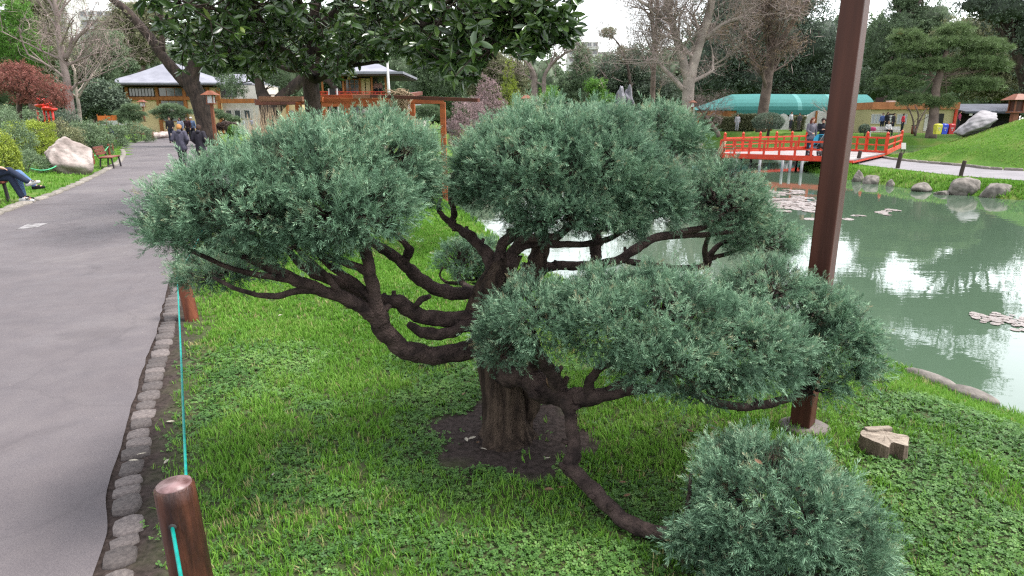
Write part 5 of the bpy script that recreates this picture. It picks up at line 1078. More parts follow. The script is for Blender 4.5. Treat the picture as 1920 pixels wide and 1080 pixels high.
# ---- magnolia: every leaf a folded blade in whorls on the twigs
m_mag = leafmat('magnolia_leaves', [(0.0, (0.014, 0.028, 0.010)), (0.4, (0.040, 0.078, 0.022)), (0.75, (0.085, 0.145, 0.032)), (0.9, (0.15, 0.20, 0.045)), (1.0, (0.17, 0.12, 0.04))], 0.28, 0.16, 0.6)
def magleaf(seed):
    r = np.random.default_rng(seed); bend = r.uniform(0.05, 0.3); fold = r.uniform(0.05, 0.14); V = []
    prof = [(0, 0.02), (0.2, 0.13), (0.45, 0.185), (0.72, 0.14), (0.9, 0.06), (1.0, 0.0)]
    for t, w in prof:
        y = bend * t * t; V += [np.array([-w, y + fold * w / 0.18, t]), np.array([0, y, t]), np.array([w, y + fold * w / 0.18, t])]
    F = []
    for i in range(len(prof) - 1):
        a = i * 3
        for k in (0, 1): F += [(a + k, a + k + 1, a + k + 4), (a + k, a + k + 4, a + k + 3)]
    return np.array(V), np.array(F), np.zeros(len(V))
MAG = [magleaf(i) for i in range(5)]
mg = empty('magnolia_tree', (W(588, 225, 15).x, 15, 0), 0, 'broad magnolia with big glossy dark leaves spreading over the pergola', 'tree')
random.seed(31)
S = smooth_path([(592, 345, 21), (590, 260, 17), (588, 220, 14.5), (585, 180, 15), (582, 150, 15), (585, 110, 13), (590, 60, 12), (592, 10, 10), (595, -60, 8), (600, -150, 5)], 4); mb = MB(); P3 = [W(s_[0], s_[1], 15) for s_ in S]; P3[0].z = -0.2; mb.tube(P3, [s_[2] * mpp(s_[0], s_[1], 15) for s_ in S], 12, 0.06); mb.wbuild('trunk', m_bk_dark, mg)
MB_ = [[(590, 150, 9, 15), (555, 115, 7, 14), (515, 80, 6, 13), (490, 40, 5, 12), (470, 0, 4, 11.5), (440, -40, 3, 11)],
       [(592, 140, 8, 15), (560, 80, 6, 15), (520, 50, 5, 15), (460, 40, 4, 15), (400, 55, 3, 15), (340, 70, 2, 15)],
       [(590, 150, 9, 15), (640, 125, 7, 14), (690, 95, 6, 12.5), (740, 65, 5.5, 11.5), (800, 45, 5, 10.5), (860, 45, 4, 10), (930, 50, 3.5, 9.5), (1000, 50, 2.5, 9.5), (1060, 40, 2, 9.5)],
       [(740, 65, 5, 11.5), (800, 85, 4, 10.5), (850, 110, 3, 10), (870, 135, 2, 9.8)],
       [(860, 45, 4, 10), (900, 80, 3, 9.5), (930, 110, 2, 9.2)], [(800, 45, 4, 10.5), (830, 10, 4, 9.5), (880, -20, 3, 9)], [(930, 50, 3, 9.5), (980, 15, 2.5, 9.3), (1030, -15, 2, 9.2)],
       [(592, 100, 8, 15), (650, 50, 6, 14), (720, 10, 5, 12.5), (780, -30, 4, 11)], [(590, 120, 8, 15), (540, 130, 5, 16), (480, 100, 4, 17), (420, 90, 3, 17), (360, 110, 2, 17)],
       [(590, 60, 8, 15), (560, 0, 6, 13), (540, -50, 5, 11)], [(592, 60, 8, 15), (660, -10, 6, 15), (720, -60, 5, 14)], [(515, 80, 5, 13), (450, 90, 4, 12), (400, 110, 3, 11.5)], [(490, 40, 4, 12), (420, 20, 3, 11), (350, 10, 2.5, 10.5), (300, 0, 2, 10.5)],
       [(640, 125, 5, 14), (680, 120, 4, 13.5), (720, 115, 2, 13)], [(1000, 50, 2, 9.5), (1020, 70, 2, 9.4), (1025, 100, 1.5, 9.4)]]
tips = []
for b_ in MB_:
    S = smooth_path([(a, c, r, Y) for a, c, r, Y in b_], 5); pts = [W(s_[0], s_[1], s_[3]) for s_ in S]; mb = MB(); mb.tube(pts, [s_[2] * mpp(s_[0], s_[1], s_[3]) for s_ in S], 7, 0.06); mb.wbuild('branch', m_bk_dark, mg)
    tips += [(p, max(0.15, i / len(pts))) for i, p in enumerate(pts) if i > len(pts) * 0.3]
tw = MB(); wp, wd_, ws = [], [], []
def low_edge(p):
    """how low the crown hangs, by bearing from the path"""
    zc = p.y * CP + (CAM_H - p.z) * SP; px = 960 + FPX * p.x / zc
    py = np.interp(px, [265, 285, 330, 400, 470, 520, 590, 640, 690, 760, 800, 830, 860, 900, 930, 1000, 1060, 1095], [20, 45, 120, 150, 130, 140, 160, 150, 112, 92, 110, 160, 165, 140, 118, 118, 95, 40])
    py += 26 * math.sin(px * 0.045 + p.y * 1.3) * math.sin(px * 0.021 + 1) + 14 * math.sin(px * 0.11 + p.y)
    return W(px, py - 16, p.y).z, px
def mag_twig(a, e):
    lz, px = low_edge(e)
    if px > 1085 or px < 265: return
    if e.z < lz: e.z = lz + random.uniform(0, .25)
    la, _ = low_edge(a)
    if a.z < la - 0.1: a = a.copy(); a.z = la
    mid = (a + e) / 2 + Vector((0, 0, random.uniform(-.1, .12))); tw.tube([a, mid, e], [0.014, 0.01, 0.006], 4, cap=False)
    d = (e - mid).normalized()
    for q, k in ((e, 8), ((e + mid) / 2, 5), (mid, 4)):
        for _ in range(k):
            wp.append(q); wd_.append((d * 0.35 + Vector((random.gauss(0, 1), random.gauss(0, 1), random.gauss(-0.15, 0.7)))).normalized()); ws.append(random.uniform(0.13, 0.23))
for p, w in tips:
    for _ in range(3):
        L_ = random.uniform(0.35, 0.9); mag_twig(p, p + Vector((random.uniform(-1, 1), random.uniform(-1, 0.8), random.uniform(-0.55, 0.6))).normalized() * L_)
# the mass of the crown above and behind
mlob = [(W(480, 30, 13), (2.2, 2.4, 1.0)), (W(620, 40, 14), (2.2, 2.2, 1.1)), (W(720, 20, 12), (1.8, 2.0, 0.9)), (W(560, 90, 15.5), (2.2, 1.6, 0.7)), (W(400, 60, 14), (1.5, 1.8, 0.8)), (W(850, 40, 10.3), (1.1, 1.3, 0.55)), (W(960, 40, 9.7), (0.9, 1.0, 0.45)), (W(600, -120, 14), (4, 4, 1.6)), (W(690, 60, 13.5), (1.2, 1.2, 0.4)), (W(910, 95, 9.6), (0.5, 0.5, 0.2)), (W(870, 140, 9.8), (0.25, 0.3, 0.3))]
q, e2, _ = lobe_points(mlob, 640, (0.15, 1.0), -1, 0.1, 0.0)
for i in range(len(q)):
    a = Vector(q[i]); mag_twig(a, a + (Vector(e2[i]) * 0.6 + Vector((random.uniform(-1, 1), random.uniform(-1, 1), random.uniform(-.7, .4)))).normalized() * random.uniform(0.25, 0.5))
o = tw.wbuild('twigs', m_bk_dark, mg); o['kind'] = 'stuff'
wp = np.array([list(v) for v in wp]); wd_ = np.array([list(v) for v in wd_])
world_child('crown', scatter('crown', MAG, wp, wd_, np.array(ws), np.clip(rng.normal(0.42, 0.17, len(wp)), 0, 0.97)), m_mag, mg)

# ================================================================ red bridge
zb = 0.28
br = empty('red_bridge', P(1450, 292, 0.1), 0, 'low vermilion railed timber bridge reaching over the pond', 'bridge')
m_deck = mat('deck_boards', (0.30, 0.265, 0.26), (0.22, 0.195, 0.19), 0.8, 2, stretch=(1, 1, 1)); m_pile = mat('steel_pile', (0.22, 0.22, 0.23), None, 0.5)
FL, FR, SR_, BR_, BM_, BL = P(1350, 291, zb), P(1551, 298, zb), P(1600, 300, zb), P(1660, 287, zb), P(1555, 281, zb), P(1357, 285, zb)
deck = [FL, FR, SR_, BR_, BM_, BL]
mb = MB(); mb.prism([(p.x, p.y) for p in deck], zb - 0.12, zb - 0.04); mb.wbuild('deck_frame', m_red, br)
# deck boards laid across
def clip_span(poly, y):
    xs = []
    for i in range(len(poly)):
        a, b = poly[i], poly[(i + 1) % len(poly)]
        if (a.y > y) != (b.y > y): xs.append(a.x + (y - a.y) / (b.y - a.y) * (b.x - a.x))
    return (min(xs), max(xs)) if len(xs) > 1 else None
y = min(p.y for p in deck) + 0.1
while y < max(p.y for p in deck) - 0.1:
    s_ = clip_span(deck, y)
    if s_ and s_[1] - s_[0] > 0.3: mb = MB(); mb.bbox(s_[0] + 0.05, s_[1] - 0.05, y - 0.115, y + 0.115, zb - 0.038, zb + random.uniform(-0.004, 0.004)); mb.wbuild('deck_board', m_deck, br)
    y += 0.25
def railing(a, b, n, h=0.62, tall=True, first=True):
    a, b = Vector(a), Vector(b); d = b - a
    for zz, w in ((h, 0.075), (h * 0.52, 0.055), (0.0, 0.10)):
        mb = MB(); mb.bar(a + Vector((0, 0, zz)), b + Vector((0, 0, zz)), w, w if zz > 0.1 else 0.2); mb.wbuild('rail', m_red, br)
    for k in range(0 if first else 1, n + 1):
        p = a + d * (k / n); tallp = tall and k % 2 == 0; mb = MB(); hh = h + (0.14 if tallp else -0.02); mb.bar(p + Vector((0, 0, -0.1)), p + Vector((0, 0, hh)), 0.11 if tallp else 0.075, 0.11 if tallp else 0.075)
        if tallp: mb.lathe((p.x, p.y, p.z + hh), [(0.05, 0), (0.075, 0.05), (0.06, 0.10), (0.01, 0.15)], 8)
        mb.wbuild('rail_post', m_red, br)
railing(FL, FR, 7, 0.66, False); railing(BL, P(1510, 277.5, zb), 10, 0.66); railing(P(1510, 277.5, zb), BM_ + Vector((0, 0.3, 0)), 2, 0.66, True, False); railing(BM_, BR_, 6, 0.7); railing(BR_, P(1688, 274, zb), 2, 0.66, True, False)
for px, py in ((1375, 293), (1385, 294), (1430, 296), (1473, 297), (1488, 297), (1510, 298), (1395, 290), (1413, 290), (1500, 284)):
    p = P(px, py, zb); mb = MB(); mb.tube([(p.x, p.y + 0.25, WATER - 0.5), (p.x, p.y + 0.25, zb - 0.1)], 0.06, 8); mb.wbuild('pile', m_pile, br)
# straw rope hanging from the bridge end
m_straw = mat('straw', (0.40, 0.30, 0.20), (0.26, 0.19, 0.12), 0.9, 8)
mb = MB(); a = FL + Vector((0.15, 0.0, 0.6))
for k in range(26): mb.tube([a + Vector((random.uniform(-.08, .08), random.uniform(-.05, .05), 0)), a + Vector((random.uniform(-.28, 0.05), random.uniform(-.15, .05), -0.4)), a + Vector((random.uniform(-.3, 0.0), random.uniform(-.15, .05), -0.85))], [0.02, 0.017, 0.01], 4)
o = mb.build('straw_rope', m_straw); tag(o, 'frayed straw rope hanging off the end of the red bridge', 'rope')

# ================================================================ posts, ropes, lamps, benches
m_post = mat('stained_post', (0.072, 0.024, 0.014), (0.020, 0.007, 0.006), 0.42, 9, 0.8, 34, stretch=(3, 3, 0.5), spec=0.45, bdist=0.006); m_posto = mat('faded_post', (0.17, 0.05, 0.023), (0.085, 0.025, 0.014), 0.6, 6, 0.3, 30, stretch=(3, 3, 0.5))
m_posttop = mat('post_top', (0.20, 0.125, 0.125), (0.075, 0.036, 0.034), 0.4, 26, 0.4, 40, bdist=0.004)
m_rope = mat('teal_cord', (0.0, 0.225, 0.19), (0.0, 0.16, 0.135), 0.5, 30); m_ropeg = mat('green_cord', (0.08, 0.40, 0.20), None, 0.6)
def bollard(base, h, r, m, label, lean=(0, 0), group=None, mt=None, hole=None):
    e = empty('rope_post', base, 0, label, 'post', group); top = Vector((lean[0], lean[1], h)); mb = MB()
    pts = [Vector((0, 0, -0.15)), top * 0.3, top * 0.6, top * 0.9, top * 0.985, top]; mb.tube(pts, [r * 1.04, r * 1.02, r, r * 0.985, r * 0.96, r * 0.86], 20, 0.012, False); o = mb.build('shaft', m, e)
    mb = MB(); mb.tube([top * 0.97, top * 1.004], [r * 0.86, r * 0.84], 20, 0.02); mb.build('top', mt or m, e)
    if hole is not None:
        mb = MB(); d = Vector(hole[1]).normalized(); c = top * hole[0] + d * r * 0.99; mb.tube([c - d * 0.01, c + d * 0.003], 0.013, 12); mb.build('rope_hole', m_dark, e)
    return e
# near post: top centre is seen at (326, 912)
ptop = P(326, 908, 0.60); nb = Vector((ptop.x + 0.02, ptop.y + 0.005, 0)); lean = (ptop.x - nb.x, ptop.y - nb.y)
holed = Vector((0.12, -1, 0))
bollard((nb.x, nb.y, 0), 0.60, 0.0665, m_post, 'round varnished brown post beside the kerb with cord threaded through it', lean, None, m_posttop, (0.795, holed))
fb = P(362, 600); bollard((fb.x, fb.y, 0), 0.52, 0.058, m_posto, 'orange brown octagonal post standing under the left foliage pad', (-0.075, 0.02))
h1 = nb + Vector((lean[0], lean[1], 0)) * 0.8 + Vector((0, 0, 0.475)); h2 = Vector((fb.x - 0.06, fb.y - 0.06, 0.44))
ent = h1 + holed.normalized() * 0.068
random.seed(2)
def cord(pts, r, m, name, label): mb = MB(); mb.tube(pts, r, 8); return tag(mb.build(name, m), label, 'rope')
bk = h1 - holed.normalized() * 0.066
cord([bk] + [bk + (h2 - bk) * t + Vector((0, 0, -0.10 * t * (1 - t))) for t in np.linspace(0.04, 1, 12)], 0.0058, m_rope, 'cord', 'taut teal cord strung between the two brown posts')
cord([ent] + [ent + (Vector((-0.05, 0.13, 0.36)) - ent) * t + Vector((0, 0, -0.12 * t * (1 - t) * 2)) for t in np.linspace(0.03, 1, 12)], 0.0062, m_rope, 'cord', 'slack teal cord dropping from the hole in the varnished post')
bollard((-0.05, 0.06, 0), 0.5, 0.06, m_post, 'brown post where the slack teal cord ends')
h3 = Vector((-5.15, 11.0, 0.42)); cord([h2 + (h3 - h2) * t + Vector((0, 0, -0.3 * t * (1 - t))) for t in np.linspace(0, 1, 10)], 0.0062, m_rope, 'cord', 'teal cord running on behind the juniper beside the path')
bollard((-5.15, 11.05, 0), 0.52, 0.058, m_posto, 'brown post hidden behind the juniper beside the path')
# left verge posts
LP_ = []
for px, py, h, lab in ((127, 324, 0.62, 'leaning red brown stake in front of the white boulder'), (155, 314, 0.55, 'straight red brown stake right of the white boulder'), (176, 308, 0.45, 'red stake at the arm of the empty bench'), (206, 292, 0.62, 'orange stake close behind the empty bench'), (212, 283, 0.45, 'short orange stake by the far bench')):
    p = P(px, py, 0.05); z = hz(p.x, p.y); bollard((p.x, p.y, z), h, 0.055, m_posto, lab, (-0.05 if px == 127 else 0, 0)); LP_.append(Vector((p.x, p.y, z + h * 0.8)))
a = W(60, 325, 20); LP_.insert(0, Vector((a.x, a.y, hz(a.x, a.y) + 0.25)))
for i, lab in ((0, 'green cord sagging over the grass to the leaning stake'), (1, 'green cord between the two stakes by the white boulder'), (3, 'green cord drooping behind the empty bench')):
    p, q = LP_[i], LP_[i + 1]; cord([p + (q - p) * t + Vector((0, 0, -(0.55 if i == 0 else 0.35) * 4 * t * (1 - t) * 0.35)) for t in np.linspace(0, 1, 10)], 0.018, m_ropeg, 'cord', lab)
# island posts
for px, py, h, lab in ((1607, 309, 1.0, 'dark stake on the island bank right of the tall lamp post'), (1682, 318, 1.0, 'dark stake standing by the bend of the island path'), (1800, 333, 1.05, 'dark stake above the two biggest shore boulders')):
    p = P(px, py, 0.02); s = mpp(px, py, p.y); bollard((p.x, p.y, hz(p.x, p.y)), 30 * s if px > 1610 else 25 * s, 3.4 * s, m_eave, lab, (0.06, 0))
# square lamp post
lb = P(1503, 803); s = mpp(1503, 803, lb.y)
lp = empty('lamp_post', lb, 0, 'tall square dark brown lamp post on a stone foot behind the juniper', 'lamp post')
m_lp = mat('dark_wood_post', (0.070, 0.023, 0.015), (0.040, 0.013, 0.009), 0.5, 5, 0.3, 40, stretch=(3, 3, 0.2), spec=0.22, bdist=0.004)
ang = math.radians(48)
mb = MB(); mb.box((0, 0, 1.75), (0.115, 0.115, 3.44), ang); mb.build('post', m_lp, lp, 0.009)
mb = MB(); mb.lathe((0.01, -0.01, 0), [(0.13, -0.1), (0.132, 0.02), (0.118, 0.034), (0.02, 0.036)], 18, 1.1, 0.92, 0.07); mb.build('foot', m_stone, lp)
def lantern_head(e, z, k, m, mg_=None):
    mb = MB(); mb.box((0, 0, z + 0.02 * k), (0.30 * k, 0.30 * k, 0.04 * k)); mb.build('base_plate', m, e)
    mb = MB(); mb.box((0, 0, z + 0.19 * k), (0.2 * k, 0.2 * k, 0.28 * k)); mb.build('lamp_glass', mg_ or m_plast, e)
    for sx in (-1, 1):
        for sy in (-1, 1): mb = MB(); mb.box((sx * 0.115 * k, sy * 0.115 * k, z + 0.19 * k), (0.03 * k, 0.03 * k, 0.3 * k)); mb.build('corner_bar', m, e)
    mb = MB(); w = 0.27 * k; mb.add([(-w, -w, z + .34 * k), (w, -w, z + .34 * k), (w, w, z + .34 * k), (-w, w, z + .34 * k), (-w * .25, -w * .25, z + .5 * k), (w * .25, -w * .25, z + .5 * k), (w * .25, w * .25, z + .5 * k), (-w * .25, w * .25, z + .5 * k)], [(3, 2, 1, 0), (4, 5, 6, 7), (0, 1, 5, 4), (1, 2, 6, 5), (2, 3, 7, 6), (3, 0, 4, 7)]); mb.build('lamp_roof', m, e)
lantern_head(lp, 3.48, 1.0, m_lp)
m_lant = mat('red_brown_lamp', (0.19, 0.062, 0.032), (0.12, 0.04, 0.02), 0.6, 5)
def lamp(label, px, base_py, top_py, Y, k, post_w=0.14, z0=None, mg_=None):
    b = W(px, base_py, Y); t = W(px, top_py, Y); e = empty('garden_lantern', (b.x, Y, b.z), 0, label, 'lantern'); h = t.z - b.z - 0.5 * k
    mb = MB(); mb.box((0, 0, h / 2 - 0.1), (post_w, post_w, h + 0.2)); mb.build('post', m_lant, e); lantern_head(e, h, k, m_lant, mg_); return e
l1 = lamp('wooden lantern on a tall red brown post beside the leaning tree', 405, 268, 170, 43, 1.7, 0.17)
lamp('small lantern in front of the cream tea house wall', 271, 225, 187, 70, 1.5, 0.14)
lamp('little red lantern seen just below the tall lantern', 402, 240, 200, 66, 1.3, 0.12)
lamp('roofed lantern post standing against the plane tree trunk', 1295, 246, 188, 58, 1.2, 0.14)
lamp('roofed lantern peeping over the middle foliage pad', 987, 230, 178, 60, 2.0, 0.2)
lamp('dark red lantern box above the crest of the mound', 1901, 222, 176, 40, 2.2, 0.3, None, m_lp)
# benches
m_bw = mat('bench_wood', (0.20, 0.062, 0.040), (0.12, 0.036, 0.025), 0.55, 5, stretch=(1, 0.3, 3)); m_iron = mat('bench_iron', (0.035, 0.03, 0.032), None, 0.6)
def bench(loc, rz, L_, label, wood=None, iron=None):
    """local: seat faces +x, length along y"""
    wood, iron = wood or m_bw, iron or m_iron; e = empty('park_bench', loc, rz, label, 'bench')
    for k in range(4): mb = MB(); mb.box((0.06 + k * 0.115, 0, 0.43), (0.1, L_, 0.04)); mb.build('seat_slat', wood, e, 0.006)
    for k in range(3): mb = MB(); mb.box((-0.03 - 0.035 * k, 0, 0.56 + 0.11 * k), (0.035, L_, 0.095)); mb.build('back_slat', wood, e, 0.006)
    for sy in (-1, 1):
        y = sy * (L_ / 2 - 0.12)
        for x0, x1 in ((0.42, 0.46), (0.06, 0.0)): mb = MB(); mb.bar((x0, y, 0.41), (x1, y, -0.05), 0.05, 0.06); mb.build('leg', iron, e)
        mb = MB(); mb.bar((0.02, y, 0.405), (0.46, y, 0.405), 0.05, 0.03); mb.build('seat_bearer', iron, e); mb = MB(); mb.bar((0.02, y, 0.40), (-0.14, y, 0.86), 0.045, 0.045); mb.build('back_support', iron, e)
    return e
bx1 = P(14, 383); ang1 = math.radians(12)
B1 = (bx1.x - 0.45, bx1.y - 0.55, 0.03); bench(B1, ang1, 1.7, 'red brown park bench holding the pair with crossed legs')
p = P(196, 315, 0.05); bench((p.x - 0.45, p.y + 0.7, hz(p.x, p.y) ), math.radians(20), 1.5, 'empty red brown park bench beside the stakes')
p = P(226, 271, 0.1); B3 = Vector((p.x - 0.9, p.y + 0.5, 0.12)); bench(B3, math.radians(25), 1.5, 'dark park bench the lone man sits on')
p = P(268, 262, 0.1); bench((p.x - 0.4, p.y + 0.5, 0.15), math.radians(30), 1.4, 'low brown park bench beside the litter bin')
p = W(1655, 256, 57); wb = bench((p.x, 57, p.z), math.radians(-90), 2.9, 'long white bench on the far lawn with a pink bag on it', m_white, m_white)
# litter bin, recycling bins
def bin_(name, loc, h, r, m, label, rim): 
    e = empty(name, loc, 0, label, 'bin'); mb = MB(); mb.lathe((0, 0, 0), [(r * 0.85, -0.02), (r * 0.95, h * 0.5), (r, h)], 14); mb.build('body', m, e); mb = MB(); mb.lathe((0, 0, h), [(r * 1.07, 0), (r * 1.07, h * 0.09), (r * 0.75, h * 0.1)], 14); mb.build('rim', rim, e); return e
p = P(284, 261, 0.12); bin_('litter_bin', (p.x, p.y, 0.12), 0.72, 0.24, m_bw, 'brown barrel litter bin with dark rim beside the path', m_dark)
for px, c, lab in ((1757, (0.55, 0.52, 0.06), 'yellow recycling bin next to the pine trunk'), (1768, (0.03, 0.06, 0.45), 'blue recycling bin between the yellow and red bins'), (1781, (0.40, 0.025, 0.03), 'red recycling bin beside the leaning rock')):
    a = W(px, 249, 50); e = empty('recycling_bin', (a.x, 50, a.z), 0, lab, 'bin', 'recycling bins'); m = mat('bin_plastic', c, None, 0.4)
    mb = MB(); w = 0.22; mb.add([(-w * .85, -w * .85, -.1), (w * .85, -w * .85, -.1), (w * .85, w * .85, -.1), (-w * .85, w * .85, -.1), (-w, -w, .55), (w, -w, .55), (w, w, .55), (-w, w, .55)], [(3, 2, 1, 0), (4, 5, 6, 7), (0, 1, 5, 4), (1, 2, 6, 5), (2, 3, 7, 6), (3, 0, 4, 7)]); mb.build('body', m, e)
    mb = MB(); mb.lathe((0, 0, 0.55), [(0.31, 0), (0.3, 0.04), (0.2, 0.11), (0.02, 0.13)], 4); o = mb.build('lid', m, e); o.rotation_euler = (0, 0, math.pi / 4)
    mb = MB(); mb.box((0, -w * 0.98, 0.35), (0.2, 0.01, 0.05)).box((0, -w * 0.97, 0.2), (0.06, 0.01, 0.06)); o = mb.build('label_print', m_white, e); o['kind'] = 'stuff'
a = W(1711, 251, 62); bin_('litter_bin', (a.x, 62, a.z), 0.75, 0.17, m_bw, 'slim brown litter bin before the kiosk wall', m_dark)

# ================================================================ pergola
Yg = 17.0
pg = empty('pergola', (X(690, Yg), Yg, 0), 0, 'weathered orange timber pergola of open beams behind the juniper', 'pergola')
m_pg = mat('pergola_timber', (0.36, 0.095, 0.028), (0.23, 0.06, 0.02), 0.6, 3, 0.3, 20, stretch=(0.6, 3, 3)); m_pgl = mat('pergola_pale_timber', (0.34, 0.16, 0.10), (0.24, 0.11, 0.07), 0.7, 3, stretch=(0.6, 3, 3)); m_pgd = mat('pergola_dark_timber', (0.15, 0.05, 0.032), (0.09, 0.03, 0.022), 0.6, 3)
def beam(name, a, b, w, h, m): mb = MB(); mb.bar(a, b, h, w); mb.wbuild(name, m, pg, 0.006)
pz = lambda px, py, Y=Yg: W(px, py, Y)
beam('beam', pz(478, 191.5, 16.2), pz(576, 191, 17.2), 0.14, 0.06, m_pgd)
beam('beam', pz(487, 185.5, 15.8), pz(568, 185.5, 15.8), 0.11, 0.13, m_pgl); beam('beam', pz(566, 187, 17), pz(606, 187, 17), 0.14, 0.14, m_pg)
beam('beam', pz(604, 188.5, 17.1), pz(832, 190, 17.4), 0.13, 0.15, m_pg); beam('beam', pz(604, 196, 19.2), pz(760, 196, 19.2), 0.12, 0.12, m_pg)
beam('rafter', pz(662, 181, 16.8), pz(698, 181, 16.8), 0.1, 0.1, m_pgl); beam('rafter', pz(604, 182, 17.3), pz(662, 181.5, 17.3), 0.1, 0.1, m_pg)
beam('rafter', pz(696, 180, 16.4), pz(898, 188, 14.8), 0.08, 0.10, m_pgd); beam('rafter', pz(760, 179, 17.8), pz(789, 175, 19.5), 0.10, 0.11, m_pgd)
for px, Y, m in ((559, 17, m_pg), (830, 17.4, m_pg), (752, 17.2, m_pgd), (773, 18.6, m_pg), (649, 19.2, m_pg), (608, 19.2, m_pg)):
    a = pz(px, 191.5, Y); mb = MB(); mb.bar(Vector((a.x, Y, hz(a.x, Y) - 0.1)), a + Vector((0, 0, 0 if px != 752 else 0.1)), 0.14, 0.14); mb.wbuild('post', m, pg, 0.008)
# withered climber tangled on the pergola
vn_ = empty('dry_vine', (X(757, 17), 17, 0), 0, 'tangle of dry straw coloured vine stems on the pergola beam', 'vine'); mb = MB(); random.seed(44)
for k in range(70):
    a = pz(random.uniform(742, 766), random.uniform(174, 186), random.uniform(16.9, 17.1)); b = a + Vector((random.uniform(-.35, .25), random.uniform(-.15, .1), random.uniform(-.05, .12))); c = pz(random.uniform(732, 772), random.uniform(192, 216), random.uniform(16.8, 17.0)); mb.tube([a, (a + b) / 2 + Vector((0, 0, .05)), b, (b + c) / 2, c], [0.012, 0.012, 0.01, 0.009, 0.006], 4, cap=False)
o = mb.wbuild('stems', m_straw, vn_); o['kind'] = 'stuff'; mb = MB(); mb.tube([pz(756, 186, 17), pz(762, 200, 17), pz(764, 240, 17), Vector((pz(764, 240, 17).x, 17, 0))], [0.06, 0.05, 0.05, 0.06], 8, 0.1); mb.wbuild('main_stem', m_straw, vn_)
# ladder with a dark board on it
ld = empty('board_ladder', (X(624, 19.6), 19.6, 0), 0, 'black panel between two pale upright rails leaning near the magnolia trunk', 'ladder')
for px in (617, 632): a = W(px - 0.5, 166, 19.5); b = W(px + 1.5, 214, 19.5); mb = MB(); mb.bar(b - Vector((0, 0, 1.6)), a, 0.035, 0.05); mb.wbuild('rail', m_plast, ld)
mb = MB(); mb.bbox(X(618.5, 19.5), X(630.5, 19.5), 19.48, 19.52, Z(212, 19.5), Z(166, 19.5)); mb.wbuild('panel', m_dark, ld)
for py in (182, 197, 211): mb = MB(); mb.bbox(X(617.5, 19.5), X(633, 19.5), 19.45, 19.475, Z(py + 0.7, 19.5), Z(py - 0.7, 19.5)); mb.wbuild('rung', m_palewall, ld)
# round stone planter
c = W(697, 215, 24); sp = empty('stone_planter', (c.x, 24, 0), 0, 'round planter of pale cobbles under the pergola', 'planter'); mb = MB(); r = 19 * mpp(697, 200, 24); zt = Z(193, 24); mb.lathe((0, 0, 0), [(r * .96, -0.1), (r * .96, zt), (r * .7, zt + 0.01)], 20); mb.build('wall', m_stone2, sp); random.seed(4)
cob = rock_mesh(3, 1, 1, 1, 0.1, 1)
cob.materials.append(m_rockw)
for iz in range(9):
    for k in range(15):
        t = 2 * math.pi * (k + 0.5 * (iz % 2)) / 15
        if math.sin(t) > 0.35: continue
        o = bpy.data.objects.new('cobble', cob); COL.objects.link(o); o.parent = sp; o.location = (r * math.cos(t), r * math.sin(t), zt - 0.12 - iz * 0.24); o.scale = (0.11 * random.uniform(.85, 1.1), 0.1, 0.105 * random.uniform(.85, 1.1)); o.rotation_euler = (0, random.uniform(-.3, .3), t)
# flagpole
a = W(726, 104, 58); mb = MB(); mb.tube([(a.x, 58, 0.1), (a.x, 58, a.z - 3), (a.x - 0.02, 58, a.z)], [0.15, 0.13, 0.08], 12); fp = empty('flagpole', (a.x, 58, 0.2), 0, 'white flagpole standing in front of the pavilion balcony', 'flagpole'); mb.wbuild('pole', m_white, fp); mb = MB(); mb.lathe((a.x, 58, a.z), [(0.05, 0), (0.12, 0.06), (0.12, 0.14), (0.02, 0.2)], 10); mb.wbuild('finial', m_white, fp)
# dry ornamental grass in front of the weeping tree
mb = MB(); random.seed(8)
for k in range(260):
    Y = random.uniform(19, 21); b = W(random.uniform(478, 545), 300, Y); b.z = hz(b.x, Y); h = random.uniform(1.2, 2.3); dx = random.uniform(-.35, .35); mb.tube([b, b + Vector((dx * .4, 0, h * .6)), b + Vector((dx, random.uniform(-.2, .2), h))], [0.008, 0.007, 0.003], 3, cap=False)
o = mb.build('dry_grass_clump', m_straw); tag(o, 'tall dry straw coloured grass clump left of the pergola post', 'plant')
# red lacquer sculpture and orange banner in the shrubbery
m_redp = mat('glossy_red', (0.60, 0.035, 0.02), (0.45, 0.02, 0.012), 0.3, 3, spec=0.5)
rs = empty('red_sculpture', (X(85, 36), 36, hz(X(85, 36), 36)), 0, 'glossy red layered garden sculpture under the maple', 'sculpture')
for i, (px, py, w, h) in enumerate(((80, 189, 24, 12), (86, 197, 30, 10), (92, 204, 20, 9))):
    c = W(px, py, 36); s = mpp(px, py, 36); me = rock_mesh(200 + i, w * s * .5, 0.4, h * s * .55, 0.2, 3, 1, 1.6); o = link('lobe', me, m_redp if i != 2 else m_redp, rs); o.location = c - Vector(rs.location)
for px in (70, 82, 90, 98): a = W(px, 206, 36); mb = MB(); mb.tube([a, a - Vector((0.05, 0, 0.9))], [0.06, 0.05], 8); mb.wbuild('leg', m_redp, rs)
fbox(rs, 'plinth', m_dark, 68, 226, 102, 240, 36, 0.6)
ob = empty('orange_banner', (X(198, 60), 60, hz(X(198, 60), 60)), 0, 'orange cloth banner panels among shrubs left of the tea house', 'banner')
m_or = mat('orange_cloth', (0.55, 0.14, 0.03), (0.42, 0.10, 0.02), 0.8, 4)
for a_, b_ in ((180, 193), (195, 205), (206, 216)): fbox(ob, 'panel', m_or, a_, 216 + (b_ % 3), b_, 226, 60, 0.04)
for px in (179, 194, 217): fbox(ob, 'pole', m_timber, px - 0.5, 214, px + 0.5, 236, 60.1, 0.06)

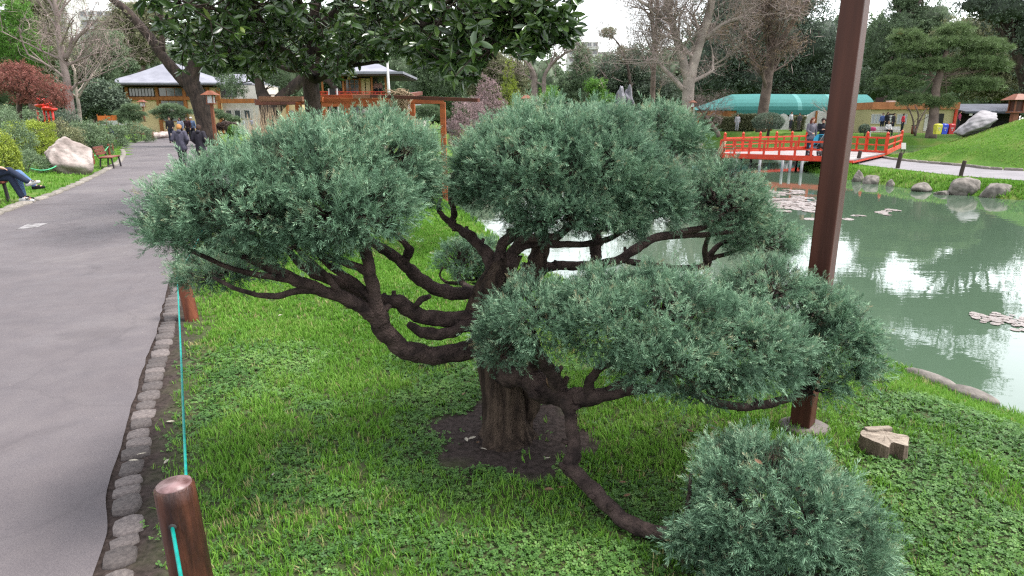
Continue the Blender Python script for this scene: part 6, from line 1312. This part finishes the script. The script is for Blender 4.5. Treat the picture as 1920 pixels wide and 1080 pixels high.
# ================================================================ stump, sign plates, lily pads, litter
st = P(1657, 850); s = mpp(1657, 850, st.y); su = empty('tree_stump', (st.x, st.y, hz(st.x, st.y)), 0, 'short sawn tree stump with a split pale top on the bright lawn', 'stump')
m_st = mat('stump_bark', (0.17, 0.125, 0.09), (0.09, 0.065, 0.045), 0.95, 9, 0.8, 30, stretch=(4, 4, 0.7)); m_stt = mat('stump_top', (0.30, 0.25, 0.20), (0.17, 0.135, 0.105), 0.9, 7, 0.7, 30, stretch=(1, 6, 1))
outl = []
random.seed(6)
for k in range(30):
    t = 2 * math.pi * k / 30; q = 0.145 * (1 + 0.05 * math.sin(3 * t) + 0.04 * math.sin(5 * t + 1) + random.uniform(-.02, .02))
    if 4.55 < t < 5.0: q *= 0.55
    outl.append((q * math.cos(t) * 1.08, q * math.sin(t) * 0.9))
mb = MB(); n = len(outl); V = [(x * 1.08, y * 1.08, -0.06) for x, y in outl] + [(x, y, 0.125 + 0.012 * math.sin(x * 40)) for x, y in outl]; mb.add(V, [(i, (i + 1) % n, n + (i + 1) % n, n + i) for i in range(n)]); mb.build('bark', m_st, su)
mb = MB(); V = [(x, y, 0.124 + 0.012 * math.sin(x * 40)) for x, y in outl] + [(x * .6, y * .6, 0.128 + random.uniform(-.006, .006)) for x, y in outl] + [(0.02, 0.05, 0.126)]; mb.add(V, [(i, (i + 1) % n, n + (i + 1) % n, n + i) for i in range(n)] + [(n + i, n + (i + 1) % n, 2 * n) for i in range(n)]); mb.build('cut_top', m_stt, su)
mb = MB(); mb.box((0.0, 0.11, 0.138), (0.2, 0.045, 0.03), 0.1); mb.build('split_edge', m_stt, su, 0.008); su.scale = (0.78, 0.78, 0.72)
for nm, px, py, lab in (('info_sign', 1692, 285, 'small pale sign plate on two stakes at the foot of the mound'), ('info_sign', 139, 312, 'small white sign plate lying against the white boulder')):
    p = P(px, py, 0.15); g = hz(p.x, p.y); e = empty(nm, (p.x, p.y, g), 0, lab, 'sign'); sc_ = 1.0 if px > 1000 else 0.8
    for dx in (-.07, .09): mb = MB(); mb.box((dx, 0, 0.15), (0.03, 0.03, 0.5)); mb.build('stake', m_eave, e)
    mb = MB(); mb.box((0, -0.03, 0.42 * sc_), (0.24 if px > 1000 else 0.36, 0.02, 0.34 * sc_), M=Matrix.Rotation(-0.25, 3, 'X')); mb.build('plate', m_white, e)
m_lily = mat('lily_pad', (0.23, 0.175, 0.165), (0.13, 0.115, 0.095), 0.35, 3, spec=0.6)
def lily_mesh(seed):
    r = random.Random(seed); V = [(0, 0, 0.003)]; n = 16
    for k in range(n + 1): t = 0.22 + (2 * math.pi - 0.44) * k / n; q = 1 + r.uniform(-.05, .05); V.append((q * math.cos(t), q * math.sin(t), r.uniform(0, 0.05)))
    V += [(v[0], v[1], v[2] - 0.03) for v in V]; m_ = n + 2
    me = bpy.data.meshes.new('lily_pad'); me.from_pydata(V, [], [(0, k, k + 1) for k in range(1, n + 1)] + [(m_, m_ + k + 1, m_ + k) for k in range(1, n + 1)] + [(k, m_ + k, m_ + k + 1, k + 1) for k in range(1, n + 1)]); me.materials.append(m_lily); return me
LILY = [lily_mesh(i) for i in range(6)]
def lily(px, py, k, lab, grp):
    p = P(px, py, WATER + 0.008); o = bpy.data.objects.new('lily_pad', random.choice(LILY)); COL.objects.link(o); o.location = (p.x, p.y, WATER + 0.006 + random.uniform(0, 0.006)); o.rotation_euler = (random.uniform(-.05, .05), random.uniform(-.05, .05), random.uniform(0, 6.28)); o.scale = (k, k, k); tag(o, lab, 'lily pad', grp)
random.seed(12)
for k in range(120):
    t = random.uniform(0, 1); px = 1425 + 115 * t; py = random.choice((random.gauss(362, 3), random.gauss(380, 6), random.gauss(384, 6)))
    if py < 366: px = 1425 + 75 * random.random()
    lily(px, min(max(py, 356), 396), random.uniform(0.13, 0.2), 'pinkish lily pad in the raft between the juniper and the lamp post', 'lily pads by the bridge')
for px, py in ((1528, 410), (1520, 411), (1590, 411), (1606, 404), (1614, 404), (1656, 400), (1662, 396), (1670, 393), (1664, 403), (1682, 395), (1652, 398)): lily(px, py, random.uniform(0.09, 0.15), 'small lone lily pad scattered on open water', 'stray lily pads')
for k in range(95):
    u = random.random(); px = 1822 + 150 * u; py = 592 + random.uniform(-6, 8) + u * random.uniform(-2, 42)
    lily(px, py, random.uniform(0.032, 0.05), 'pinkish lily pad in the raft close to the lawn edge', 'lily pads by the lawn')
m_fl = mat('dead_leaf', (0.15, 0.085, 0.045), (0.09, 0.045, 0.025), 0.7, 20); m_fp = mat('pale_leaf', (0.36, 0.33, 0.27), (0.25, 0.22, 0.17), 0.7, 20)
def leaf_mesh(m):
    v, f, _ = magleaf(3); me = bpy.data.meshes.new('fallen_leaf'); me.from_pydata([tuple(x) for x in v], [], [tuple(int(i) for i in q) for q in f]); me.materials.append(m); return me
LFB, LFP = leaf_mesh(m_fl), leaf_mesh(m_fp)
random.seed(15)
for px, py in ((595, 785), (463, 803), (1188, 890), (1160, 912), (1182, 935), (1330, 812), (1345, 806), (1300, 820), (868, 750), (1020, 925), (1045, 922), (635, 1000), (1430, 872), (562, 790), (1255, 760), (894, 840)):
    p = P(px, py); z = hz(p.x, p.y) + 0.035
    if px == 1430: p = W(px, py, 2.18); z = p.z
    o = bpy.data.objects.new('fallen_leaf', LFB); COL.objects.link(o); o.location = (p.x, p.y, z); o.rotation_euler = (math.pi / 2 + random.uniform(-.3, .3), random.uniform(-.4, .4), random.uniform(0, 6.28)); k = random.uniform(0.035, 0.06); o.scale = (k, k, k); tag(o, 'curled brown fallen leaf lying in the lawn clover', 'leaf', 'brown fallen leaves')
for px, py in ((328, 793), (308, 873), (530, 595), (873, 823), (900, 842), (517, 893), (277, 862), (262, 876), (1020, 860), (878, 826)):
    p = P(px, py); z = hz(p.x, p.y) + (0.03 if px > 450 and py < 820 else 0.012) + (0.03 if px < 300 else 0)
    o = bpy.data.objects.new('fallen_leaf', LFP); COL.objects.link(o); o.location = (p.x, p.y, z); o.rotation_euler = (math.pi / 2, random.uniform(-.2, .2), random.uniform(0, 6.28)); k = random.uniform(0.035, 0.06); o.scale = (k, k, k); tag(o, 'pale dry fallen leaf on bare soil or kerb', 'leaf', 'pale fallen leaves')
# path across the far lawn, low posts along it
V = []
for px in range(1290, 1800, 10):
    for py in (249.5, 246.0): p = P(px, py, 0.5); p.y = min(max(p.y, 59.5 if py > 248 else 63), 68); x_ = W(px, 230, p.y).x; V.append((x_, p.y, hz(x_, p.y) + 0.03))
o = link('path', np_mesh('path', V, [(2 * i, 2 * i + 2, 2 * i + 3, 2 * i + 1) for i in range(len(V) // 2 - 1)]), m_pave); tag(o, kind='structure', label='grey path across the far lawn')
for k in range(10):
    px = 1308 + k * 30; a = W(px, 244, 62); e = empty('path_stake', (a.x, 62, hz(a.x, 62)), 0, 'thin dark stake in the row along the far lawn path', 'post', 'stakes along the far path'); mb = MB(); mb.box((0, 0, 0.2), (0.07, 0.07, 0.9)); mb.build('shaft', m_eave, e)

# ================================================================ people
m_skin = mat('skin', (0.50, 0.30, 0.22), (0.44, 0.25, 0.18), 0.55, 8)
CLOTH = {}
def cloth(c):
    k = tuple(round(x, 3) for x in c)
    if k not in CLOTH: CLOTH[k] = mat('cloth', c, None, 0.85, 12, 0.4, 60, bdist=0.004)
    return CLOTH[k]
def cap_np(p0, r0, p1, r1, n=10, m=4):
    p0, p1 = np.array(p0, float), np.array(p1, float); ax = p1 - p0; L_ = np.linalg.norm(ax); ax = ax / L_ if L_ > 1e-6 else np.array([0, 0, 1.0])
    t = np.array([0, 0, 1.0]) if abs(ax[2]) < 0.9 else np.array([1.0, 0, 0]); u = np.cross(t, ax); u /= np.linalg.norm(u); v = np.cross(ax, u); V = []; rows = []
    for i in range(m + 1): a = -math.pi / 2 + math.pi / 2 * i / m; rows.append((p0 + ax * r0 * math.sin(a), r0 * math.cos(a)))
    for i in range(m + 1): a = math.pi / 2 * i / m; rows.append((p1 + ax * r1 * math.sin(a), r1 * math.cos(a)))
    for c, r in rows:
        for k in range(n): b = 2 * math.pi * k / n; V.append(c + (u * math.cos(b) + v * math.sin(b)) * max(r, 1e-4))
    R_ = len(rows); F = [(i * n + k, i * n + (k + 1) % n, (i + 1) * n + (k + 1) % n, (i + 1) * n + k) for i in range(R_ - 1) for k in range(n)]
    return V, F + [tuple(range(n - 1, -1, -1)), tuple((R_ - 1) * n + k for k in range(n))]
FUSE = []
def fused(name, caps, m, parent, voxel, flat=None):
    """tapered limbs fused into one continuous surface"""
    mb = MB()
    for c in caps: mb.add(*cap_np(*c), True)
    me = mb.mesh(name); o = bpy.data.objects.new(name, me); COL.objects.link(o)
    r = o.modifiers.new('fuse', 'REMESH'); r.mode = 'VOXEL'; r.voxel_size = voxel; sm = o.modifiers.new('smooth', 'SMOOTH'); sm.factor = 0.5; sm.iterations = 3
    o.parent = parent; FUSE.append((o, m)); return o
STAND = dict(pel=(0, 0, .94), waist=(0, 0, 1.06), chest=(0, .01, 1.27), neck=(0, 0, 1.45), head=(0, .03, 1.60),
             hip=((-.09, 0, .90), (.09, 0, .90)), knee=((-.10, .02, .49), (.10, .02, .49)), ank=((-.10, -.02, .09), (.10, -.02, .09)), toe=((-.115, .15, .03), (.115, .15, .03)),
             sh=((-.175, 0, 1.40), (.175, 0, 1.40)), elb=((-.23, -.02, 1.12), (.23, -.02, 1.12)), wri=((-.235, .07, .90), (.235, .07, .90)), fin=((-.235, .11, .80), (.235, .11, .80)))
def pose(**k): d = dict(STAND); d.update(k); return d
WALK = pose(knee=((-.10, .12, .50), (.10, -.02, .48)), ank=((-.10, .14, .09), (.10, -.24, .13)), toe=((-.11, .30, .04), (.11, -.12, .03)), elb=((-.23, -.10, 1.13), (.23, .02, 1.13)), wri=((-.24, -.06, .89), (.24, .14, .93)), fin=((-.24, -.04, .80), (.24, .20, .85)))
POCKET = pose(knee=WALK['knee'], ank=WALK['ank'], toe=WALK['toe'], elb=((-.27, -.05, 1.14), (.27, -.05, 1.14)), wri=((-.20, .10, .98), (.20, .10, .98)), fin=((-.16, .13, .92), (.16, .13, .92)))
PHONE = pose(head=(0.02, .06, 1.58), elb=((-.24, .03, 1.13), (.24, .03, 1.13)), wri=((-.08, .27, 1.18), (.08, .27, 1.18)), fin=((-.02, .34, 1.21), (.02, .34, 1.21)))
def sit(h=.45, lean=-.08, cross=False):
    d = dict(pel=(0, 0, h + .10), waist=(0, lean * .4, h + .24), chest=(0, lean, h + .45), neck=(0, lean * 1.1, h + .64), head=(0, lean * 1.0 + .03, h + .79),
             hip=((-.09, .03, h + .08), (.09, .03, h + .08)), knee=((-.11, .46, h + .07), (.11, .46, h + .07)), ank=((-.11, .50, .09), (.11, .52, .09)), toe=((-.12, .67, .03), (.12, .69, .03)),
             sh=((-.175, lean, h + .58), (.175, lean, h + .58)), elb=((-.25, lean + .06, h + .32), (.25, lean + .06, h + .32)), wri=((-.13, .25, h + .20), (.13, .25, h + .20)), fin=((-.08, .34, h + .18), (.08, .34, h + .18)))
    return d
def person(label, loc, rz, H, ps, top, legs, shoes, hair, longh=False, coat=0.0, group=None, voxel=0.02, hairc=(0.03, 0.018, 0.012), hood=False, bulk=1.0, fingers=False):
    e = empty('person', loc, rz, label, 'person', group); k = H / 1.72
    S = lambda p: tuple(x * k for x in p)
    J = {a: (S(b) if not isinstance(b[0], tuple) else (S(b[0]), S(b[1]))) for a, b in ps.items()}
    c = lambda a, ra, b, rb: (a, ra * k, b, rb * k); mid = lambda a, b, t=.5: tuple(x + (y - x) * t for x, y in zip(a, b)); hd = J['head']
    up = np.array(hd) - np.array(J['neck']); up = up / np.linalg.norm(up); hv = lambda dx, dy, dz: tuple(np.array(hd) + np.array([dx * k, dy * k, 0]) + up * dz * k)
    B = [c(J['pel'], .11, J['waist'], .10), c(J['waist'], .10, J['chest'], .115), c(J['chest'], .105, J['neck'], .05), c(J['neck'], .047, hv(0, -.02, -.03), .05), c(hv(0, .0, .03), .088, hv(0, .025, -.055), .058), c(hv(0, .085, -.005), .012, hv(0, .105, -.03), .013), c(hv(-.082, 0, 0), .016, hv(-.086, 0, -.03), .012), c(hv(.082, 0, 0), .016, hv(.086, 0, -.03), .012)]
    for i in (0, 1):
        B += [c(J['chest'], .08, J['sh'][i], .055), c(J['sh'][i], .052, J['elb'][i], .04), c(J['elb'][i], .04, J['wri'][i], .027), c(J['hip'][i], .085, J['knee'][i], .055), c(J['knee'][i], .055, J['ank'][i], .037), c(J['ank'][i], .036, J['toe'][i], .03), c(J['pel'], .1, J['hip'][i], .09)]
        w, f = np.array(J['wri'][i]), np.array(J['fin'][i]); d = f - w; L_ = np.linalg.norm(d); d = d / L_; sd = np.cross(d, [0, 0, 1.0]) if abs(d[2]) < .9 else np.array([0, 1.0, 0]); sd /= np.linalg.norm(sd); dn = np.cross(sd, d)
        rf = .009 if fingers else .012
        B.append(c(tuple(w), .028, tuple(w + d * L_ * .55), .03))
        for q, ln in ((-1.3, .42), (-.45, .52), (.4, .5), (1.2, .38)): a = w + d * L_ * .6 + sd * q * .02 * k; b = a + (d * .8 - dn * .15) * L_ * ln; g = b + (d * .5 - dn * .5) * L_ * ln * .5; B += [(tuple(a), rf * k, tuple(b), rf * k * .92), (tuple(b), rf * k * .92, tuple(g), rf * k * .8)]
        sgn = 1 if i == 0 else -1; a = w + d * L_ * .2 + sd * sgn * .025 * k; B.append((tuple(a), rf * 1.2 * k, tuple(a + (d * .75 + sd * sgn * .6) * L_ * .35), rf * k))
    fused('body', B, m_skin, e, (.008 if fingers else voxel * .8))
    T = []
    for i in (0, 1): T += [c(J['pel'], .118, J['hip'][i], .105), c(J['hip'][i], .102, J['knee'][i], .074), c(J['knee'][i], .074, mid(J['knee'][i], J['ank'][i], .92), .060)]
    T += [c(J['pel'], .122, J['waist'], .115)]
    fused('trousers', T, cloth(legs), e, voxel)
    q = bulk; A = [c(J['waist'], .13 * q, J['chest'], .135 * q), c(J['chest'], .13 * q, mid(J['chest'], J['neck'], .85), .075)]
    for i in (0, 1): A += [c(J['chest'], .10 * q, J['sh'][i], .075 * q), c(J['sh'][i], .074 * q, J['elb'][i], .06 * q), c(J['elb'][i], .06 * q, mid(J['elb'][i], J['wri'][i], .92), .045 * q), c(mid(J['waist'], J['hip'][i], .2), .12 * q, mid(J['chest'], J['sh'][i], .4), .11 * q)]
    if coat:
        for i in (0, 1): A += [c(J['waist'], .13 * q, mid(J['hip'][i], J['knee'][i], coat), .115 * q)]
        A += [c(J['waist'], .13 * q, mid(mid(J['hip'][0], J['hip'][1]), mid(J['knee'][0], J['knee'][1]), coat), .12 * q)]
    else: A += [c(J['pel'], .125 * q, J['waist'], .125 * q)]
    fused('jacket', A, cloth(top), e, voxel)
    if hood: fused('hood', [c(mid(J['neck'], J['head'], .1), .075, tuple(np.array(J['neck']) + np.array([0, -.08 * k, 0])), .085)], cloth(top), e, voxel)
    Hh = [c(hv(0, -.012, .045), .094, hv(0, -.035, -.01), .088), c(hv(0, -.05, 0), .07, hv(0, -.045, -.05), .06), c(hv(-.06, .02, .05), .045, hv(-.075, -.01, -.01), .028), c(hv(.06, .02, .05), .045, hv(.075, -.01, -.01), .028)]
    if longh: Hh += [c(hv(-.06, -.03, 0), .05, hv(-.10, .0, -.34), .045), c(hv(.06, -.03, 0), .05, hv(.10, .0, -.34), .045), c(hv(0, -.06, 0), .08, hv(0, -.09, -.34), .07)]
    fused('hair', Hh, cloth(hairc), e, voxel * .8)
    for i in (0, 1):
        a, t = np.array(J['ank'][i]), np.array(J['toe'][i]); d = t - a; hl = a - d * .22; hl[2] = a[2] - (.045 * k); fused('shoe', [(tuple(hl), .042 * k, tuple(t), .036 * k), (tuple(a - np.array([0, 0, .02 * k])), .045 * k, tuple(a + d * .5), .038 * k)], cloth(shoes), e, voxel * .7)
    mb = MB()
    for sx in (-1, 1): mb.add(*cap_np(hv(sx * .033, .086, .012), .009 * k, hv(sx * .036, .087, .012), .009 * k, 6, 2), True)
    mb.build('eyes', m_dark, e); return e
NAVY, BLACK, JEAN = (0.012, 0.014, 0.024), (0.012, 0.011, 0.014), (0.03, 0.045, 0.085)
# pair on the near bench: facing the path
def side(d):                                                  # seated pose with one leg laid over the other
    s_ = sit(.46, -.12); s_.update(d); return s_
crossL = side(dict(knee=((-.10, .47, .53), (-.05, .50, .68)), ank=((-.11, .62, .10), (-.10, .80, .42)), toe=((-.11, .80, .035), (-.13, .97, .43)), hip=((-.09, .03, .54), (.09, .03, .56)), wri=((-.12, .30, .72), (.10, .38, .76)), fin=((-.06, .42, .72), (.05, .50, .72)), elb=((-.25, .0, .80), (.26, .05, .80))))
rz1 = ang1 - math.pi / 2
def on_bench(t, dx=0.2):
    R = Matrix.Rotation(ang1, 3, 'Z'); return Vector(B1) + R @ Vector((dx, t, 0))
q = on_bench(0.40); SNEAK = person('person on the near bench in dark jeans and white sneakers, legs crossed', (q.x, q.y, 0.03), rz1, 1.78, crossL, (0.014, 0.014, 0.026), (0.018, 0.026, 0.055), (0.55, 0.54, 0.55), (0, 0, 0), False, 0.0, None, 0.014, fingers=True)
crossB = side(dict(knee=((-.10, .46, .52), (-.04, .52, .64)), ank=((-.11, .50, .10), (-.08, .78, .33)), toe=((-.11, .67, .035), (-.09, .95, .30)), hip=((-.09, .03, .54), (.09, .03, .56))))
q = on_bench(0.80); person('person on the near bench in pale blue jeans and black boots', (q.x, q.y, 0.03), rz1, 1.68, crossB, (0.05, 0.05, 0.06), (0.10, 0.17, 0.32), (0.012, 0.012, 0.014), (0, 0, 0), True, 0.0, None, 0.014)
for foot, (y0, z0, xs) in enumerate(((.70, .075, -.068), (.87, .455, -.075))):
    mb = MB(); kk_ = 1.78 / 1.72
    for i in range(3): mb.box((xs * kk_, (y0 + i * .028) * kk_, z0 * kk_), (0.012, 0.012, 0.045), M=Matrix.Rotation(0.35, 3, 'X'))
    mb.build('shoe_stripes', m_dark, SNEAK)['kind'] = 'stuff'
# walking couple
a = P(345, 318); person('stout person with short ginger hair in a grey padded jacket walking away', (a.x, a.y, 0.03), math.radians(14), 1.62, POCKET, (0.062, 0.058, 0.085), BLACK, BLACK, 1, False, 0.22, None, 0.014, (0.36, 0.17, 0.055), True, 1.22)
a = P(376, 318); person('person in a long black coat with a strap across the back', (a.x, a.y + 0.2, 0.03), math.radians(2), 1.60, POCKET, (0.020, 0.017, 0.026), (0.02, 0.02, 0.028), BLACK, 1, False, 0.55, None, 0.014, (0.04, 0.02, 0.014), True, 1.2)
# people further up the path
Yq = 45
def at(px, py, Y): p = W(px, py, Y); return (p.x, Y, p.z)
person('man in black with a beige scarf standing on the path holding a jacket', at(323, 268, 45), math.radians(200), 1.74, pose(wri=((-.2, .2, 1.0), (.235, .07, .90)), fin=((-.16, .28, .98), (.235, .11, .80))), (0.018, 0.016, 0.02), (0.02, 0.024, 0.04), BLACK, 1, False, 0, None, 0.02)
person('woman in a pale blue jacket beyond the walking couple', at(342, 264, 47), math.radians(170), 1.62, STAND, (0.30, 0.34, 0.45), (0.03, 0.03, 0.04), BLACK, 1, True, 0, None, 0.022)
person('person in black with red collar beyond the walking couple', at(355, 264, 48), math.radians(180), 1.68, STAND, (0.03, 0.012, 0.016), BLACK, BLACK, 1, False, 0, None, 0.022)
person('person in a white cap and blue top by the leaning trunk', at(363, 264, 48.5), math.radians(190), 1.70, STAND, (0.08, 0.12, 0.22), NAVY, BLACK, 1, False, 0, None, 0.022, (0.5, 0.5, 0.52))
R3_ = Matrix.Rotation(math.radians(25), 3, 'Z'); q = B3 + R3_ @ Vector((0.2, 0, 0))
st_ = sit(.46, -.15); st_.update(dict(ank=((-.11, .75, .10), (.11, .78, .12)), toe=((-.12, .92, .10), (.12, .95, .12)), knee=((-.11, .46, .50), (.11, .46, .52))))
person('man in navy lounging with outstretched legs on the far bench', (q.x, q.y, 0.12), math.radians(25 - 90), 1.75, st_, (0.012, 0.016, 0.055), BLACK, BLACK, 1, False, 0, None, 0.02)
for px, py, Y, c1, c2, lab in ((457, 247, 84, (0.42, 0.44, 0.48), (0.25, 0.27, 0.32), 'visitor in white strolling right of the ball shrub'), (473, 247, 84, (0.22, 0.24, 0.32), (0.1, 0.1, 0.14), 'visitor in pale blue beside the weeping tree trunk'), (541, 244, 82, NAVY, (0.35, 0.35, 0.4), 'visitor in navy bending by the round window'), (555, 243, 82, (0.45, 0.02, 0.03), NAVY, 'visitor in red left of the pergola post')):
    person(lab, at(px, py, Y), math.radians(random.uniform(100, 260)), 1.66, STAND, c1, c2, BLACK, 1, False, 0, None, 0.03)
for px, lab in ((706, 'person with dark hair leaning at the pavilion rail end'), (714, 'second person with dark hair by the pavilion corner post')):
    person(lab, at(px, 181, 67.4), math.pi, 1.5, STAND, (0.30, 0.16, 0.14), NAVY, BLACK, 1, False, 0, None, 0.03)
# couple on the bridge with a pushchair
def onb(px, py): p = P(px, py, zb + 0.005); return (p.x, p.y, p.z)
wpose = pose(wri=((-.26, .03, .90), (.15, .25, 1.02)), elb=((-.26, -.02, 1.13), (.24, .03, 1.13)), fin=((-.26, .05, .80), (.12, .34, 1.02)))
person('woman with long red brown hair in a grey cardigan on the bridge', onb(1516, 292.5), math.radians(195), 1.62, wpose, (0.115, 0.105, 0.125), (0.016, 0.017, 0.03), BLACK, 1, True, 0.2, None, 0.014, (0.11, 0.03, 0.02))
person('man in a black jacket looking down at a phone on the bridge', onb(1537, 292), math.radians(165), 1.62, PHONE, (0.012, 0.012, 0.018), (0.014, 0.015, 0.024), BLACK, 1, False, 0.1, None, 0.014, (0.02, 0.013, 0.01))
p = Vector(onb(1538, 295)); pc = empty('pushchair', p, math.radians(100), 'light blue hooded pushchair in front of the couple on the bridge', 'pushchair')
m_sky = mat('blue_canvas', (0.03, 0.34, 0.52), (0.02, 0.26, 0.42), 0.7, 8); m_tube = mat('grey_tube', (0.25, 0.25, 0.27), None, 0.35, metal=0.6)
mb = MB(); V = []
for i in range(9):
    t = -0.2 + i * 0.24
    for sy in (-1, 1): V.append((0.30 * math.cos(t) - 0.02, sy * 0.22, 0.62 + 0.30 * math.sin(t)))
mb.add(V, [(2 * i, 2 * i + 2, 2 * i + 3, 2 * i + 1) for i in range(8)], True)
for sy in (0, 1): mb.add([V[2 * i + sy] for i in range(9)] + [(-0.02, V[sy][1], 0.62)], [tuple(range(10))])
o = mb.build('hood', m_sky, pc); s_ = o.modifiers.new('solid', 'SOLIDIFY'); s_.thickness = 0.015
mb = MB(); mb.box((0.12, 0, 0.45), (0.5, 0.38, 0.06), M=Matrix.Rotation(-0.15, 3, 'Y')); mb.build('seat', m_dark, pc, 0.02); mb = MB(); mb.box((-0.14, 0, 0.62), (0.06, 0.38, 0.4), M=Matrix.Rotation(0.3, 3, 'Y')); mb.build('backrest', m_dark, pc, 0.02)
mb = MB(); mb.box((0.36, 0, 0.50), (0.4, 0.42, 0.10), M=Matrix.Rotation(0.5, 3, 'Y')); mb.build('foot_cover', m_sky, pc, 0.03)
for sy in (-1, 1):
    mb = MB(); mb.tube([(0.42, sy * .22, .12), (0.0, sy * .22, .48), (-.42, sy * .22, .98)], 0.014, 8); mb.build('frame', m_tube, pc); mb = MB(); mb.tube([(-.28, sy * .24, .12), (0.12, sy * .22, .45)], 0.014, 8); mb.build('frame', m_tube, pc)
    for x in (.42, -.28):
        mb = MB(); mb.tube([(x, sy * .26 - .02, .12), (x, sy * .26 + .02, .12)], 0.115, 16); w = mb.build('wheel', m_dark, pc); mb = MB(); mb.tube([(x, sy * .26 - .024, .12), (x, sy * .26 + .024, .12)], 0.05, 12); mb.build('hub', m_tube, w)
mb = MB(); mb.tube([(-.42, -.22, .98), (-.46, 0, 1.0), (-.42, .22, .98)], 0.016, 8); mb.build('handle', m_dark, pc)
# far lawn visitors
for px, py, Y, c1, c2, lab, lh in ((1381, 246, 66, (0.36, 0.34, 0.36), (0.30, 0.29, 0.31), 'person in white walking before the feathery shrubs', False), (1481, 242, 66, (0.45, 0.44, 0.45), (0.02, 0.02, 0.03), 'person in a white top right of the mushroom topiary', False), (1497, 244, 66, (0.07, 0.065, 0.07), (0.06, 0.05, 0.05), 'person in dark clothes near the arched plastic sheet', False), (1690, 247, 62, (0.52, 0.03, 0.05), NAVY, 'person in a red jacket standing by the kiosk window', False), (1660, 245, 61, BLACK, BLACK, 'person in black standing behind the white bench', False), (1672, 247, 61, (0.03, 0.025, 0.03), NAVY, 'person in dark clothes near the kiosk door', False), (1652, 246, 62, (0.08, 0.12, 0.3), NAVY, 'person in blue stooping behind the white bench', False), (1795, 243, 60, (0.33, 0.05, 0.11), NAVY, 'person in a magenta coat by the snack bar corner', False), (1262, 240, 79, BLACK, BLACK, 'person in black against the white wall', False), (1276, 248, 76, BLACK, (0.03, 0.03, 0.04), 'child in black against the white wall', False)):
    person(lab, at(px, py, Y), math.radians(random.uniform(120, 240)), 1.66 if 'child' not in lab else 1.3, STAND, c1, c2, BLACK, 1, lh, 0, None, 0.028)
q = W(1661, 256, 57); person('person in a white top and black skirt seated on the white bench', (q.x, 57 - 0.2, q.z), math.pi, 1.62, sit(.46, -.05), (0.55, 0.53, 0.52), BLACK, (0.4, 0.3, 0.25), 1, False, 0, None, 0.025, (0.2, 0.13, 0.08))
q = W(1638, 245, 56.6); mb = MB(); mb.lathe((0, 0, 0), [(0.18, 0), (0.24, 0.05), (0.23, 0.25), (0.10, 0.34)], 14, 1.2, 0.6); o = mb.build('bag', cloth((0.38, 0.04, 0.13))); o.location = (q.x, 56.75, W(1655, 256, 57).z + 0.47); tag(o, 'pink bag resting on the white bench', 'bag')

# fuse all bodies and clothes in one pass
dg = bpy.context.evaluated_depsgraph_get(); done = []
for o, m in FUSE: done.append((o, m, bpy.data.meshes.new_from_object(o.evaluated_get(dg))))
for o, m, nm in done:
    old = o.data; o.modifiers.clear(); o.data = nm; nm.materials.clear(); nm.materials.append(m); nm.polygons.foreach_set('use_smooth', np.ones(len(nm.polygons), bool)); bpy.data.meshes.remove(old)
